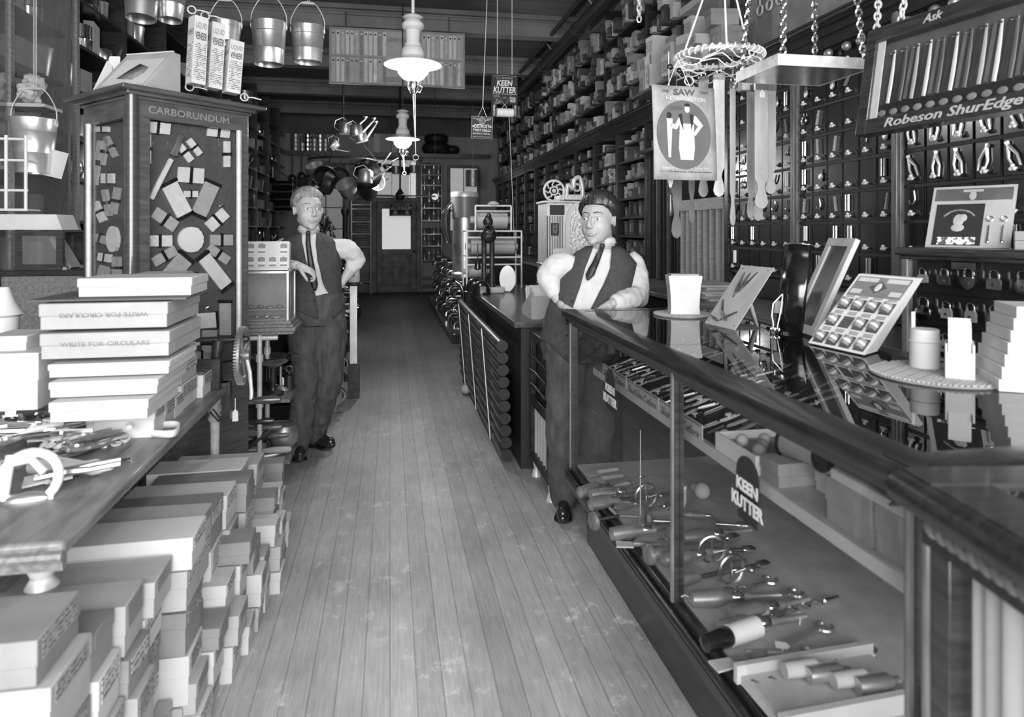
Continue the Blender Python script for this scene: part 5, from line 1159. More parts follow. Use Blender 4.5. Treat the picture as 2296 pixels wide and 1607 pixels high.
# ornate coin machine behind the man
p = P(1262, 560, y=4.75); bx_ = p.x; t = thing('coin_machine', 'ornate nickel-plated cash machine with a pierced round top and ribbed front behind the dark-haired man', 'machine', (P(1226, 500, y=4.75).x, 4.75, .9005))
px = 4.9/1490; Zt = lambda v: P(1262, v, y=4.75).z-.9
g = G(); g.bb(0, .34, 0, .3, 0, Zt(455)); g.bb(-.015, .355, -.012, .3, Zt(455), Zt(450)); g.bb(.13, .36, -.01, .3, Zt(448), Zt(436)); ob('body', g, PIPEW, t, bev=.006)
g = G(); g.bb(.02, .13, -.014, 0, Zt(482), Zt(460)); ob('coin_window', g, BLACK, t)
for k in range(10): g = G(); g.cyl((.01+k*.0125, -.01, Zt(575)), (.01+k*.0125, -.01, Zt(484)), .0042, n=8); ob('rib', g, ENAM, t)
g = G(); g.bb(.0, .13, -.004, .0, Zt(580), Zt(484)); ob('rib_backing', g, IRON, t)
g = G(); g.bb(.03, .085, -.022, -.015, Zt(528), Zt(500)); ob('name_plate', g, BLACK, t); text('JACK\nPOT', .03, CARD1, t, face((.058, -.023, Zt(514)), (1, 0, 0), (0, 0, 1)), wid=.04)
g = G(); arc = [(.14, Zt(600))]+[(.25+.11*math.cos(q), Zt(500)+.16*math.sin(q)) for q in [PI-PI*i/12 for i in range(13)]]+[(.36, Zt(600))]; g.prism(arc, .02, TR(0, -.03, 0)); ob('arched_front', g, ENAM, t)
g = G(); arc = [(.165+.0, Zt(600))]+[(.25+.085*math.cos(q), Zt(500)+.13*math.sin(q)) for q in [PI-PI*i/12 for i in range(13)]]+[(.335, Zt(600))]; g.prism(arc, .01, TR(0, -.038, 0)); ob('cast_relief', g, mat('cast_nickel_relief', .7, .45, .5, var=.35, scale=60, bump=.8), t)
g = G(); g.T = TR(.055, 0, Zt(428)) @ RX(PI/2); g.torus((0, 0, 0), .075, .009, 30, 8); g.torus((0, 0, 0), .03, .006, 20, 8)
for k in range(8): q = k*PI/4; g.tube([(.03*math.cos(q), .03*math.sin(q), 0), (.045*math.cos(q+.35), .045*math.sin(q+.35), 0), (.07*math.cos(q), .07*math.sin(q), 0)], .006, 6)
g.ball((0, 0, 0), .016); ob('pierced_wheel', g, ENAM, t)
g = G(); g.tube(cr([(.15, .0, Zt(440)), (.16, 0, Zt(415)), (.2, 0, Zt(422)), (.21, 0, Zt(403)), (.25, 0, Zt(398)), (.27, 0, Zt(420)), (.27, 0, Zt(440))]), .016, 10); g.torus((.23, 0, Zt(420)), .025, .009, 18, 8, RX(PI/2)); ob('crest', g, PIPEW, t)
# hot-water boiler and drum further back
p = P(1042, 545, y=8.1); t = thing('water_heater', 'large dull water heater with a banded drum on top beyond the paper rack', 'heater', (p.x, 8.1, 0)); Zb = lambda v: P(1042, v, y=8.1).z
g = G(); g.cyl((0, 0, .9), (0, 0, Zb(488)), .15, n=28); g.lathe([(.15, 0), (.17, .02), (.17, .06), (.15, .08)], (0, 0, .86), n=28); ob('body', g, GALV, t)
g = G(); g.cyl((0, 0, Zb(488)), (0, 0, Zb(442)), .165, n=28); ob('wooden_drum', g, W_MID, t)
g = G(); g.lathe([(.17, 0), (.172, .05), (.165, .06), (0, .06)], (0, 0, Zb(442)), n=28); ob('lid', g, PIPEW, t)
g = G(); g.bb(.0, .2, -.15, .15, 0, .86); ob('stand', g, W_BLK, t)
for k in range(3): g = G(); g.tube([(-.17-.03*k, -.05, Zb(545)), (-.2-.04*k, -.05, Zb(520)), (-.2-.04*k, -.05, Zb(480)), (-.17, -.05, Zb(470-8*k))], .013, 8); ob('pipe', g, NICK if k else IRON, t)
# faucet display board on the right of the aisle
t = thing('tap_display_stand', 'long low stand of taps right of the far aisle, grey end panel', 'stand', (.78, 8.45, 0))
g = G(); g.bb(.0, .5, 0, 5.2, 0, .09); g.bb(-.03, .53, -.03, 5.2, .09, .12); ob('kerb', g, W_DARKY, t)
g = G(); g.bb(.19, .42, .0, .02, .12, .88); ob('end_panel', g, GALV, t); g = G(); g.bb(.15, .32, -.03, .03, .88, .905); ob('end_cap', g, PIPEW, t)
g = G(); g.bb(.25, .29, .02, 5.1, .12, .95); ob('back_board', g, BLACK, t)
g = G(); g.tube([(.04, -.02, .8), (.1, -.03, .76), (.14, -.03, .66), (.14, -.03, .22), (.17, -.03, .17), (.34, -.03, .17)], .022, 10); ob('waste_pipe', g, NICK, t)
for z in (.6, .25): g = G(); g.cyl((.14, -.03, z), (.14, -.03, z+.04), .032, n=12); ob('coupling', g, NICK, t)
def faucet(k):
    g = G(); g.cyl((0, 0, 0), (-.09, 0, 0), .018, n=10); g.tube([(-.09, 0, 0), (-.14, 0, .0), (-.17, 0, -.03), (-.17, 0, -.07)], [.018, .016, .014, .016], 9); g.cyl((-.08, 0, 0), (-.08, 0, .06), .012, n=9); a = g
    h = G(); (h.torus((-.08, 0, .07), .032, .008, 14, 6) if k % 2 else h.cyl((-.12, 0, .065), (-.04, 0, .065), .009, n=8)); h.ball((-.08, 0, .065), .014)
    return mesh('body', a, [NICK, BRASS, IRON][k % 3]), mesh('handle', h, [NICK, IRON, ENAM][k % 3])
FA = [faucet(k) for k in range(6)]
n = 0
for j in range(4):
    for i in range(11):
        k = (i*5+j*3) % 6; y = 8.62+.42*i+.12*(j % 2); z = .25+.2*j
        q = thing('tap', '%s on the tap stand, %s row up, %s from the grey end panel' % (['nickel tap', 'brass tap', 'dark iron tap'][k % 3], ORD[j], ORD[i]), 'tap', (.78+.25, y, z), U(-.3, .3), 'taps on the display stand'); ob('body', FA[k][0], None, q); ob('handle', FA[k][1], None, q); q.scale = (1.25, 1.25, 1.25)
t = thing('tap_display_stand', 'long dark stepped stand of valves left of the aisle behind the fair-haired man', 'stand', (-1.0, 5.3, 0))
g = G(); g.bb(0, .5, 0, 6.6, 0, .1); g.bb(0, .4, 0, 6.6, .34, .38); g.bb(0, .3, 0, 6.6, .68, .72); g.bb(0, .06, 0, 6.6, 0, 1.15); ob('steps', g, W_BLK, t)
def valve(k):
    g = G(); g.cyl((-.07, 0, .06), (.07, 0, .06), .032, n=12); g.cyl((0, 0, .06), (0, 0, .14), .026, n=12); g.ball((0, 0, .06), .05, 12, 8); g.cyl((-.08, 0, .06), (-.055, 0, .06), .045, n=8); g.cyl((.055, 0, .06), (.08, 0, .06), .045, n=8)
    h = G(); h.torus((0, 0, .18), .05, .01, 18, 7); h.cyl((0, 0, .14), (0, 0, .19), .009, n=8); h.cyl((-.05, 0, .18), (.05, 0, .18), .007, n=6)
    return mesh('body', g, [IRON, TIN, NICK, BLACK][k]), mesh('handwheel', h, [NICK, IRON, PIPEW, STEEL][k])
VA = [valve(k) for k in range(4)]
for j in range(3):
    for i in range(16):
        k = (i*3+j) % 4; y = 5.4+.4*i+.1*j
        q = thing('valve', '%s valve on the %s step of the left fittings stand, %s from the front' % (['dark iron', 'dull grey', 'nickel', 'black'][k], ['bottom', 'middle', 'top'][j], ORD[i]), 'valve', (-.58-.1*j, y, .1+.34*j-(.04 if 0 else 0)+.0), U(-1.5, 1.5), 'valves on the left fittings stand'); ob('body', VA[k][0], None, q); ob('handwheel', VA[k][1], None, q); q.scale = (1.3, 1.3, 1.3)
# tiered gas burners hanging on the aisle edge of that stand
for i in range(9):
    p = P(770, 930-i*26, x=-.44) if i < 1 else None; y = 5.32+i*.17; z = .2+.09*i if i < 8 else .8
    q = thing('bib_tap', 'iron bib tap sticking out of the left fittings stand, %s from the floor' % ORD[i], 'tap', (-.52, y, z), PI+.5, 'bib taps on the left fittings stand'); ob('body', FA[2 if i % 2 else 0][0], None, q); ob('handle', FA[(i+1) % 6][1], None, q); q.scale = (1.1, 1.1, 1.1)
p = P(790, 900, y=5.6); t = thing('gas_burner_column', 'pale upright metal column with a labelled can on top behind the fair-haired man', 'column', (P(793, 700, y=5.9).x, 5.9, 0)); Zl = lambda v: P(790, v, y=5.9).z
g = G(); g.bb(-.03, .03, -.03, .03, .3, Zl(640)); ob('column', g, GALV, t)
g = G(); g.lathe([(.0, 0), (.07, 0), (.08, .01), (.06, .03), (0, .03)], (0, 0, Zl(640)), n=18); ob('collar', g, IRON, t)
g = G(); g.lathe([(0, 0), (.05, 0), (.052, .02), (.05, .13), (.045, .15), (0, .16)], (0, 0, Zl(632)), n=20); ob('can', g, CARD1, t); text('S', .04, INK, t, face((0, -.053, Zl(615)), (1, 0, 0), (0, 0, 1)))
g = G(); g.bb(-.05, .05, -.05, .05, 0, .3); ob('foot', g, IRON, t)

# =================== HANGING SIGNS, LAMPS, RULES ===================
def wireup(t_, xs, z0, z, m=ROPE, r=.003):
    g = G()
    for x in xs: g.cyl((x, 0, z0), (x, 0, z), r, n=5)
    return ob('hanging_wire', g, m, t_)
# KEEN KUTTER string-holder sign
y = 6.4; a = P(1102, 262, y=y); b = P(1161, 168, y=y); W_, H_ = b.x-a.x, b.z-a.z
t = thing('string_holder_sign', 'black KEEN KUTTER sign with a white string cone hung from the ceiling', 'sign', ((a.x+b.x)/2, y, a.z))
g = G(); g.bb(-W_/2, W_/2, 0, .012, H_*.3, H_); g.bb(-W_/2, -W_*.3, 0, .012, 0, H_*.3); g.bb(W_*.3, W_/2, 0, .012, 0, H_*.3); ob('board', g, INK, t, bev=.003)
F = lambda x, z, q=0: face((x, -.001, z), (math.cos(q), 0, math.sin(q)), (-math.sin(q), 0, math.cos(q)))
text('E.C. SIMMONS', .014*1.3, CARD1, t, F(0, H_*.91), wid=W_*.6); text('KEEN', H_*.13, PAPER, t, F(0, H_*.79), wid=W_*.6, bold=.04, shear=.15); text('KUTTER', H_*.14, PAPER, t, F(0, H_*.63), wid=W_*.86, bold=.04, shear=.15)
text('TOOLS\nand\nCUTLERY', H_*.06, CARD1, t, F(-W_*.3, H_*.41, .3), wid=W_*.26); text('U.S.A.', H_*.05, CARD1, t, F(0, H_*.46), wid=W_*.12)
for x0, x1, z0, z1 in ((.2, .42, .35, .47), (-.44, -.36, .03, .28), (.36, .44, .03, .28)): g = G(); g.bb(W_*x0, W_*x1, -.002, 0, H_*z0, H_*z1); ob('fine_print', g, PRINTW, t)
g = G(); g.bb(-W_*.47, W_*.47, -.002, 0, H_*.535, H_*.545)
for x, z, x2, z2 in ((-W_*.25, H_*.53, 0, H_*.27), (W_*.25, H_*.53, 0, H_*.27), (-W_*.45, H_*.95, 0, H_*.98), (0, H_*.98, W_*.45, H_*.95)): g.cyl((x, -.001, z), (x2, -.001, z2), .0018, n=5)
ob('border_lines', g, CARD1, t); g = G(); g.cyl((-W_*.31, -.02, H_*.1), (W_*.31, -.02, H_*.1), .042, .042, n=24); ob('string_cone', g, ROPE, t)
g = G(); g.cyl((0, -.005, H_*.3), (-W_*.15, -.015, H_*.18), .002, n=5); g.cyl((0, -.005, H_*.3), (W_*.1, -.015, H_*.18), .002, n=5); g.tube([(W_*.13, -.05, H_*.03), (W_*.22, -.05, -.5), (W_*.33, -.05, -1.2)], .0025, 5); ob('string', g, ROPE, t)
wireup(t, (-W_*.28, W_*.28), H_, ZC-a.z)
# DETROIT TWIST DRILLS
y = 6.0; a = P(1056, 310, y=y); b = P(1103, 262, y=y); W_, H_ = b.x-a.x, b.z-a.z
t = thing('drill_sign', 'small black DETROIT TWIST DRILLS sign hung on a chain', 'sign', ((a.x+b.x)/2, y, a.z)); t.rotation_euler = (0, .04, -.12)
g = G(); g.bb(-W_/2, W_/2, 0, .006, 0, H_); ob('board', g, INK, t)
text('EACH             OUR\n   ONE       BEST', H_*.05, PAPER, t, F(0, H_*.87), wid=W_*.84); text('DETROIT', H_*.17, PAPER, t, F(0, H_*.55), wid=W_*.7, bold=.02); text('TWIST DRILLS', H_*.12, PAPER, t, F(0, H_*.37), wid=W_*.84, bold=.02); text('REAMERS CUTTERS Etc.', H_*.07, PAPER, t, F(0, H_*.22), wid=W_*.84); text('Detroit Twist Drill Co. Detroit Mich.', H_*.04, PAPER, t, F(0, H_*.08), wid=W_*.8)
g = G(); g.T = TR(0, -.002, H_*.8) @ RX(PI/2)
for s in (1, .6, .15): g.tube([(W_*.16*s*math.cos(q), W_*.18*math.sin(q), 0) for q in [2*PI*i/20 for i in range(20)]], .0014, 5, closed=True)
for zq in (-.1, 0, .1): w0 = math.sqrt(.18**2-zq**2)*W_*.9; g.cyl((-w0, zq*W_, 0), (w0, zq*W_, 0), .0014, n=5)
ob('globe_emblem', g, CARD1, t)
g = G()
for x in (-W_*.4, W_*.4): g.T = TR(x, -.001, H_*.55) @ RX(PI/2); g.lathe([(.012, 0), (.012, .001), (0, .001)], n=12)
ob('spot_emblem', g, CARD1, t)
g = G(); g.bb(-W_/2, W_/2, -.001, 0, 0, .003); g.bb(-W_/2, W_/2, -.001, 0, H_-.003, H_); g.bb(-W_/2, -W_/2+.003, -.001, 0, 0, H_); g.bb(W_/2-.003, W_/2, -.001, 0, 0, H_); ob('border', g, CARD2, t)
g = G(); g.cyl((-W_*.2, 0, H_), (0, 0, H_+.09), .002, n=5); g.cyl((W_*.2, 0, H_), (0, 0, H_+.09), .002, n=5); g.cyl((0, 0, H_+.09), (0, 0, ZC-a.z), .004, n=5); ob('hanging_chain', g, PIPEW, t)
# board of thermometers / rules
y = 8.35; a = P(738, 187, y=y); b = P(1042, 76, y=y); W_, H_ = b.x-a.x, b.z-a.z
t = thing('rule_display_board', 'wide pale board with two rows of rules hanging behind the large gas lamp', 'display board', (a.x, y, a.z))
g = G(); g.bb(0, W_, 0, .02, 0, H_); ob('board', g, mat('grey_painted_board', .36, .7, var=.1), t)
g = G(); g.bb(0, W_, -.008, 0, 0, .02); g.bb(0, W_, -.008, 0, H_-.02, H_); g.bb(0, .015, -.008, 0, 0, H_); g.bb(W_-.015, W_, -.008, 0, 0, H_); g.bb(.03, W_*.39, -.006, 0, H_*.485, H_*.5); g.bb(W_*.63, W_-.03, -.006, 0, H_*.485, H_*.5); ob('rail', g, CARD2, t)
for r in range(2):
    for i in range(22):
        x = .05+i*.0555 if i < 12 else W_*.66+(i-12)*.0545
        m_ = rnd.choice([WHITE, WHITE, CARD1, CARD2, TIN]); g = G(); g.bb(x-.018, x+.018, -.012, -.002, .03+r*H_*.48, .03+r*H_*.48+H_*.42); o = ob('rule', g, m_, t)
        g = G(); g.T = TR(x, -.0125, .03+r*H_*.48+H_*.37) @ RX(PI/2); g.lathe([(0, 0), (.012, 0), (.012, .002), (0, .002)], n=10); ob('rule_end', g, ENAM if m_ in (TIN, CARD2) else IRON, o)
for x0, x1, z0, z1 in ((.42, .6, .78, .86), (.41, .56, .06, .16)): g = G(); g.bb(W_*x0, W_*x1, -.003, 0, H_*z0, H_*z1); ob('fine_print', g, PRINTG, t)
g = G(); g.cyl((W_*.12, .01, H_), (W_*.12, .01, H_+.2), .005); g.cyl((W_*.88, .01, H_), (W_*.88, .01, H_+.2), .005); ob('hanging_wire', g, IRON, t)
# inverted gas lamps
def gaslamp(lbl, u, v, y, s, gm, lit):
    a = P(u, v, y=y); t = thing('gas_lamp', lbl, 'lamp', (a.x, y, a.z), group=None)
    g = G(); g.cyl((0, 0, .3*s), (0, 0, ZC-a.z), .012 if lit else .006, n=10); ob('ceiling_rod', g, ENAM if lit else IRON, t)
    g = G(); g.lathe([(.006, .38), (.06, .365), (.078, .35), (.06, .338), (.02, .33)], n=28); g.T = Matrix(); ob('canopy', G_scale(g, s), ENAM, t)
    g = G(); g.lathe([(.02, .33), (.06, .325), (.082, .3), (.082, .27), (.055, .25), (.052, .17), (.062, .15), (.062, .135), (.08, .12), (.088, .085), (.09, .06), (.06, .04)], n=28); ob('chimney', G_scale(g, s), ENAM, t)
    g = G(); g.lathe([(.09, .055), (.12, .03), (.21, .005), (.212, -.002), (.13, .0), (.06, .02)], n=40); ob('shade', G_scale(g, s), ENAM, t)
    g = G(); g.lathe([(.03, .03), (.09, .02), (.115, -.02), (.11, -.06), (.075, -.1), (.035, -.12), (.0, -.122)], n=30); ob('globe', G_scale(g, s), gm, t)
    g = G(); g.lathe([(.0, -.12), (.035, -.122), (.038, -.16), (.03, -.19), (.018, -.21), (0, -.22)], n=16); g.tube([(.03, 0, -.13), (.07, 0, -.16), (.05, 0, -.2), (.02, 0, -.19)], .005, 7)
    for q in range(5): g.tube([(.04*math.cos(q*1.25), .04*math.sin(q*1.25), -.11), (.045*math.cos(q*1.25), .045*math.sin(q*1.25), -.17), (.02*math.cos(q*1.25), .02*math.sin(q*1.25), -.21)], .004, 6)
    ob('burner', G_scale(g, s), NICK, t)
    L_ = .66 if lit else .4
    g = G(); g.cyl((.015, 0, -.2), (.02, 0, -L_), .003, n=5); g.cyl((.0, 0, -.2), (.02, 0, -L_), .003, n=5); g.torus((.02, 0, -L_-.02), .02, .0025, 18, 5, RX(PI/2)); ob('pull_chain', g, PIPEW, t)
    return t, a
def G_scale(g, s): g.v = [(x*s, y*s, z*s) for x, y, z in g.v]; return g
t, a = gaslamp('large lit white-enamelled gas lamp hanging over the near aisle', 926, 146, 4.95, 1.0, GLOBE, True)
for (loc, e, r) in (((a.x, a.y, a.z-.2), 26, .08),):
    l = bpy.data.lights.new('gas_lamp_light', 'POINT'); l.energy = e; l.shadow_soft_size = r; o = bpy.data.objects.new('gas_lamp_light', l); COL.objects.link(o); o.location = loc
t, a = gaslamp('smaller white-enamelled gas lamp hanging over the far aisle', 903, 312, 8.3, .98, GLOBE2, False)
l = bpy.data.lights.new('gas_lamp_light', 'POINT'); l.energy = 40; l.shadow_soft_size = .1; o = bpy.data.objects.new('gas_lamp_light', l); COL.objects.link(o); o.location = (a.x, a.y, a.z-.35)

# =================== HANGING POTS, KETTLES, FLUES (middle distance) ===================
def ringed(t_, g, nme, m): return ob(nme, g, m, t_)
hx = P(770, 360, y=8.6); t = thing('hanging_rack', 'dark iron hoop crowded with pans hung over the left of the far aisle', 'rack', hx)
g = G(); g.torus((0, 0, 0), .42, .014, 36, 8); 
for q in (0, 2.1, 4.2): g.cyl((.42*math.cos(q), .42*math.sin(q), 0), (.0, 0, .5), .007, n=6)
ob('ring', g, IRON, t); g = G(); g.cyl((0, 0, .5), (0, 0, ZC-hx.z), .012); ob('rod', g, IRON, t)
def pan(r, h, m, handle=.2):
    g = G(); g.lathe([(0, 0), (r*.8, 0), (r, h), (r*1.04, h+.004), (r*.96, h), (r*.76, .01), (0, .01)], n=22); a = mesh('bowl', g, m); g = G(); g.tube([(r, 0, h*.9), (r+handle*.5, 0, h), (r+handle, 0, h*1.1)], [.009, .007, .011], 7, fl=.5); return a, mesh('handle', g, IRON)
PN = [pan(.15, .09, IRON), pan(.12, .12, TIN), pan(.18, .06, BLACK, .28), pan(.11, .14, GALV, .16), pan(.14, .1, BLACK)]
for i in range(14):
    q = i*2*PI/14; k = i % 5; r = .42
    tt = TR(hx.x+r*math.cos(q)*U(.75, 1.08), hx.y+r*math.sin(q), hx.z-.2-.07*(i % 4)) @ RZ(U(0, 6)) @ RX(U(-1.2, 1.2)) @ RY(U(-1.4, -.6))
    o = thing('hanging_pan', '%s hung on the iron hoop, %s counted around from its right side' % (['dark frying pan', 'tin saucepan', 'black skillet', 'galvanised dipper', 'black saucepan'][k], ORD[i]), 'pan', group='pans on the iron hoop', M=tt); ob('bowl', PN[k][0], None, o); ob('handle', PN[k][1], None, o)
def can(u, v, y, s, rot, lbl, m=GALV):
    a = P(u, v, y=y); t_ = thing('watering_can', lbl, 'watering can', M=TR(a) @ RY(rot) @ Matrix.Scale(s, 4))
    g = G(); g.lathe([(0, 0), (.1, 0), (.105, .01), (.1, .16), (.095, .17), (.05, .2), (0, .2)], n=22); ob('body', g, m, t_)
    g = G(); g.cyl((.08, 0, .04), (.3, 0, .24), .022, .012, n=10); g.lathe([(.012, 0), (.04, .03), (0, .035)], (.3, 0, .24), n=12); ob('spout', g, m, t_)
    g = G(); g.tube([(-.1, 0, .04), (-.17, 0, .1), (-.15, 0, .2), (-.04, 0, .25), (.02, 0, .2)], .008, 7); ob('handle', g, m, t_)
can(800, 305, 8.2, .75, -.1, 'topmost tin watering can in the hanging cluster'); can(812, 318, 8.25, .75, -.25, 'second tin watering can in the hanging cluster'); can(818, 410, 8.1, .85, .1, 'large dull kettle hanging lowest in the cluster', TIN); can(740, 330, 8.5, .6, .9, 'small tilted can at the left of the hanging cluster', TIN); can(775, 300, 8.4, .8, 0, 'round tin pot beside the watering cans', GALV)
for i, (u, v) in enumerate(((655, 400), (676, 395), (694, 400))):
    a = P(u, v, y=15.45); t_ = thing('hanging_implement', ['dark pulley', 'bundle of dark rods', 'dark iron hook block'][i]+' hanging under the rear wall shelf at the left', 'implement', a)
    g = G(); g.cyl((0, 0, .1), (0, 0, zs-.045-a.z), .012); g.lathe([(.02, .1), (.07, .06), (.09, 0), (.07, -.06), (.02, -.1)], n=14, sc=(1, .5)); ob('body', g, IRON, t_); g = G(); g.torus((0, 0, -.14), .08, .02, 16, 8, RX(PI/2)); ob('ring', g, IRON, t_)
# =================== LEFT: TABLE WITH BOXES ===================
TX0, TX1, TY0, TY1, TT = -1.75, -.69, 1.58, 3.17, .78
t = thing('display_table', 'long worn wooden table at the lower left heaped with tools and cartons', 'table', (TX0, TY0, 0))
lx, ly = TX1-TX0, TY1-TY0
g = G(); g.bb(0, lx, 0, ly, TT-.035, TT); ob('tabletop', g, mat('worn_grey_tabletop', .17, .45, var=.45, scale=5, stretch=(7, 1, 7), bump=.06, coat=.1), t, bev=.01)
g = G(); g.bb(.0, lx-.005, .005, .025, TT-.065, TT-.035); g.cyl((0, -.004, TT-.03), (lx, -.004, TT-.03), .012, n=8); ob('apron', g, W_MID, t)
def tleg(x, y):
    g = G(); g.lathe([(.018, 0), (.03, .02), (.02, .04), (.017, .3), (.02, .6), (.03, .62), (.022, .64), (.034, .66), (.022, .68), (.03, .7), (.03, TT-.035)], (x, y, 0), n=16); return g
for x, y in ((lx-.07, .06), (lx-.07, ly-.05), (.1, .06), (.1, ly-.05)): ob('leg', tleg(x, y), PIPEW, t)
# ---- stacks of stock boxes under and beside the table
CM = [CARD1, WHITE, CARD2, CARD1, WHITE, CARD1]
shade = {id(CARD1): 'pale grey', id(WHITE): 'white', id(CARD2): 'mid grey', id(CARD3): 'dark grey'}
def crate(name, lbl, x1, y, z, w, d, h, m, rz=0, grp=None, lm=PRINTG):
    """x1: right (aisle) side; w along y; d along x"""
    q = thing(name, lbl, 'box', (x1-d/2, y+w/2, z), rz, grp)
    g = G(); g.bb(-d/2, d/2, -w/2, w/2, 0, h*.8); ob('body', g, m, q, bev=.0015)
    g = G(); lh = h*U(.35, .6); g.bb(-d/2-.003, d/2+.003, -w/2-.003, w/2+.003, h-lh, h); ob('lid', g, m, q, bev=.0025)
    g = G(); g.bb(d/2+.003, d/2+.0042, -w*.4, w*.4, h-lh*.9, h-lh*.1); ob('label', g, lm, q)
    return q
y = 1.50; col = 0
cols = []
# (y start, width, depth, right side x, heights, base z)
# first big stack in front of the table leg
zs_ = 0.0
for k, h in enumerate((.16, .16, .16, .13, .09)):
    crate('stock_box', 'wide grey box in the big stack at the bottom left corner, %s from the floor' % ORD[k], -.60-.01*k+(0.012 if k % 2 else 0), 1.36, zs_, .17, .62, h-.004, [CARD2, CARD2, CARD2, CARD1, CARD2][k], 0, 'wide boxes at the bottom left'); zs_ += h
def stack(lbl, y, w, d, x1, hs, ms, z=0, jit=.024):
    for k, h in enumerate(hs):
        m = ms[k % len(ms)]
        crate('stock_box', '%s box, %s from the floor, %s' % (shade[id(m)], ORD[k], lbl), x1+U(-jit, jit), y, z, w-.006, d, h-.004, m, U(-.03, .03), 'boxes in the '+lbl, [PRINTG, PRINT, CARD2][(k+int(y*10)) % 3] if m is not WHITE else [PRINT, PRINTG][k % 2]); z += h
A_ = [CARD1, WHITE, CARD2]; B2 = [CARD2, CARD1, CARD1]; C2 = [WHITE, CARD1, WHITE, CARD2]
# inner row (under table edge)
inner = [(1.54, .12, -.60), (1.67, .13, -.585), (1.81, .15, -.60), (1.97, .15, -.565), (2.13, .14, -.58), (2.28, .17, -.55), (2.46, .15, -.575), (2.62, .15, -.54), (2.78, .15, -.56), (2.94, .16, -.55), (3.11, .13, -.57)]
seqs = [(.1, .09, .12, .1, .12, .1), (.13, .12, .14, .1, .13), (.08, .1, .09, .12, .11, .1), (.14, .15, .13, .12, .1), (.12, .09, .1, .09, .12, .1), (.15, .13, .16, .14), (.1, .11, .12, .1, .13), (.14, .13, .15, .12), (.1, .12, .1, .12, .1), (.13, .12, .15, .1), (.1, .1, .12, .1)]
for i, ((y, w, x), hs) in enumerate(zip(inner, seqs)): hs = [q*.94 for q in hs]; stack('%s stack under the table edge from the front' % ORD[i], y, w, .34, x, hs, [A_, B2, C2][i % 3])
outer = [(1.98, .13, -.53, (.1, .09)), (2.12, .12, -.525, (.08, .11, .07)), (2.25, .13, -.50, (.12, .1, .1)), (2.39, .12, -.485, (.1, .09, .12, .08)), (2.52, .11, -.465, (.09, .12, .11)), (2.64, .11, -.475, (.12, .1)), (2.77, .12, -.445, (.09, .1, .09)), (2.9, .12, -.47, (.1, .14, .1)), (3.04, .1, -.49, (.13, .12, .07)), (3.17, .12, -.48, (.12,)), (3.32, .1, -.5, (.1, .1, .14))]
for i, (y, w, x, hs) in enumerate(outer): stack('%s low outer stack from the front' % ORD[i], y, w, .2, x, hs, [C2, A_, [WHITE, CARD1]][i % 3])
# ---- cartons on the table
def tcart(lbl, u0, v1, u1, v0, y, dpt, m, textl=None, rot=False, grp=None, lid=.5, name='carton'):
    a = P(u0, v1, y=y); b = P(u1, v0, y=y); w_ = b.x-a.x; h_ = b.z-a.z
    q = thing(name, lbl, 'box', ((a.x+b.x)/2, y, a.z), 0, grp)
    g = G(); g.bb(-w_/2, w_/2, 0, dpt, 0, h_*.85); ob('body', g, m, q, bev=.002); g = G(); g.bb(-w_/2-.004, w_/2+.004, -.004, dpt+.004, h_*(1-lid), h_); ob('lid', g, m, q, bev=.004)
    if textl: text(textl, h_*.17, CARD2, q, face((0, -.0055, h_*.55), ((-1 if rot else 1), 0, 0), (0, 0, (-1 if rot else 1))), wid=w_*.7)
    return q
y = 2.30
zb = lambda v: P(240, v, y=y).z
tcart('white carton at the bottom of the table stack', 112, 948, 330, 893, 2.22, .3, WHITE, name='carton')
tcart('white carton second from the bottom of the table stack', 112, 892, 352, 848, 2.26, .3, WHITE)
tcart('white carton third from the bottom of the table stack', 110, 847, 378, 808, 2.3, .3, WHITE)
tcart('long grey carton reading WRITE FOR CIRCULARS, right way up', 92, 806, 378, 741, 2.3, .36, CARD1, 'WRITE FOR CIRCULARS')
tcart('long grey carton reading WRITE FOR CIRCULARS upside down', 90, 740, 374, 676, 2.3, .36, CARD1, 'WRITE FOR CIRCULARS', True)
g = G(); a = P(250, 674, y=2.3); g.bb(-.24, .22, 0, .3, 0, .006); tag(ob('card_sheet', g, CARD3, loc=(a.x, 2.3, a.z)), 'thin dark sheet between the upside-down carton and the white top carton', 'card')
tcart('long white carton on the very top of the table stack', 176, 666, 428, 621, 2.36, .2, WHITE)
# tall stack to the right, printed ends
a = P(412, 950, y=2.5)
z = TT; k = 0
for h, m, x, w, l in ((.1, WHITE, -.735, .2, 'white'), (.08, CARD1, -.735, .22, 'pale'), (.05, WHITE, -.74, .2, 'white'), (.05, CARD2, -.75, .18, 'grey'), (.06, WHITE, -.745, .2, 'white'), (.05, CARD1, -.75, .18, 'pale'), (.07, CARD2, -.745, .16, 'grey'), (.05, CARD1, -.75, .2, 'pale')):
    crate('carton', '%s carton, %s up in the printed stack right of the WRITE FOR CIRCULARS cartons' % (l, ORD[k]), x-.02, 2.62, z, .2, .16, h-.003, m, U(-.03, .03), 'printed cartons beside the long cartons', PRINT if k % 2 else PRINTG); z += h; k += 1
for k in range(3): crate('carton', 'printed carton in the low table row towards the grinder, %s from the front' % ORD[k], -.75, 2.32+.0+k*.105, TT, .1, .2, .1-.012*k, [WHITE, CARD1, WHITE][k], .0, 'low printed row on the table', PRINTG)
q = crate('round_label_carton', 'square carton with a round grey label and dark lid near the grinder', -.735, 2.83, TT, .17, .13, .09, WHITE, -.0)
g = G(); g.T = TR(0, -.089, .045) @ RX(PI/2); g.lathe([(0, 0), (.033, 0), (.033, .001), (0, .001)], n=24, sc=(1.1, 1)); ob('round_label', g, CARD2, q); g = G(); g.bb(-.068, .068, -.088, .088, .0905, .102); ob('dark_lid', g, CARD3, q)
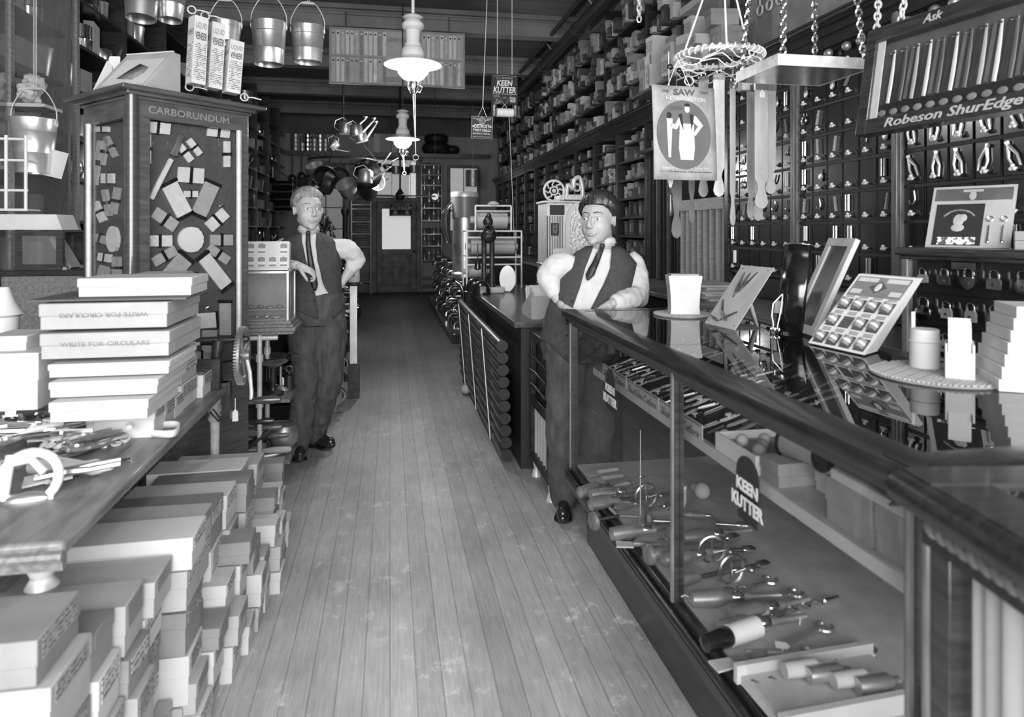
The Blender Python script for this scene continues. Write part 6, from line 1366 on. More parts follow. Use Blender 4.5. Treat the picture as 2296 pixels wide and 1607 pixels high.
tcart('large white carton at the left edge on the table', -60, 925, 84, 790, 2.35, .25, WHITE); tcart('small white open carton on the left white carton', -30, 789, 58, 752, 2.4, .15, WHITE)
a = P(8, 760, y=3.0); q = thing('white_lamp_shade', 'white bell-shaped shade at the left edge above the cartons', 'shade', (a.x, 3.0, a.z-.05)); g = G(); g.lathe([(.02, 0), (.05, .02), (.055, .14), (.07, .15), (.04, .2), (.02, .26)], n=20); ob('shade', g, ENAM, q); g = G(); g.bb(-.06, .06, -.06, .06, -(a.z-.05-TT), 0); ob('stand', g, WHITE, q)
# ---- jumble of tools on the table
def tp(u, v): return P(u, v, z=TT+.002)
def strapobj(lbl, pts, w, m, cat='strap', name='strap', th=.004):
    pts = [V(p) for p in pts]; g = G(); rows = []
    for i, p in enumerate(pts):
        rows.append([V((p.x, p.y, p.z)), V((p.x, p.y, p.z+w))])
    g.grid(rows); o = ob(name, g, m, solid=th); return tag(o, lbl, cat, 'straps heaped on the table')
def curve(us, z=.0): return [tp(u, v)+V((0, 0, z)) for u, v in us]
strapobj('long grey strap lying across the middle of the table heap', cr(curve([(40, 960), (120, 955), (190, 935), (240, 915), (300, 905)])), .025, LEATH)
strapobj('pale looped strap whose end hangs at the table edge', cr(curve([(270, 965), (330, 962), (390, 958), (402, 966), (385, 980), (330, 978), (290, 975)])), .022, CANV)
strapobj('pale strap curling at the left of the table heap', cr(curve([(0, 975), (50, 960), (110, 952), (160, 958), (200, 950)])), .02, CARD1)
strapobj('dark strap curled under the tools', cr(curve([(60, 1000), (140, 985), (220, 990), (290, 980)])), .02, LEATHD)
strapobj('thin curved dark spring on bare table top', cr(curve([(215, 1058), (235, 1042), (260, 1036), (292, 1030)])), .006, INK)
q = thing('wheel_handle', 'large white D-shaped handle blurred in the front of the table heap', 'handle', tp(62, 1120)); q.rotation_euler = (math.radians(70), 0, .2)
g = G(); R0 = .062; g.tube([(R0*math.cos(a_), R0*math.sin(a_)+.05, 0) for a_ in [PI*1.25-PI*1.5*i/18 for i in range(19)]], .012, 10); g.cyl((-R0*.75, .005, 0), (R0*.9, .0, 0), .012); g.cyl((-.05, .01, 0), (-.045, .11, 0), .011); g.tube([(-.045, .09, .004), (0, .095, .004), (.03, .06, .004)], .01, 8); ob('grip', g, ENAM, q); g = G(); g.ball((0, 0, 0), (.06, .02, .02), 12, 8); ob('base_block', g, GALV, q)
q = thing('tapered_handle', 'pale tapered club-like handle pointing right on the table', 'handle', tp(150, 1062)+V((0, 0, .02)), -.25); g = G(); g.T = RY(PI/2); g.lathe([(0, -.11), (.022, -.1), (.026, -.03), (.016, .05), (.022, .08), (.016, .1), (0, .115)], n=16); ob('handle', g, PIPEW, q); g = G(); g.T = RY(PI/2); g.lathe([(0, .1), (.014, .1), (.006, .13), (0, .13)], n=12); ob('tip', g, ENAM, q)
kinds = ['bright hinge', 'steel rod tool', 'round tin disc', 'white-handled knife', 'pair of pliers', 'coiled chain', 'white block', 'iron strap buckle']
def jumble(k):
    g = G()
    if k == 0: g.bb(-.04, 0, -.02, .02, 0, .004); g.bb(0, .04, -.02, .02, .004, .007); g.cyl((0, -.02, .005), (0, .02, .005), .005); m = PIPEW
    elif k == 1: g.tube([(-.1, 0, .008), (-.02, .004, .01), (.1, 0, .007)], [.006, .008, .004], 8); g.box((-.03, 0, .012), (.02, .03, .012)); m = NICK
    elif k == 2: g.lathe([(0, 0), (.03, 0), (.033, .004), (.028, .008), (.012, .007), (.01, .012), (0, .012)], n=20); m = GALV
    elif k == 3: g.tube([(-.06, 0, .008), (0, .002, .009), (.03, 0, .008)], [.008, .01, .007], 8); g.bb(.03, .1, -.008, .006, .006, .009); m = ENAM
    elif k == 4: 
        for s in (1, -1): g.tube([(.05, -.008*s, .01), (.0, .0, .01), (-.04, .016*s, .01), (-.09, .014*s, .01)], [.005, .009, .005, .006], 7)
        m = GALV
    elif k == 5:
        for i in range(9): g.torus((.03*math.cos(i*.9), .03*math.sin(i*.9), .006+.002*(i % 2)), .009, .003, 10, 5, RX(.7*(i % 2)))
        m = PIPEW
    elif k == 6: g.box((0, 0, .009), (.035, .022, .018), rz=.3); m = PAPER
    else: g.torus((0, 0, .005), .02, .004, 12, 6); g.bb(-.004, .05, -.009, .009, .0, .005); g.cyl((-.02, 0, .006), (.02, 0, .006), .003); m = TIN
    return mesh(['hinge', 'rod_tool', 'disc', 'knife', 'pliers', 'chain', 'block', 'buckle'][k], g, m)
JM = [jumble(k) for k in range(8)]; JN = ['hinge', 'rod_tool', 'tin_disc', 'table_knife', 'pliers', 'coiled_chain', 'paper_block', 'strap_buckle']
js = [(225, 985), (165, 985), (110, 990), (60, 985), (20, 1000), (240, 962), (200, 972), (150, 968), (95, 972), (35, 965), (180, 1000), (205, 995), (150, 1015), (120, 1005), (75, 1012), (250, 940), (210, 945), (160, 940), (110, 935), (60, 940), (20, 945), (290, 945), (240, 930), (190, 925), (140, 920), (90, 915), (40, 925), (270, 960), (165, 1010), (15, 1030), (140, 1055), (110, 1085), (150, 1090), (50, 1060), (20, 1090)]
js += [(u+23, v+5+(u % 7)) for u, v in js[:30] if v < 1020]; js += [(u-14, v-9) for u, v in js[:26]]
cnt = {}
for i, (u, v) in enumerate(js):
    k = (i*3+i//8) % 8; p = tp(u, v); c_ = cnt.get(k, 0); cnt[k] = c_+1
    o = ob(JN[k], JM[k], None, loc=(p.x, p.y, TT+.001+.013*(i % 5))); o.scale = (1.35, 1.35, 1.35); o.rotation_euler = (U(-.15, .15), U(-.15, .15), U(0, 6.28)); tag(o, "%s in the table heap, %s of its kind" % (kinds[k], (ORD+["twenty-%s" % w for w in ORD[:9]])[c_]), "tool", "small tools in the table heap")
for i, (u, v, m) in enumerate(((70, 925, CARD2), (30, 940, WHITE), (120, 905, CARD1), (255, 925, CARD2), (300, 930, CARD1))):
    p = tp(u, v); g = G(); g.box((0, 0, .02), (.1, .07, .04), rz=.3*i); tag(ob('flat_packet', g, m, loc=p), '%s flat packet behind the tool heap on the table' % ORD[i], 'packet', 'flat packets behind the table heap')
# ---- hand grinder clamped to table corner
p = V((-.70, 3.02, TT)); t = thing('bench_grinder', 'hand-cranked iron grinder with a large gear wheel clamped to the far corner of the table', 'grinder', p)
g = G(); g.bb(-.12, .02, -.03, .03, 0, .02); g.tube([(-.03, 0, .02), (-.03, 0, .12), (-.02, 0, .2)], [.03, .022, .028], 10); g.tube([(-.02, .0, .2), (.03, 0, .2), (.1, 0, .2)], [.02, .016, .014], 10); g.tube([(-.16, 0, .2), (-.02, 0, .2)], [.012, .016], 8); g.bb(-.1, -.0, -.07, -.05, 0, .13); ob('frame', g, IRON, t, bev=.003)
g = G(); g.bb(-.005, .03, -.02, .02, -.14, .02); g.tube([(.02, 0, -.12), (-.02, 0, -.14), (-.05, 0, -.1)], .012, 8); ob('clamp', g, IRON, t)
g = G(); g.T = TR(.075, 0, .13) @ RY(PI/2); g.torus((0, 0, 0), .105, .013, 40, 8)
for k in range(60): q_ = 2*PI*k/60; g.box((.12*math.cos(q_), .12*math.sin(q_), 0), (.008, .006, .022), rz=q_)
for k in range(4): g.tube([(0, 0, 0), (.1*math.cos(k*PI/2+.4), .1*math.sin(k*PI/2+.4), 0)], .01, 8)
g.cyl((0, 0, -.02), (0, 0, .03), .022); ob('gear_wheel', g, TIN, t)
g = G(); g.tube([(.09, 0, .13), (.11, -.02, .06), (.12, -.04, -.02), (.12, -.045, -.05)], .008, 8); ob('crank', g, PIPEW, t)
g = G(); g.T = TR(.12, -.045, -.055) @ RY(PI/2); g.lathe([(0, 0), (.012, .005), (.017, .05), (.018, .09), (.012, .12), (0, .122)], n=14); ob('crank_handle', g, W_DARK, t)
g = G(); g.T = TR(-.15, 0, .2) @ RY(PI/2); g.lathe([(0, -.02), (.06, -.015), (.06, .015), (0, .02)], n=28); ob('grinding_wheel', g, STONE, t)
g = G(); g.tube([(-.1, -.02, .2), (-.08, -.08, .2), (-.12, -.1, .19)], .008, 8); ob('tool_rest', g, NICK, t)
p = P(517, 912, y=3.1); g = G(); g.prism([(-.012, -.04), (.012, -.04), (.012, 0), (0, .014), (-.012, 0)], .001); o = tag(ob('price_tag', g, PAPER, loc=(-.66, 3.05, .66)), 'white price tag hanging from the grinder clamp', 'price tag'); g = G(); g.cyl((0, 0, .01), (0, 0, .06), .0015, n=5); ob('string', g, ROPE, o)

# =================== CARBORUNDUM CABINET (set cornerwise) ===================
CC = V((-1.136, 3.22, 0)); cw, cdp = .585, .46; az = math.radians(45)
xd = V((math.sin(az), math.cos(az), 0)); yd = V((-math.cos(az), math.sin(az), 0))
MC = Matrix(((xd.x, yd.x, 0, CC.x), (xd.y, yd.y, 0, CC.y), (0, 0, 1, 0), (0, 0, 0, 1))); MCi = MC.inverted()
def onplane(u, v, axis, val):
    o = MCi @ V((0, 0, CH)); d = (MCi.to_3x3() @ (P(u, v, y=1)-V((0, 0, CH)))); s = (val-o[axis])/d[axis]; return o+d*s
ztop = onplane(290, 192, 1, -.05).z; zop = onplane(322, 264, 1, 0).z; zfr = onplane(322, 214, 1, 0).z
t = thing('abrasive_stone_cabinet', 'tall corner-set wooden cabinet lettered CARBORUNDUM with sharpening stones on felt behind glass', 'cabinet', M=MC)
WCAB = mat('brown_cabinet_wood', .085, .3, var=.35, scale=7, stretch=(1, 1, 8), bump=.04, coat=.5)
g = G()
for (x0, x1) in ((0, .085), (cw-.04, cw)): g.bb(x0, x1, 0, .03, 0, zfr)
for (y0, y1) in ((.02, .07), (cdp-.04, cdp)): g.bb(0, .03, y0, y1, 0, zfr)
g.bb(0, cw, 0, .03, zop, zfr); g.bb(0, .03, 0, cdp, zop, zfr); g.bb(0, cw, 0, .03, 0, .78); g.bb(0, .03, 0, cdp, 0, .78); g.bb(cw-.03, cw, 0, cdp, 0, zfr); g.bb(0, cw, cdp-.03, cdp, 0, zfr); ob('carcass', g, WCAB, t, bev=.003)
g = G(); g.cyl((.006, .006, .0), (.006, .006, zfr), .027, n=20); ob('corner_column', g, mat('glossy_cabinet_column', .07, .2, var=.25, scale=7, stretch=(1, 1, 8), coat=.8), t)
g = G(); g.cyl((cw-.055, -.002, .78), (cw-.055, -.002, zop), .013, n=12); ob('bead', g, PIPEW, t); g = G(); g.cyl((-.002, cdp-.055, .78), (-.002, cdp-.055, zop), .013, n=12); ob('bead', g, PIPEW, t)
g = G()
for e, z0, z1 in ((.012, zfr-.02, zfr-.005), (.03, zfr-.005, zfr+.015), (.05, zfr+.015, zfr+.03), (.065, zfr+.03, ztop-.012), (.055, ztop-.012, ztop)): g.bb(-e, cw+e, -e, cdp+e, z0, z1)
ob('cornice', g, WCAB, t, bev=.006)
g = G(); g.bb(.03, cw-.03, .05, .056, .78, zop); g.m = 1; ob('front_felt', g, FELT, t)
g = G(); g.bb(.05, .056, .056, cdp-.03, .78, zop); ob('side_felt', g, FELT, t)
g = G(); g.bb(.085, cw-.04, .008, .011, .78, zop); ob('front_glass', g, GLASS, t); g = G(); g.bb(.008, .011, .07, cdp-.04, .78, zop); ob('side_glass', g, GLASS, t)
a0 = onplane(428, 251, 1, -.001); text('CARBORUNDUM', .034, mat('gilt_lettering', .3, .5, .3, var=.1), t, face((a0.x, -.001, (zop+zfr-.02)/2), (1, 0, 0), (0, 0, 1)), wid=.40, ex=.0006, bold=.01)
def quad(pts, axis, val, th=.012):
    q = [onplane(u, v, axis, val) for u, v in pts]; g = G(); n = V((0, -th, 0)) if axis == 1 else V((-th, 0, 0))
    g.add([tuple(p) for p in q]+[tuple(p+n) for p in q], [(0, 1, 2, 3), (7, 6, 5, 4), (0, 4, 5, 1), (1, 5, 6, 2), (2, 6, 7, 3), (3, 7, 4, 0)]); return g
def stone(cx, cy, L, W, rot, m=STONE, band='mid', axis=1, sq=1.0):
    r = math.radians(rot); ux, uy = math.cos(r), -math.sin(r); px_, py_ = math.sin(r), math.cos(r)
    def rect(a, b, e=0): return [(cx+(ux*s*L/2+(ux*0))*1*(1) + px_*k*(W/2+e), cy+uy*s*L/2+py_*k*(W/2+e)) for s, k in ((a, -1), (b, -1), (b, 1), (a, 1))]
    def R4(a, b, e=0): return [(cx+ux*a*L/2+px_*k1*(W/2+e), cy+uy*a*L/2+py_*k1*(W/2+e)) if i < 2 else (cx+ux*b*L/2+px_*k1*(W/2+e), cy+uy*b*L/2+py_*k1*(W/2+e)) for i, k1 in ((0, -1), (1, 1), (2, 1), (3, -1))]
    val = .049; o = ob('sharpening_stone', quad(R4(-1, 1), axis, val), m, t, bev=.001)
    for (a, b) in ([(-.12, .12)] if band == 'mid' else [(.8, 1.02)] if band == 'end' else [(-1.02, -.85), (.85, 1.02)]):
        ob('leather_band', quad(R4(a, b, 2.5), axis, val, .0135), BLACK, o)
S2 = STONE2
for s in ((352, 287, 56, 25, -6, STONE), (330, 334, 66, 13, 90, STONE), (488, 299, 50, 17, -6, STONE), (507, 346, 58, 14, 90, STONE), (412, 341, 50, 15, -52, STONE), (434, 330, 42, 14, -52, STONE), (426, 393, 58, 34, -4, STONE), (426, 435, 31, 14, 0, STONE), (368, 492, 60, 27, -35, S2), (485, 493, 52, 26, 42, STONE), (356, 540, 56, 25, 0, STONE), (495, 538, 50, 24, 0, S2), (367, 574, 58, 22, 30, S2), (488, 570, 54, 20, -35, S2), (440, 622, 42, 20, 0, S2)): stone(*s)
for s in ((395, 447, 88, 36, -63, STONE, 'both'), (459, 447, 86, 34, 66, S2, 'both'), (391, 605, 84, 38, 50, S2, 'end'), (480, 608, 96, 30, -52, STONE, 'both'), (503, 715, 84, 25, 90, S2, 'both'), (463, 718, 46, 34, 4, STONE, 'end'), (468, 770, 60, 32, 90, S2, 'mid'), (450, 800, 40, 26, 0, S2, 'mid')): stone(*s)
# the long scythe stone with its wooden handle
o = ob('sharpening_stone', quad([(378, 355), (386, 359), (341, 448), (331, 444)], 1, .049, .014), STONE, t); ob('stone_handle', quad([(399, 300), (408, 306), (392, 352), (377, 346)], 1, .049, .022), W_OAK, o, bev=.003)
# fluted round stone
c = onplane(429, 537, 1, .036); g = G(); q = [(.062*math.cos(a)*(1+(.05*abs(math.sin(a*8)) if abs(a) < 1.25 else 0)), .062*math.sin(a)*(1+(.05*abs(math.sin(a*8)) if abs(a) < 1.25 else 0))) for a in [-PI+2*PI*i/120 for i in range(120)]]; g.prism(q, .016, TR(c)); ob('fluted_stone_disc', g, ENAM, t)
# side panel stones
for s in ((238, 340, 62, 10, 80, S2), (222, 365, 100, 12, 82, S2), (252, 330, 50, 12, -65, S2), (245, 400, 28, 22, 0, STONE), (233, 290, 30, 12, 0, STONE), (226, 475, 48, 16, -65, STONE), (243, 455, 60, 12, -80, S2), (262, 450, 60, 14, 80, S2), (228, 535, 40, 18, -15, S2), (238, 577, 28, 18, -10, STONE), (232, 625, 60, 24, 75, S2), (265, 600, 50, 18, 90, S2)): stone(*s, band='mid', axis=0)
c = onplane(250, 536, 0, .036); g = G(); g.prism([(x*.9, z*1.0) for x, z in q], .014, TR(c) @ RZ(-PI/2)); ob('fluted_stone_disc', g, STONE, t)
for i, (u, v) in enumerate(((503, 462), (405, 660), (465, 655), (472, 690))):
    c = onplane(u, v, 1, .045); g = G(); g.tube([c, c+V((-.02, -.012, .008)), c+V((-.03, -.006, 0))], .004, 7); g.ball(c+V((-.03, -.008, 0)), .006); ob('hook', g, NICK, t)
# ---- on top of the cabinet
zt = ztop+.001
def ctop(u, v): o = MCi @ V((0, 0, CH)); d = (MCi.to_3x3() @ (P(u, v, y=1)-V((0, 0, CH)))); s = (zt-o.z)/d.z; return MC @ (o+d*s)
# sloping counter display (wedge) with picture panel: front edge from (222,186) to (332,172); back top edge (300,70)-(415,52)
A = V(MC @ V((-.03, .36, zt))); 
f0 = MC @ V((-.02, .30, zt)); f1 = MC @ V((.10, .0, zt)); dirf = (f1-f0).normalized(); inn = V((-dirf.y, dirf.x, 0)); Lf = .27
Mw = Matrix(((dirf.x, inn.x, 0, f0.x), (dirf.y, inn.y, 0, f0.y), (0, 0, 1, zt), (0, 0, 0, 1)))
t = thing('sloping_display_box', 'pale wedge-shaped display box with a diamond picture panel on top of the stone cabinet', 'display box', M=Mw)
dD, dH = .24, .235
g = G(); g.add([(0, 0, 0), (Lf, 0, 0), (Lf, 0, .03), (0, 0, .03), (0, dD, 0), (Lf, dD, 0), (Lf, dD*.8, dH), (0, dD*.8, dH), (Lf, dD, dH), (0, dD, dH)], [(0, 1, 2, 3), (3, 2, 6, 7), (7, 6, 8, 9), (4, 9, 8, 5), (0, 4, 5, 1), (1, 5, 8, 6, 2), (0, 3, 7, 9, 4)]); ob('case', g, CARD1, t, bev=.002)
sl = V((0, dD*.8, dH-.03)).normalized(); Ms = face((Lf/2, 0, .03), (1, 0, 0), sl); hl = math.hypot(dD*.8, dH-.03)
g = G(); g.T = Ms; g.bb(-Lf*.4, Lf*.42, hl*.08, hl*.82, 0, .0015); ob('paper_panel', g, WHITE, t)
g = G(); g.T = Ms; g.add([(-.06, hl*.25, .002), (.04, hl*.2, .002), (.07, hl*.38, .002), (.07, hl*.55, .002), (.0, hl*.68, .002), (-.03, hl*.5, .002)], [tuple(range(6))]); ob('printed_picture', g, INKG, t, solid=.001)
g = G(); g.bb(0, Lf, dD*.78, dD*.82, dH, dH+.006); ob('top_strip', g, WHITE, t)
t = thing('folded_poster', 'white folded leaflet standing left of the sloping display box on the cabinet', 'leaflet', M=Mw @ TR(-.085, .12, 0) @ RZ(.3))
g = G(); g.prism([(-.06, 0), (.05, 0), (.02, .2), (-.01, .23)], .004, RX(-.35)); ob('front_leaf', g, WHITE, t); g = G(); g.T = TR(0, .06, 0); g.prism([(-.05, 0), (.06, 0), (.05, .24), (.0, .24)], .004, RX(-.1)); ob('back_leaf', g, PAPER, t)
def veneer(lbl, u0, v0, v1, y, w_, d_, rz, tilt=.0):
    a = P(u0, v1, y=y); b = P(u0, v0, y=y); h_ = b.z-a.z
    q = thing('polish_carton', lbl, 'box', M=TR(a) @ RZ(rz) @ RY(tilt)); g = G(); g.bb(-w_/2, w_/2, -d_/2, d_/2, 0, h_); ob('carton', g, WHITE, q, bev=.001)
    F_ = lambda z: face((0, -d_/2-.0005, z), (1, 0, 0), (0, 0, 1)); text('LIQUID', h_*.09, INKG, q, F_(h_*.86), wid=w_*.8); text('VENEER', h_*.11, CARD3, q, F_(h_*.7), wid=w_*.85, bold=.02)
    g = G(); g.bb(-w_*.42, w_*.42, -d_/2-.001, -d_/2, h_*.06, h_*.6); ob('fine_print', g, PRINTS, q)
    Fs = face((-w_/2-.0005, 0, h_*.76), (0, -1, 0), (0, 0, 1)); text('VENEER', h_*.09, INKG, q, Fs, wid=d_*.8)
    g = G(); g.bb(-w_/2-.001, -w_/2, -d_*.4, d_*.4, h_*.08, h_*.6); ob('fine_print', g, PRINTS, q)
    return q
veneer('tall white LIQUID VENEER carton, left of three on the cabinet', 438, 38, 190, 3.42, .066, .066, .72, .05)
veneer('tall white LIQUID VENEER carton hung slightly behind, middle of three', 477, 52, 200, 3.52, .066, .066, .62, .06)
veneer('tall white LIQUID VENEER carton nearest the cabinet right end, right of three', 518, 92, 210, 3.56, .07, .066, .55, .08)
for i, (u, v) in enumerate(((430, 22), (460, 35), (425, 195), (548, 218))):
    a = P(u, v, y=3.4+.03*i); g = G(); g.torus((0, 0, 0), .018, .0035, 16, 6, RX(PI/2) @ RY(.4)); g.tube([(.018, 0, 0), (.04, 0, .0), (.08, 0, -.01)], .003, 6); o = tag(ob('wire_hook', g, PIPEW, loc=a), ['pale wire hook at the top left of the white cartons', 'pale wire hook at the top of the middle white carton', 'pale wire loop at the foot of the left white carton', 'pale wire loop at the cabinet right corner'][i], 'hook')

# =================== SMALL SHOWCASE on a pipe stand ===================
sx0 = P(535, 700, y=3.98).x-.1; sx1 = P(648, 700, y=3.98).x; sz0 = P(648, 748, y=3.98).z; sz1 = P(648, 607, y=3.98).z
t = thing('small_showcase', 'small glass counter case with moulded wooden base beside the fair-haired man', 'showcase', (sx0, 3.98, sz0))
w_, d_, h_ = sx1-sx0, .28, sz1-sz0
g = G()
for e, z0, z1 in ((.03, 0, .018), (.04, .018, .04), (.025, .04, .055), (.012, .055, .075)): g.bb(-e, w_+e, -e, d_+e, z0, z1)
ob('moulded_base', g, W_MID, t, bev=.004)
g = G()
for x, y in ((0, 0), (w_-.016, 0), (0, d_-.016), (w_-.016, d_-.016)): g.bb(x, x+.016, y, y+.016, .07, h_)
g.bb(0, w_, 0, .016, h_-.016, h_); g.bb(0, w_, d_-.016, d_, h_-.016, h_); g.bb(w_-.016, w_, 0, d_, h_-.016, h_); g.bb(0, .016, 0, d_, h_-.016, h_); ob('metal_frame', g, GALV, t, bev=.003)
g = G(); g.bb(.014, w_-.014, .004, .007, .07, h_); g.bb(w_-.008, w_-.005, .01, d_-.01, .07, h_); g.bb(.01, w_-.01, .01, d_-.01, h_-.006, h_-.001); ob('glass', g, GLASSD, t)
g = G(); g.bb(.016, w_-.016, .016, d_-.016, .075, .08); g.bb(.02, w_-.02, d_-.03, d_-.02, .08, h_-.02); g.bb(.02, w_-.02, .15, d_-.03, .12, .126); ob('lining', g, CREAM, t)
for i in range(9):
    g = G(); k = i % 3; g.T = TR(w_-.08-.055*(i//1 % 5), .06+.12*(i//5), .081+(.046 if i > 4 else 0)); (g.ball((0, 0, .012), (.022, .012, .012), 10, 6) if k else g.torus((0, 0, .008), .02, .006, 14, 6)); ob_ = g
    o = ob('small_fitting', g, BRASS if k else TIN); o.matrix_world = TR(sx0, 3.98, sz0); tag(o, '%s small brass fitting inside the small showcase counted from the right' % ORD[i], 'fitting', 'fittings in the small showcase')
bl = P(540, 604, y=4.02)
t = thing('packet_card', 'white card holding rows of printed packets standing on the small showcase', 'show card', M=TR(P(598, 0, y=4.02).x, 4.02, sz1+.001) @ RX(-.12))
W_ = P(643, 0, y=4.02).x-P(543, 0, y=4.02).x; H_ = P(600, 541, y=4.02).z-sz1
g = G(); g.bb(-W_/2, W_/2, 0, .006, 0, H_); g.bb(-W_/2, W_/2, -.04, 0, 0, .012); g.bb(W_/2-.004, W_/2, 0, .05, 0, H_*.98); ob('card', g, WHITE, t)
for r in range(2):
    for c in range(4):
        if (r, c) == (1, 2): continue
        x = -W_/2+W_*(.13+.25*c); z = H_*(.1+.46*r); g = G(); g.bb(x-W_*.1, x+W_*.1, -.004, 0, z, z+H_*.38); pk = ob('packet', g, PAPER, t); g = G(); g.prism([(x-W_*.08, z+H_*.2), (x+W_*.08, z+H_*.2), (x+W_*.08, z+H_*.34), (x, z+H_*.37), (x-W_*.08, z+H_*.34)], .001, TR(0, -.0055, 0)); g.bb(x-W_*.08, x+W_*.08, -.0055, -.004, z+H_*.04, z+H_*.1); ob('printed_badge', g, CARD2, pk)
# pipe stand with two shelves
t = thing('pipe_stand', 'stand of pale painted pipes with two wooden shelves beside the fair-haired man', 'stand', (0, 0, 0)); PW = PIPEW
xa = P(582, 1000, y=3.98).x; xb = P(536, 1000, y=4.45).x-.25
t.location = (xa, 3.98, 0)
def rel(x, y, z): return (x-xa, y-3.98, z)
for (x, y) in ((xa, 3.98), (xa-.25, 3.98), (xa, 4.22), (xa-.25, 4.22)):
    g = G(); g.cyl(rel(x, y, 0), rel(x, y, sz0-.001), .0145, n=12)
    for z in (.09, .46, .72): g.cyl(rel(x, y, z-.02), rel(x, y, z+.02), .021, n=12)
    g.lathe([(.045, 0), (.045, .008), (.02, .02)], rel(x, y, 0), n=14); ob('leg_pipe', g, PW, t)
g = G(); z = .09; g.cyl(rel(xa-.3, 3.98, z), rel(xa+.12, 3.98, z), .0145, n=12); g.cyl(rel(xa, 3.9, z), rel(xa, 4.27, z), .0145, n=12); g.cyl(rel(xa-.3, 3.98, sz0-.02), rel(xa+.1, 3.98, sz0-.02), .0145, n=12); g.cyl(rel(xa-.3, 4.22, sz0-.02), rel(xa+.1, 4.22, sz0-.02), .0145, n=12); ob('cross_pipe', g, PW, t)
for z in (.12, .47): g = G(); g.bb(-.32, .17, -.04, .3, z, z+.018); ob('shelf', g, W_MID, t)
S1, S2z = .4885, .1385
def onsh(u, v, z): return P(u, v, z=z)
def gob(name, lbl, cat, loc, parts, rz=0, grp=None):
    q = thing(name, lbl, cat, loc, rz, grp)
    for n_, g_, m_ in parts: ob(n_, g_, m_, q)
    return q
g1 = G(); g1.lathe([(0, 0), (.06, 0), (.062, .015), (.02, .03), (.014, .05), (.022, .08), (.014, .13), (.02, .16)], n=20); g2 = G(); g2.lathe([(.02, .16), (.08, .19), (.085, .196), (.06, .185), (0, .17)], n=24)
gob('balance_scale', 'small dark balance with a shallow pan on the upper shelf of the pipe stand', 'scale', (xa+.06, 4.06, S1), [('base', g1, IRON), ('pan', g2, TIN)])
g1 = G(); g1.lathe([(0, 0), (.07, 0), (.07, .02), (.015, .05), (.012, .17)], n=20); g2 = G(); g2.lathe([(.0, .17), (.12, .2), (.125, .205), (0, .18)], n=26)
gob('balance_scale', 'wide flat-panned scale at the back of the upper shelf', 'scale', (xa+.0, 4.2, S1), [('base', g1, BLACK), ('pan', g2, IRON)])
g1 = G(); g1.lathe([(0, 0), (.03, 0), (.032, .01), (.028, .08), (.01, .09), (.008, .11), (0, .11)], n=18); g2 = G(); g2.torus((.0, 0, .12), .018, .005, 16, 6, RX(PI/2)); g3 = G(); g3.prism([(-.012, -.04), (.01, -.04), (.01, 0), (0, .01), (-.012, 0)], .001, TR(-.035, -.03, .07))
gob('oil_can', 'small dark can with ring and price tag on the pipe stand', 'can', (xa+.13, 4.2, S1), [('body', g1, IRON), ('ring', g2, BRASS), ('price_tag', g3, PAPER)])
g1 = G(); g1.lathe([(0, 0), (.045, 0), (.05, .012), (.02, .03), (.008, .04), (.008, .15)], n=18); g2 = G(); g2.tube([(0, 0, .15), (.02, 0, .2), (.05, 0, .23), (.1, 0, .22)], .005, 7)
gob('lamp_base', 'small round-footed stand with a curved arm on the upper shelf', 'stand', (xa+.09, 4.12+.02, S1), [('foot', g1, TIN), ('arm', g2, IRON)])
g1 = G(); g1.lathe([(0, 0), (.05, 0), (.078, .03), (.085, .07), (.08, .11), (.068, .135), (.02, .14), (0, .14)], n=26)
gob('metal_pot', 'round dull metal pot with rounded shoulders on the lower shelf of the pipe stand', 'pot', (xa+.1, 4.2, S2z), [('body', g1, TIN)])
def mallet(name, lbl, loc, rz, r, L, m, tilt=0):
    q = thing(name, lbl, 'mallet', M=TR(loc) @ RZ(rz) @ RY(tilt)); g = G(); g.ball((0, 0, r), (r, r*.95, r), 18, 12); ob('head', g, m, q); g = G(); g.cyl((r*.7, 0, r), (L, 0, r), .014, .018, n=12); ob('handle', g, W_DARK, q)
mallet('ball_mallet', 'round dark wooden ball mallet leaning at the left of the lower shelf', (xa-.1, 3.96, S2z), .2, .045, .22, W_DARK, -.6)
mallet('ball_mallet', 'smaller round-headed mallet behind the ball mallet', (xa-.16, 4.1, S2z), .1, .035, .2, W_OAK, -.3)
for i, (z, y, L, m) in enumerate(((.33, 4.0, .26, W_DARK), (.27, 4.08, .24, W_OAK), (.2, 4.15, .3, W_OAK), (.155, 4.02, .34, W_PALE))):
    g1 = G(); g1.cyl((-.16, 0, 0), (-.06, 0, 0), .004, .007, n=8); g2 = G(); g2.T = RY(PI/2); g2.lathe([(0, -.06), (.012, -.055), (.02, 0), (.019, .08), (.012, .1), (0, .1)], n=14)
    gob('soldering_iron', '%s from the top of the wooden-handled irons in the pipe stand' % ORD[i], 'tool', (xa-.02+.03*i, y-.02, z+.03), [('shank', g1, STEEL), ('handle', g2, m)], 0, 'wooden-handled irons on the pipe stand')
g1 = G(); g1.bb(-.06, .03, -.04, .06, 0, .06); gob('wooden_block', 'small pale wooden block at the front of the lower shelf', 'box', (xa-.02, 4.04, S2z), [('block', g1, W_PALE)])
g1 = G(); g1.tube([(-.06, 0, .01), (.02, 0, .02), (.1, .06, .03)], [.012, .009, .005], 8); gob('trowel', 'pale-bladed tool lying diagonally at the right front of the lower shelf', 'tool', (xa+.06, 4.0, S2z), [('blade', g1, PIPEW)])
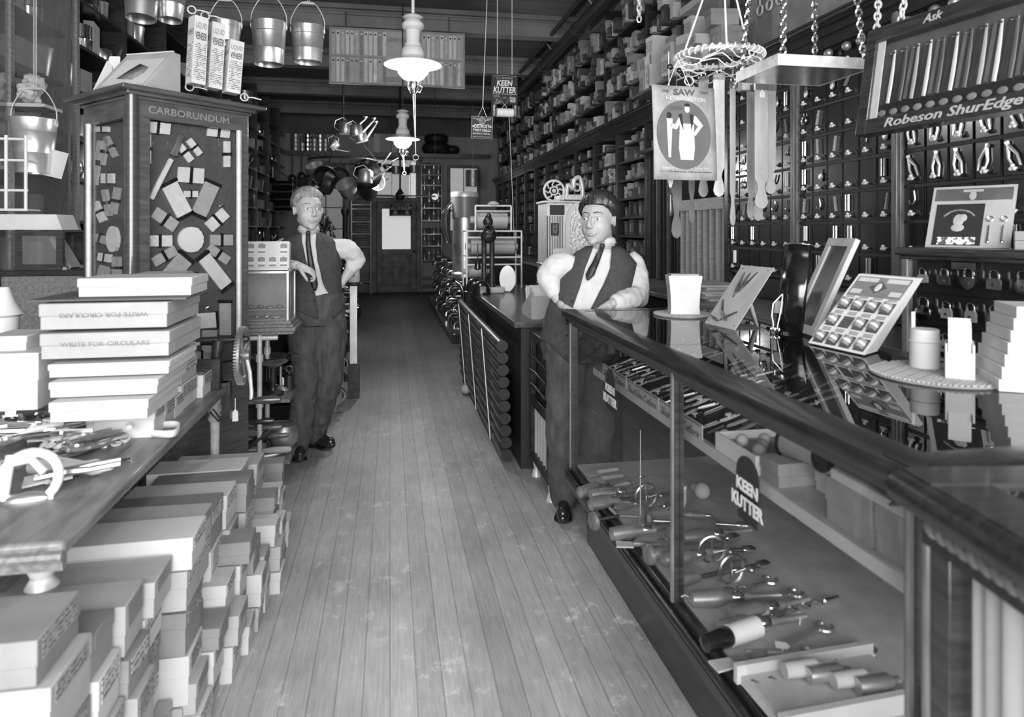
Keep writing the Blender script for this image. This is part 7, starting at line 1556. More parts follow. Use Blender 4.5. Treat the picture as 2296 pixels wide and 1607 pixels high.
for i in range(3):
    g1 = G(); g1.tube([(0, 0, 0), (.03, 0, .08), (.08, 0, .1), (.11, 0, .05), (.11, 0, 0)], .013, 9); gob('pipe_bend', '%s curved iron pipe bend on the lower shelf counted from the left' % ORD[i], 'pipe bend', (xa-.08+.05*i, 4.12+.06*i, S2z), [('bend', g1, IRON)], .4*i, 'pipe bends on the lower shelf')

# =================== HANGING PAILS at the upper left ===================
def pail(lbl, u, vt, vb, wpx, y, rx=0, taper=.82, m=GALV, top_w=1):
    a = P(u, vb, y=y); b = P(u, vt, y=y); h_ = b.z-a.z; r = wpx/2*(y*.98+a.x*.18)/FP
    q = thing('galvanised_pail', lbl, 'pail', M=TR(a) @ RX(rx)); g = G(); g.lathe([(r*taper, .012), (r*taper, 0), (r*taper*1.02, .0), (r*(taper+.35*(1-taper)), h_*.35), (r*(taper+.37*(1-taper))+.002, h_*.36), (r*(taper+.4*(1-taper)), h_*.37), (r*(taper+.75*(1-taper)), h_*.75), (r*(taper+.75*(1-taper))+.003, h_*.76), (r*(taper+.78*(1-taper)), h_*.77), (r, h_), (r+.004, h_+.003), (r-.003, h_), (r*taper-.004, .02), (0, .02)], n=32); ob('body', g, m, q)
    g = G(); g.tube(cr([(-r, 0, h_*.93), (-r*.95, 0, h_+r*.6), (-r*.4, 0, h_+r*1.5), (r*.4, 0, h_+r*1.5), (r*.95, 0, h_+r*.6), (r, 0, h_*.93)], 5), .0035, 6); ob('bail', g, PIPEW, q)
    g = G(); g.cyl((-r*.35, 0, h_+r*1.52), (r*.35, 0, h_+r*1.52), .01, n=10); ob('grip', g, W_PALE, q)
    g = G(); 
    for s in (-1, 1): g.ball((s*r, 0, h_*.93), (.006, .022, .026), 10, 6)
    ob('ear', g, PIPEW, q)
    g = G(); g.cyl((0, 0, h_+r*1.5), (0, 0, ZC-a.z), .003, n=5); g.cyl((.012, 0, h_+r*1.5), (.012, 0, ZC-a.z), .003, n=5); ob('hanging_wire', g, PIPEW, q); return q
pail('galvanised pail hanging at the ceiling left of the other ringed pail', 603, 52, 145, 76, 5.2)
pail('galvanised pail with a patched front hanging nearest the ruler board', 690, 62, 140, 73, 5.35)
pail('galvanised pail half hidden behind the white cartons', 506, 52, 95, 68, 5.0)
pail('galvanised pail cut by the top edge, left of two above the cabinet', 316, -50, 42, 76, 4.6, rx=-.12)
pail('galvanised pail cut by the top edge, right of two above the cabinet', 382, -50, 46, 70, 4.7, rx=-.1, taper=.7)
XSL = -2.4
for i in range(2):
    a = V((XSL-.05, 12+.5*i, 3.552)); r = .14; g = G(); g.lathe([(0, 0), (r*.85, 0), (r, .26), (r+.004, .263), (r*.97, .26)], n=22); tag(ob('small_pail', g, GALV, loc=a), '%s small pail on the high left shelf just right of the cabinet' % ['nearer', 'farther'][i], 'pail')
# =================== LEFT WALL SHELVES ===================
XS = -2.3
def lbd(name, lbl, g, m): return tag(ob(name, g, m), lbl, 'shelf')
zsL = [1.2, 1.52, 1.84, 2.16, 2.5, 2.85, 3.2, 3.55]
for i, z in enumerate(zsL): g = G(); g.bb(XL+.02, XS, 3.2, 15.5, z-.025, z); lbd('shelf_board', 'long dark shelf board on the left wall, %s from below' % ORD[i], g, W_DARKY)
for i, y in enumerate((3.2, 4.25, 5.3, 6.35, 7.4, 8.6, 9.8, 11, 12.2, 13.4, 14.6)): g = G(); g.bb(XL+.02, XS+.02, y-.025, y+.025, 1.0 if y > 3.3 else 1.0, 4.0); tag(ob('shelf_upright', g, W_OAK if y < 6 else W_DARK), 'upright dividing the left wall shelves, %s from the front' % ORD[i], 'upright')
g = G(); g.bb(XL+.02, -2.1, 3.2, 15.5, 0, 1.0); g.bb(XL+.02, -2.06, 3.2, 15.5, 1.0, 1.03); tag(ob('base_cupboard', g, W_DARKY), 'long dark base cupboard under the left wall shelves', 'cupboard')
t = thing('glass_shelf_door', 'tall glazed sliding door before the left wall shelves at the left edge', 'door', (XS+.05, 3.6, 1.1))
g = G()
for y in (0, .85, 1.7): g.bb(0, .03, y-.02, y+.02, 0, 2.8)
for z in (0, 2.8): g.bb(0, .03, 0, 1.7, z-.02, z+.02)
ob('door_frame', g, W_MID, t); g = G(); g.bb(.012, .016, 0, 1.7, 0, 2.8); ob('door_glass', g, GLASSD, t)
def good(k):
    g = G()
    if k == 0: g.lathe([(0, 0), (.06, 0), (.062, .14), (.065, .145), (0, .15)], n=16); m = TIN
    elif k == 1: g.lathe([(0, 0), (.08, 0), (.1, .15), (.104, .154), (.098, .15), (.078, .01)], n=18); m = GALV
    elif k == 2: g.bb(-.09, .09, -.06, .06, 0, .13); m = CARD2
    elif k == 3: g.lathe([(0, 0), (.06, 0), (.08, .05), (.07, .1), (.03, .13), (0, .14)], n=16); g.tube([(.06, 0, .05), (.1, 0, .07), (.12, 0, .12)], .01, 7); g.tube([(-.06, 0, .11), (-.11, 0, .08), (-.07, 0, .03)], .007, 7); m = STEEL
    elif k == 4: g.lathe([(0, 0), (.04, 0), (.04, .22), (.02, .25), (.02, .28), (0, .28)], n=12); m = GALV
    elif k == 5: g.bb(-.03, .03, -.09, .09, 0, .24); m = CARD1
    elif k == 6: g.lathe([(0, 0), (.07, 0), (.072, .08), (.074, .085), (.07, .09), (.07, .17), (0, .175)], n=16); m = NICK
    else: g.torus((0, 0, .03), .07, .028, 16, 8); g.torus((0, 0, .08), .06, .024, 16, 8); m = IRON
    return mesh(['can', 'small_pail', 'carton', 'kettle', 'tall_bottle', 'packet', 'banded_tin', 'wire_coil'][k], g, m)
GD = [good(k) for k in range(8)]; GN = ['can', 'small_pail', 'carton', 'kettle', 'tall_bottle', 'packet', 'banded_tin', 'wire_coil']
n = 0
for zi, z in enumerate(zsL[:-1]):
    y = 3.45; b = 0
    while y < 14.5 and n < 430:
        k = rnd.choice([0, 0, 1, 2, 2, 3, 4, 5, 6, 7] if y > 5.3 else [0, 1, 2, 2, 5, 5, 6]); b = [3.2, 4.25, 5.3, 6.35, 7.4, 8.6, 9.8, 11, 12.2, 13.4, 14.6]
        bi = sum(1 for q in b if q < y)-1
        if min(abs(y-q) for q in b) > .12:
            o = ob(GN[k], GD[k], None, loc=(XS-.13+U(-.04, .02), y, z+.001)); o.rotation_euler.z = U(-.3, .3); s = U(1.15, 1.4); o.scale = (s, s, s); n += 1
            tag(o, '%s on the %s shelf from below in the %s bay of the left wall' % (GN[k].replace('_', ' '), ORD[zi], ORD[bi]), GN[k].replace('_', ' '), '%s, %s shelf, %s bay, left wall' % (GN[k].replace('_', ' '), ORD[zi], ORD[bi]))
        y += U(.15, .22)*(1 if y < 7 else 1.4)
# big bucket, leaflet and white wire rack in front of the left shelves
a = P(74, 388, y=4.7); q = pail('large bright galvanised bucket hanging before the left wall shelves', 76, 268, 388, 92, 4.4, taper=.72, m=mat('bright_new_tin', .8, .3, .7, var=.1, scale=5))
g = G(); g.bb(-.06, .06, 0, .002, -.16, 0); g.m = 0; o = tag(ob('leaflet', g, WHITE, loc=P(130, 338, y=4.4)), 'white leaflet pinned beside the large bucket', 'leaflet'); o.rotation_euler = (0, .25, 0)
t = thing('wire_shelf_rack', 'white wire rack of small shelves at the left edge', 'rack', P(0, 470, y=4.2)); 
g = G(); H_ = .42
for x in (-.1, .03, .13): g.cyl((x, 0, 0), (x, 0, H_), .009)
for z in (0, .11, .28, .4): g.cyl((-.15, 0, z), (.14, 0, z), .008)
for x in (-.1, .13): g.cyl((x, 0, 0), (x, .15, 0), .006); g.cyl((x, 0, .28), (x, .15, .28), .006)
ob('wire_frame', g, ENAM, t)
# cross counter with low showcase at the left
yc = 4.0; z_t = P(60, 606, y=yc).z; xr = P(186, 600, y=yc).x
t = thing('cross_counter', 'low panelled counter crossing the left side behind the cartons', 'counter', (-2.05, yc, 0))
g = G(); g.bb(0, xr+2.05, 0, .5, .0, z_t-.03); ob('body', g, W_MID, t); g = G(); g.bb(-.02, xr+2.07, -.02, .52, z_t-.03, z_t); ob('top', g, W_DARKY, t, bev=.004)
for v in (742, 762): g = G(); z = P(60, v, y=yc).z; g.bb(0, xr+2.05, -.02, 0, z-.012, z); ob('rail', g, W_PALE, t)
for i in range(8): g = G(); g.lathe([(0, 0), (.012, .0), (.016, .015), (.01, .03), (0, .034)], n=10); z = P(60, 742, y=yc).z; tag(ob('peg', g, NICK if i % 2 else IRON, loc=(-1.62+i*.05, yc-.0-.012, z+.001)), '%s small peg along the rail of the cross counter' % ORD[i], 'peg', 'pegs along the cross counter rail')
t = thing('low_glass_case', 'low dark-framed glass case on the cross counter at the left edge', 'showcase', (-2.0, yc+.03, z_t+.001)); xw = P(134, 600, y=yc).x+2.0; hh = P(60, 516, y=yc).z-z_t
g = G(); g.bb(0, xw, 0, .025, 0, .03); g.bb(0, xw, 0, .025, hh-.03, hh); g.bb(xw-.03, xw, 0, .025, 0, hh); g.bb(0, .03, 0, .025, 0, hh); g.bb(xw-.03, xw, .3, .33, 0, hh); g.bb(0, xw, .3, .33, 0, hh); g.bb(0, xw, 0, .33, -.0, .012); g.bb(0, xw, 0, .33, hh-.012, hh); ob('frame', g, W_DARK, t)
g = G(); g.bb(.03, xw-.03, .01, .013, .03, hh-.03); ob('glass', g, GLASSD, t)
g = G(); g.prism([(0, 0), (.36, 0), (.33, .085), (0, .085)], .2); o = tag(ob('white_carton', g, WHITE, loc=(P(0, 0, y=yc).x-.08, yc+.05, z_t+hh+.002)), 'long white carton on top of the low glass case', 'box')
o = tag(ob('leaning_board', (lambda g: g.bb(-.012, .012, 0, .12, 0, .2))(G()), CARD2, loc=(P(150, 600, y=yc).x, yc+.1, z_t+.002)), 'grey board leaning beside the low glass case', 'board'); o.rotation_euler.y = -.5; o.location.x -= .03
# stove pipes and goods behind the fair-haired man
for i, (v, r) in enumerate(((432, .085), (448, .075), (465, .08), (480, .07))):
    a = V((-2.7, 14.1, 1.84+.075+.152*(3-i))); g = G(); g.cyl((0, 0, 0), (.75, 0, 0), .075, n=20); tag(ob('stove_pipe', g, BLACK, loc=a), '%s from the top of the dark stove pipes stacked left of the fair-haired man' % ORD[i], 'stove pipe', 'stacked stove pipes')
t = thing('goods_table', 'dark table of hardware behind the fair-haired man', 'table', (-1.9, 6.2, 0)); g = G(); g.bb(0, .75, 0, 3.6, .8, .84); ob('tabletop', g, W_DARKY, t)
for x, y in ((.04, .04), (.71, .04), (.04, 3.5), (.71, 3.5)): g = G(); g.bb(x-.03, x+.03, y-.03, y+.03, 0, .8); ob('leg', g, W_DARK, t)
c_ = {}
for i in range(26):
    k = rnd.choice([0, 1, 3, 6, 7, 4]); x = -1.85+.14*(i % 5); y = 6.3+.6*(i//5); j = c_.get(k, 0); c_[k] = j+1
    o = ob(GN[k], GD[k], None, loc=(x+U(-.02, .02), y, .841)); tag(o, '%s of the %ss on the hardware table behind the fair-haired man' % (ORD[j], GN[k].replace('_', ' ')), GN[k].replace('_', ' '), '%ss on the hardware table' % GN[k].replace('_', ' '))
# cast fountain-like ornament beside his head
a = P(727, 520, y=9.0); t = thing('iron_rosette', 'dark cast-iron branching ornament right of the fair-haired man\'s head', 'ornament', (a.x, 9.0, .721)); H_ = P(727, 478, y=9.0).z-.721
g = G(); g.lathe([(.1, 0), (.08, .03), (.02, .06), (.02, H_-.2), (.05, H_-.1), (.01, H_)], n=14)
for k in range(14): q_ = k*.9; g.tube([(0, 0, H_-.25), (.09*math.cos(q_), .09*math.sin(q_), H_-.2+.012*k), (.13*math.cos(q_), .1*math.sin(q_), H_-.3+.014*k)], .012, 6); g.ball((.13*math.cos(q_), .1*math.sin(q_), H_-.3+.014*k), .022, 8, 6)
ob('casting', g, IRON, t)
a = P(774, 560, y=12.0); g = G(); g.lathe([(.06, 0), (.045, .05), (.04, 1.05), (.07, 1.1), (.07, 1.14)], n=16); tag(ob('iron_column', g, IRON, loc=(a.x, 12.0, 0)), 'dark iron column with a flared cap behind the fair-haired man', 'column'); bpy.data.objects['iron_column'].scale.z = P(774, 468, y=12.0).z/1.14
# =================== THE TWO MEN ===================
def lerp(a, b, t): return a+(b-a)*t
def interp(tab, s):
    for i in range(len(tab)-1):
        if s <= tab[i+1][0]:
            t = (s-tab[i][0])/(tab[i+1][0]-tab[i][0]); t = t*t*(3-2*t)*.5+t*.5
            return [lerp(a, b, t) for a, b in zip(tab[i][1:], tab[i+1][1:])]
    return list(tab[-1][1:])
def limb(g, pts, rads, n=14, sub=5, fl=1.0, up=None):
    P_ = cr([tuple(p) for p in pts], sub); R_ = []
    for i in range(len(rads)-1):
        for k in range(sub): t = k/sub; R_.append(lerp(rads[i], rads[i+1], t*t*(3-2*t)))
    R_.append(rads[-1]); g.tube(P_, R_, n, fl=fl, up=up); g.ball(P_[0], R_[0]*.98, 12, 8); g.ball(P_[-1], R_[-1]*.98, 12, 8)
def fuse(name, g, m, parent, vox, smooth=4, fac=.6, disp=0, dsize=.1):
    me = mesh('tmp', g, m); o = bpy.data.objects.new('tmp', me); COL.objects.link(o)
    k = o.modifiers.new('r', 'REMESH'); k.mode = 'VOXEL'; k.voxel_size = vox
    k = o.modifiers.new('s', 'SMOOTH'); k.iterations = smooth; k.factor = fac
    if disp:
        tx = bpy.data.textures.new('folds', 'CLOUDS'); tx.noise_scale = dsize; tx.noise_depth = 1
        k = o.modifiers.new('d', 'DISPLACE'); k.texture = tx; k.strength = disp; k.mid_level = .5; k.texture_coords = 'LOCAL'
    bpy.context.view_layer.update()
    me2 = bpy.data.meshes.new_from_object(o.evaluated_get(bpy.context.evaluated_depsgraph_get())); bpy.data.objects.remove(o)
    me2.name = name; me2.shade_smooth(); me2.materials.clear(); me2.materials.append(m)
    r = bpy.data.objects.new(name, me2); COL.objects.link(r); r.parent = parent; return r
def hand(g, c, fwd, palmn, side, s=1.0, curl=.6, spread=.02):
    """palm at c, fingers along fwd, palm faces palmn, thumb leaves towards side"""
    fwd = V(fwd).normalized(); n = V(palmn); n = (n-fwd*n.dot(fwd)).normalized(); x = fwd.cross(n).normalized(); x = x if x.dot(V(side)) > 0 else -x
    B = Matrix((x, fwd, n)).transposed(); g.ball(c, (.042*s, .047*s, .017*s), 16, 10, B); g.ball(V(c)-fwd*.02*s, (.034*s, .035*s, .019*s), 14, 8, B)
    for i, (L, r) in enumerate(((.070, .0088), (.079, .0092), (.074, .0088), (.058, .0078))):
        b = V(c)+fwd*.034*s+x*(.029-.0195*i)*s; d = (fwd+x*spread*(1.5-i)).normalized(); pts = [b-fwd*.015*s, b]; ang = 0
        for j, k in enumerate((.42, .33, .25)):
            ang += curl*(.5+.5*j)*(1+.08*i); dd = d*math.cos(ang)+n*math.sin(ang); pts.append(pts[-1]+dd*L*k*s)
        limb(g, pts, [r*s*1.05, r*s*1.08, r*s, r*s*.92, r*s*.75], 9, 3)
    b = V(c)-fwd*.02*s+x*.032*s; t1 = b+(x*.75+fwd*.6+n*.3).normalized()*.034*s; t2 = t1+(fwd*.85+x*.25+n*.5).normalized()*.028*s; t3 = t2+(fwd*.8+n*.7).normalized()*.02*s
    limb(g, [b-x*.01, b, t1, t2, t3], [.012*s, .0145*s, .0108*s, .0098*s, .0075*s], 9, 3)
def man(name_label, J, a_head, a_body, tors, vest, sk, hairm, h_s, tie, arms, legs, hairfn, body_label, tilt=0, pitch=0):
    org = J['org']; t = thing('person', name_label, 'person', org)
    L = lambda p: V(p)-org
    Rb = V((math.cos(a_body), math.sin(a_body), 0)); Fb = V((math.sin(a_body), -math.cos(a_body), 0))
    # head frame: local -Y is the face
    MH = TR(L(J['head'])) @ RZ(a_head) @ RY(tilt) @ RX(pitch) @ Matrix.Diagonal((h_s*1.05, h_s, h_s, 1)); fat = J.get('fat', 1)
    g = G(); g.T = MH
    g.ball((0, .014, .032), (.075, .094, .086), 24, 16); g.ball((0, -.02, .03), (.066, .07, .074), 20, 14); g.ball((0, -.026, -.03), (.061*fat, .066, .074), 20, 14); g.ball((0, -.038, -.07), (.045*fat, .046, .042), 18, 12); g.ball((0, -.068, -.098), (.022, .020, .017), 12, 8)
    for s in (1, -1):
        g.ball((s*.040*fat, -.008, -.05), (.022, .036, .03), 12, 8); g.ball((s*.032, -.054, -.03), (.028, .024, .034), 14, 8)
        g.tube([(s*.010, -.085, .031), (s*.030, -.083, .036), (s*.050, -.068, .031)], [.006, .0075, .006], 8)
        g.ball((s*.011, -.104, -.031), (.0085, .009, .007), 10, 6)
        Me = (RZ(s*.45) @ RY(s*.12)).to_3x3(); g.ball((s*.075, .012, -.002), (.006, .018, .028), 14, 10, Me); g.torus((s*.078, .014, .001), .0165, .004, 18, 6, RZ(s*.35) @ RY(PI/2) @ Matrix.Diagonal((1.45, 1, 1, 1)))
    g.tube([(0, -.088, .034), (0, -.099, .012), (0, -.112, -.016), (0, -.113, -.026), (0, -.098, -.036)], [.0078, .0072, .0098, .0105, .007], 10)
    g.ball((0, -.086, -.058), (.026, .012, .015), 14, 8)
    g.tube([(-.022, -.080, -.058), (-.009, -.0945, -.0545), (0, -.0945, -.056), (.009, -.0945, -.0545), (.022, -.080, -.058)], [.0025, .0045, .004, .0045, .0025], 8)
    g.tube([(-.019, -.080, -.0655), (0, -.0935, -.0685), (.019, -.080, -.0655)], [.0025, .0058, .0025], 8)
    g.T = Matrix()
    nb = L(J['neck']); hc = L(J['head']); limb(g, [nb-V((0, 0, .08)), nb, lerp(nb, hc, .45), hc-V((0, 0, .02))], [.062*h_s, .051*h_s*(.5+fat/2), .050*h_s*(.5+fat/2), .05*h_s], 18)
    # trunk, kept just inside the clothing
    for k in range(9):
        s0 = k/9; s1 = (k+1)/9
    rows = []
    def sec(s, th, off=0):
        cx, cy, cz, rx, ry = interp(tors, s); e = 2/2.35; c, q = math.cos(th), math.sin(th)
        fx = abs(q)**e*(1 if q > 0 else -1); fy = abs(c)**e*(1 if c > 0 else -1)
        return V((cx, cy, cz))-org+Rb*fx*(rx+off)+Fb*fy*(ry+off)
    for i in range(21): rows.append([sec(i/20, 2*PI*j/28, -.014) for j in range(28)])
    g.grid(rows, closed=True); k = len(g.v); g.f.append(list(range(k-28, k))); g.f.append(list(range(k-28*21, k-28*20))[::-1]); g.mi += [0, 0]
    for A in arms:
        sh, el, wr = L(A['s']), L(A['e']), L(A['w']); limb(g, [lerp(sh, nb, .1)-V((0, 0, .035)), sh-V((0, 0, .015)), el, wr], [.036, .038, .036, .025], 14); limb(g, [el, lerp(el, wr, .35), wr], [.036, .039, .026], 14, fl=.9)
        limb(g, [wr, L(A['h'])], [.026, .024], 12, fl=.8); hand(g, L(A['h']), A['f'], A['n'], A['t'], 1.02, A.get('curl', .6))
    for A in legs: limb(g, [L(A['h']), L(A['k']), L(A['a'])], [.075, .055, .038], 16); g.ball(L(A['a'])-V((0, 0, .02)), .042, 12, 8)
    bo = fuse('body', g, sk, t, .0038, 5, .5); MI = MH.inverted(); vg = bo.vertex_groups.new(name='head')
    vg.add([v.index for v in bo.data.vertices if (MI @ v.co).z > -.16 and abs((MI @ v.co).x) < .072], 1, 'ADD'); k = bo.modifiers.new('soft', 'SMOOTH'); k.iterations = 9; k.factor = .5; k.vertex_group = 'head'
    bpy.context.view_layer.update(); me_ = bpy.data.meshes.new_from_object(bo.evaluated_get(bpy.context.evaluated_depsgraph_get())); bo.modifiers.clear(); bo.data = me_
    marks = [((s*.031, -.084, .010), (.0175, .02, .0125), (0, .0105, 0)) for s in (1, -1)]+[((s*.031, -.078, .0195), (.02, .02, .006), (0, -.003, -.001)) for s in (1, -1)]+[((s*.012, -.09, .004), (.008, .02, .02), (0, .003, 0)) for s in (1, -1)]+[((0, -.094, -.0612), (.02, .02, .0028), (0, .004, 0)), ((0, -.09, -.080), (.022, .02, .007), (0, .004, 0))]+[((s*.029, -.08, -.045), (.004, .02, .022), (0, .002, 0)) for s in (1, -1)]
    for v in bo.data.vertices:
        q = MI @ v.co
        if q.z < -.15 or q.y > -.03 or abs(q.x) > .08: continue
        for c, r, d in marks:
            e = sum(((q[k]-c[k])/r[k])**2 for k in range(3))
            if e < 1: q = q+V(d)*(1-e)**1.5*1.3
        v.co = MH @ q
    # eyes, brows, lips
    for s in (1, -1):
        g = G(); g.T = MH; g.ball((s*.031, -.0685, .0085), .0115, 14, 10); e = ob('eye', g, EYE, t); gl = J['gaze']; g = G(); g.T = MH; g.ball((s*.031+.0032*gl, -.0770, .0085), (.0052, .0036, .0056), 10, 8); ob('iris', g, PUP, e)
        g = G(); g.T = MH; g.tube([(s*.012, -.0905, .035), (s*.030, -.0905, .0395), (s*.048, -.0755, .035)], [.0020, .0026, .0014], 7, fl=.8); ob('eyebrow', g, hairm, t)
    g = G(); g.T = MH; g.tube([(-.021, -.083, -.0600), (-.009, -.0963, -.0598), (0, -.0975, -.0612), (.009, -.0963, -.0598), (.021, -.083, -.0600)], [.0008, .0016, .0016, .0016, .0008], 6); ob('lips', g, LIP, t)
    # hair
    g = G(); n, m_ = 144, 96; pts = {}; fs = []
    def hp(i, j):
        a = PI*i/m_; q = 2*PI*j/n; x = math.sin(a)*math.sin(q); y = -math.sin(a)*math.cos(q); z = math.cos(a)
        mg = marg(x, y, z); k = max(0, min(1, mg*3.5)); wv = hairfn['vol'](x, y, z)*k+.003-max(0, min(1, -mg*10))*.02; strand = (.0012*math.sin(x*52+y*9+z*6)+.0007*math.sin(x*110-y*20))*k
        return V((x*(.0805+wv+strand), .012+y*(.0985+wv+strand), .034+z*(.0895+wv+strand)))
    HL = [(0, hairfn['front']), (.7, hairfn['front']-.02), (1.0, .34), (1.2, .12), (1.38, -.12), (1.5, -.14), (1.62, .02), (1.95, -.05), (2.15, -.42), (2.6, -.66), (3.15, -.68)]
    def marg(x, y, z): return z-interp(HL, min(3.14, math.atan2(abs(x), -y)))[0]
    def keep(i, j):
        a = PI*(i+.5)/m_; q = 2*PI*(j+.5)/n; return marg(math.sin(a)*math.sin(q), -math.sin(a)*math.cos(q), math.cos(a)) > -.14
    vs = [hp(i, j) for i in range(m_+1) for j in range(n)]; vs = [MH @ v for v in vs]
    fs = [(i*n+j, (i+1)*n+j, (i+1)*n+(j+1) % n, i*n+(j+1) % n) for i in range(m_) for j in range(n) if keep(i, j)]
    g.add(vs, fs); o = ob('hair', g, hairm, t, solid=.005); o.modifiers['thickness'].offset = -.6
    # shirt: trunk and sleeves as one cloth
    g = G(); rows = [[sec(i/24, 2*PI*j/32, -.004) for j in range(32)] for i in range(2, 24)]; g.grid(rows, closed=True); k = len(g.v); g.f.append(list(range(k-32, k))); g.f.append(list(range(32))[::-1]); g.mi += [0, 0]
    for A in arms:
        sh, el, wr = L(A['s']), L(A['e']), L(A['w']); q = A.get('cuff', .55); c1 = lerp(el, wr, q)
        limb(g, [lerp(sh, nb, .12)-V((0, 0, .03)), sh-V((0, 0, .008)), lerp(sh, el, .5)+V(A.get('puff', (0, 0, 0))), el], [.05, .056, .066, .058], 18); limb(g, [el, lerp(el, wr, q*.5), c1], [.058, .056, .044], 18)
    fuse('shirt', g, SHIRT, t, .0065, 5, .5, disp=.018, dsize=.055)
    # collar and tie
    g = G(); ct = nb+V((0, 0, .012)); rr = .055*h_s*(.5+fat/2); g.grid([[ct+(Rb*math.sin(q)*rr*(1+e)+Fb*math.cos(q)*rr*(1+e))*1+V((0, 0, z)) for q in [.18+(2*PI-.36)*i/24 for i in range(25)]] for z, e in ((-.015, .05), (.012, .0), (.026, -.03), (.022, .03), (-.004, .15))]); o = ob('collar', g, SHIRT, t, solid=.002)
    def surf(x, s, off): # point on the chest front at lateral x
        cx, cy, cz, rx, ry = interp(tors, s); q = max(-.98, min(.98, x/rx)); e = 2.35; return V((cx, cy, cz))-org+Rb*x+Fb*((1-abs(q)**e)**(1/e))*(ry+off)
    g = G(); rows = []
    for i in range(15):
        u = i/14; s = lerp(tie[0], tie[1], u); x = lerp(tie[2], tie[3], u); w_ = lerp(.011, .022, min(1, u*1.1)) if u < .88 else lerp(.022, .002, (u-.88)/.12)
        rows.append([surf(x-w_, s, .012), surf(x-w_*.4, s, .02), surf(x+w_*.4, s, .02), surf(x+w_, s, .012)])
    g.grid(rows); ob('tie', g, TIEM, t, solid=.004)
    g = G(); k = surf(tie[2], tie[0], .016); g.ball(k, (.014, .011, .014), 12, 8); ob('tie_knot', g, TIEM, t)
    # waistcoat shell with open front
    g = G(); rows = []; NS = 34
    for i in range(NS+1):
        s = lerp(vest['s0'], vest['s1'], i/NS); cx, cy, cz, rx, ry = interp(tors, s); xl, xr = interp(vest['open'], s)[:2]
        tr = math.asin(max(-1, min(1, (abs(xr)/(rx+.008))**(2.35/2)))); tl_ = math.asin(max(-1, min(1, (abs(xl)/(rx+.008))**(2.35/2))))
        tr = tr if xr > 0 else -tr; tl_ = tl_ if xl > 0 else -tl_
        row = []
        for j in range(49):
            th = lerp(tr, 2*PI-tl_, j/48); p = sec(s, th, .0085)
            f_ = min(j, 48-j)/48
            if i == 0: p = p-V((0, 0, vest['point']*max(0, 1-f_*9)))
            elif i == 1: p = p-V((0, 0, vest['point']*.6*max(0, 1-f_*9)))
            elif i == 2: p = p-V((0, 0, vest['point']*.3*max(0, 1-f_*9)))
            row.append(p)
        rows.append(row)
    g.grid(rows); o = ob('waistcoat', g, VESTM, t, solid=.005)
    for s in vest['buttons']:
        xl, xr = interp(vest['open'], s)[:2]; g = G(); g.ball(surf(-xl-.014, s, .016), (.006, .005, .006), 10, 6); ob('button', g, BLACK, t)
    # trousers
    g = G(); hp_ = interp(tors, 0); hipc = V(hp_[:3])-org
    rows = [[hipc+V((0, 0, z))+Rb*math.sin(q)*(hp_[3]*e+.006)+Fb*math.cos(q)*(hp_[4]*e+.006) for q in [2*PI*j/24 for j in range(24)]] for z, e in ((-.1, .96), (-.04, 1.02), (.03, 1.0), (.10, .97))]
    g.grid(rows, closed=True); k = len(g.v); g.f.append(list(range(k-24, k))); g.f.append(list(range(24))[::-1]); g.mi += [0, 0]
    for A in legs:
        h, kn, an = L(A['h']), L(A['k']), L(A['a']); limb(g, [h+V((0, 0, .06)), h-V((0, 0, .08)), kn, lerp(kn, an, .5), an-V((0, 0, .0))], [.10, .108, .088, .08, .078], 20)
    fuse('trousers', g, TROUS, t, .007, 4, .5, disp=.024, dsize=.085)
    for A in legs:
        an = L(A['a']); to = L(A['toe']); d = (to-an); d.z = 0; d.normalize(); z0 = to.z; hl = V((an.x, an.y, z0))-d*.045
        g = G(); limb(g, [hl+V((0, 0, .035)), hl+d*.09+V((0, 0, .045)), hl+d*.17+V((0, 0, .032)), to+V((0, 0, .024))], [.034, .042, .042, .026], 16, fl=.8, up=(0, 0, 1)); limb(g, [hl+d*.04+V((0, 0, .03)), an+V((0, 0, .04))], [.04, .045], 14); sh_ = fuse('shoe', g, SHOE, t, .005, 3, .5)
        sd = V((-d.y, d.x, 0)); g = G(); Ls = (to-hl).length+.025; ol = [(0, .02), (.03, .034), (.1, .036), (.18, .046), (Ls-.02, .03), (Ls, .008)]; pts = [hl-d*.03+d*x+sd*y for x, y in ol]+[hl-d*.03+d*x-sd*y for x, y in reversed(ol)]; k = len(pts); g.add([V((p.x, p.y, z0-.006)) for p in pts]+[V((p.x, p.y, z0+.006)) for p in pts], [tuple(range(k))[::-1], tuple(range(k, 2*k))]+[(i, (i+1) % k, (i+1) % k+k, i+k) for i in range(k)]); ob('sole', g, BLACK, sh_)
        for q in range(3): g = G(); c = hl+d*(.1+.025*q)+V((0, 0, .082-.012*q)); g.cyl(c-sd*.02, c+sd*.02, .003, n=6); ob('lace', g, BLACK, sh_)
    return t, sec, surf
def T3(p, rx, ry, s): return (s, p.x, p.y, p.z, rx, ry)
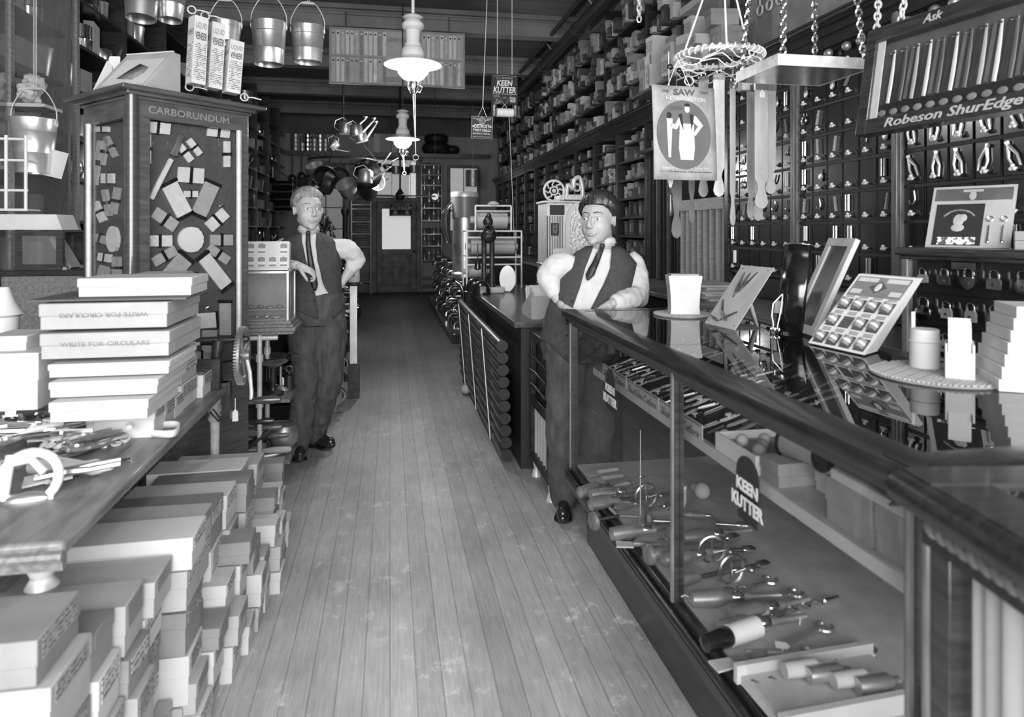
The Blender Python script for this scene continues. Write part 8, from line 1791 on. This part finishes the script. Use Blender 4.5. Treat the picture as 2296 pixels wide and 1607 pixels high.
# ---- man 1: fair-haired, leaning on the small showcase
Y = 4.47
hipsM, wa, ch, shd, nk = P(709, 700, y=Y), P(706, 650, y=Y), P(696, 585, y=Y), P(691, 543, y=Y+.01), P(692, 518, y=Y)
hipsM.z = P(0, 706, y=Y).z
tors1 = [T3(hipsM, .175, .118, 0), T3(wa, .158, .112, .3), T3(ch, .180, .122, .66), T3(shd, .172, .105, .86), T3(P(692, 527, y=Y), .10, .08, .95), T3(nk, .062, .06, 1.0)]
ft1 = P(706, 975, y=4.62); ft1.z = 0
J = dict(org=V((P(700, 900, y=4.5).x, 4.5, 0)), head=P(691, 472, y=4.43), neck=P(692, 519, y=4.47), gaze=.3, fat=1.06)
aL, aR = P(670, 990, y=4.42), P(706, 962, y=4.6); tL, tR = P(672, 1010, y=4.3), P(744, 992, y=4.52); tL.z = tR.z = .012; aL.z = .1; aR.z = .1
man('fair-haired person in white shirt, waistcoat and tie leaning on the small showcase', J, math.radians(24), math.radians(8), tors1,
    dict(s0=.02, s1=.975, point=.06, buttons=(.16, .3), open=[(0, -.01, .10), (.2, -.0, .085), (.45, .012, .05), (.7, .03, .04), (.975, .045, .045)]),
    SKIN, HAIRL, 1.08, None or (.98, .32, -.005, .0), 
    [dict(s=P(634, 552, y=4.47), e=P(606, 590, y=4.25), w=P(664, 594, y=4.12), h=P(684, 602, y=4.10), f=(1, .1, -.45), n=(-.1, .3, -1), t=(0, -1, .2), curl=.75, cuff=.42),
     dict(s=P(747, 552, y=4.49), e=P(800, 582, y=4.56), w=P(769, 630, y=4.50), h=P(757, 648, y=4.50), f=(-.55, .2, -.8), n=(-.6, .2, .3), t=(.3, -1, 0), curl=.5, cuff=.35, puff=(.02, 0, .02))],
    [dict(h=P(683, 716, y=4.47), k=P(684, 845, y=4.40), a=aL, toe=tL), dict(h=P(739, 716, y=4.48), k=P(738, 845, y=4.47), a=aR, toe=tR)],
    dict(vol=lambda x, y, z: .008+.011*max(0, z+.1)*(1 if x < .2 else .8), front=.54), '')
# ---- man 2: dark-haired, leaning on the showcase end
Y = 3.33
hp2 = P(1296, 760, y=Y); 
tors2 = [T3(hp2, .185, .135, 0), T3(P(1305, 705, y=Y), .180, .138, .22), T3(P(1330, 640, y=Y), .190, .138, .55), T3(P(1343, 590, y=Y+.01), .185, .118, .80), T3(P(1350, 562, y=Y), .115, .09, .93), T3(P(1352, 548, y=Y), .058, .06, 1.0)]
J = dict(org=V((P(1290, 900, y=3.3).x, 3.3, 0)), head=P(1341, 495, y=3.29), neck=P(1351, 549, y=3.33), gaze=-.6, fat=1.12)
aL, aR = P(1264, 1105, y=3.30), P(1335, 1100, y=3.36); tL, tR = P(1262, 1140, y=3.16), P(1330, 1140, y=3.22); aL.z = aR.z = .1; tL.z = tR.z = .012
man('dark-haired person in white shirt, open waistcoat and tie behind the long showcase', J, math.radians(-40), math.radians(-20), tors2,
    dict(s0=-.0, s1=.975, point=.1, buttons=(.08, .22, .4), open=[(0, .03, .01), (.25, .055, .03), (.5, .06, .045), (.75, .06, .065), (.975, .048, .048)]),
    SKIN2, HAIRD, 1.07, (.985, .64, .0, -.03),
    [dict(s=P(1270, 588, y=3.33), e=P(1226, 620, y=3.36), w=P(1250, 672, y=3.30), h=P(1264, 694, y=3.27), f=(.5, .1, -.8), n=(.7, .2, .2), t=(-.2, -1, 0), curl=.5, cuff=.6, puff=(-.01, 0, .01)),
     dict(s=P(1420, 585, y=3.36), e=P(1432, 664, y=3.24), w=P(1375, 679, y=3.12), h=P(1350, 694, y=3.14), f=(-1, .05, -.35), n=(0, .1, -1), t=(0, -1, 0), curl=.35, cuff=.85)],
    [dict(h=P(1272, 770, y=3.32), k=P(1262, 930, y=3.28), a=aL, toe=tL), dict(h=P(1345, 770, y=3.36), k=P(1340, 930, y=3.35), a=aR, toe=tR)],
    dict(vol=lambda x, y, z: .010+.014*max(0, z+.1)*(1 if x > -.3 else .75), front=.50), '')
q = thing('cloth_bundle', 'pale crumpled bundle above the white wire rack at the left edge', 'bundle', P(25, 235, y=4.5)); g = G()
for i in range(16): g.ball((.11*math.cos(i*2.1), .06*math.sin(i*1.7), .05+.007*i), (.055, .05, .045), 12, 8)
fuse('bundle', g, CARD1, q, .008, 3, .5, disp=.05, dsize=.04); g = G(); g.bb(-.22, .22, -.08, .14, -.02, 0); ob('support_board', g, W_PALE, q)
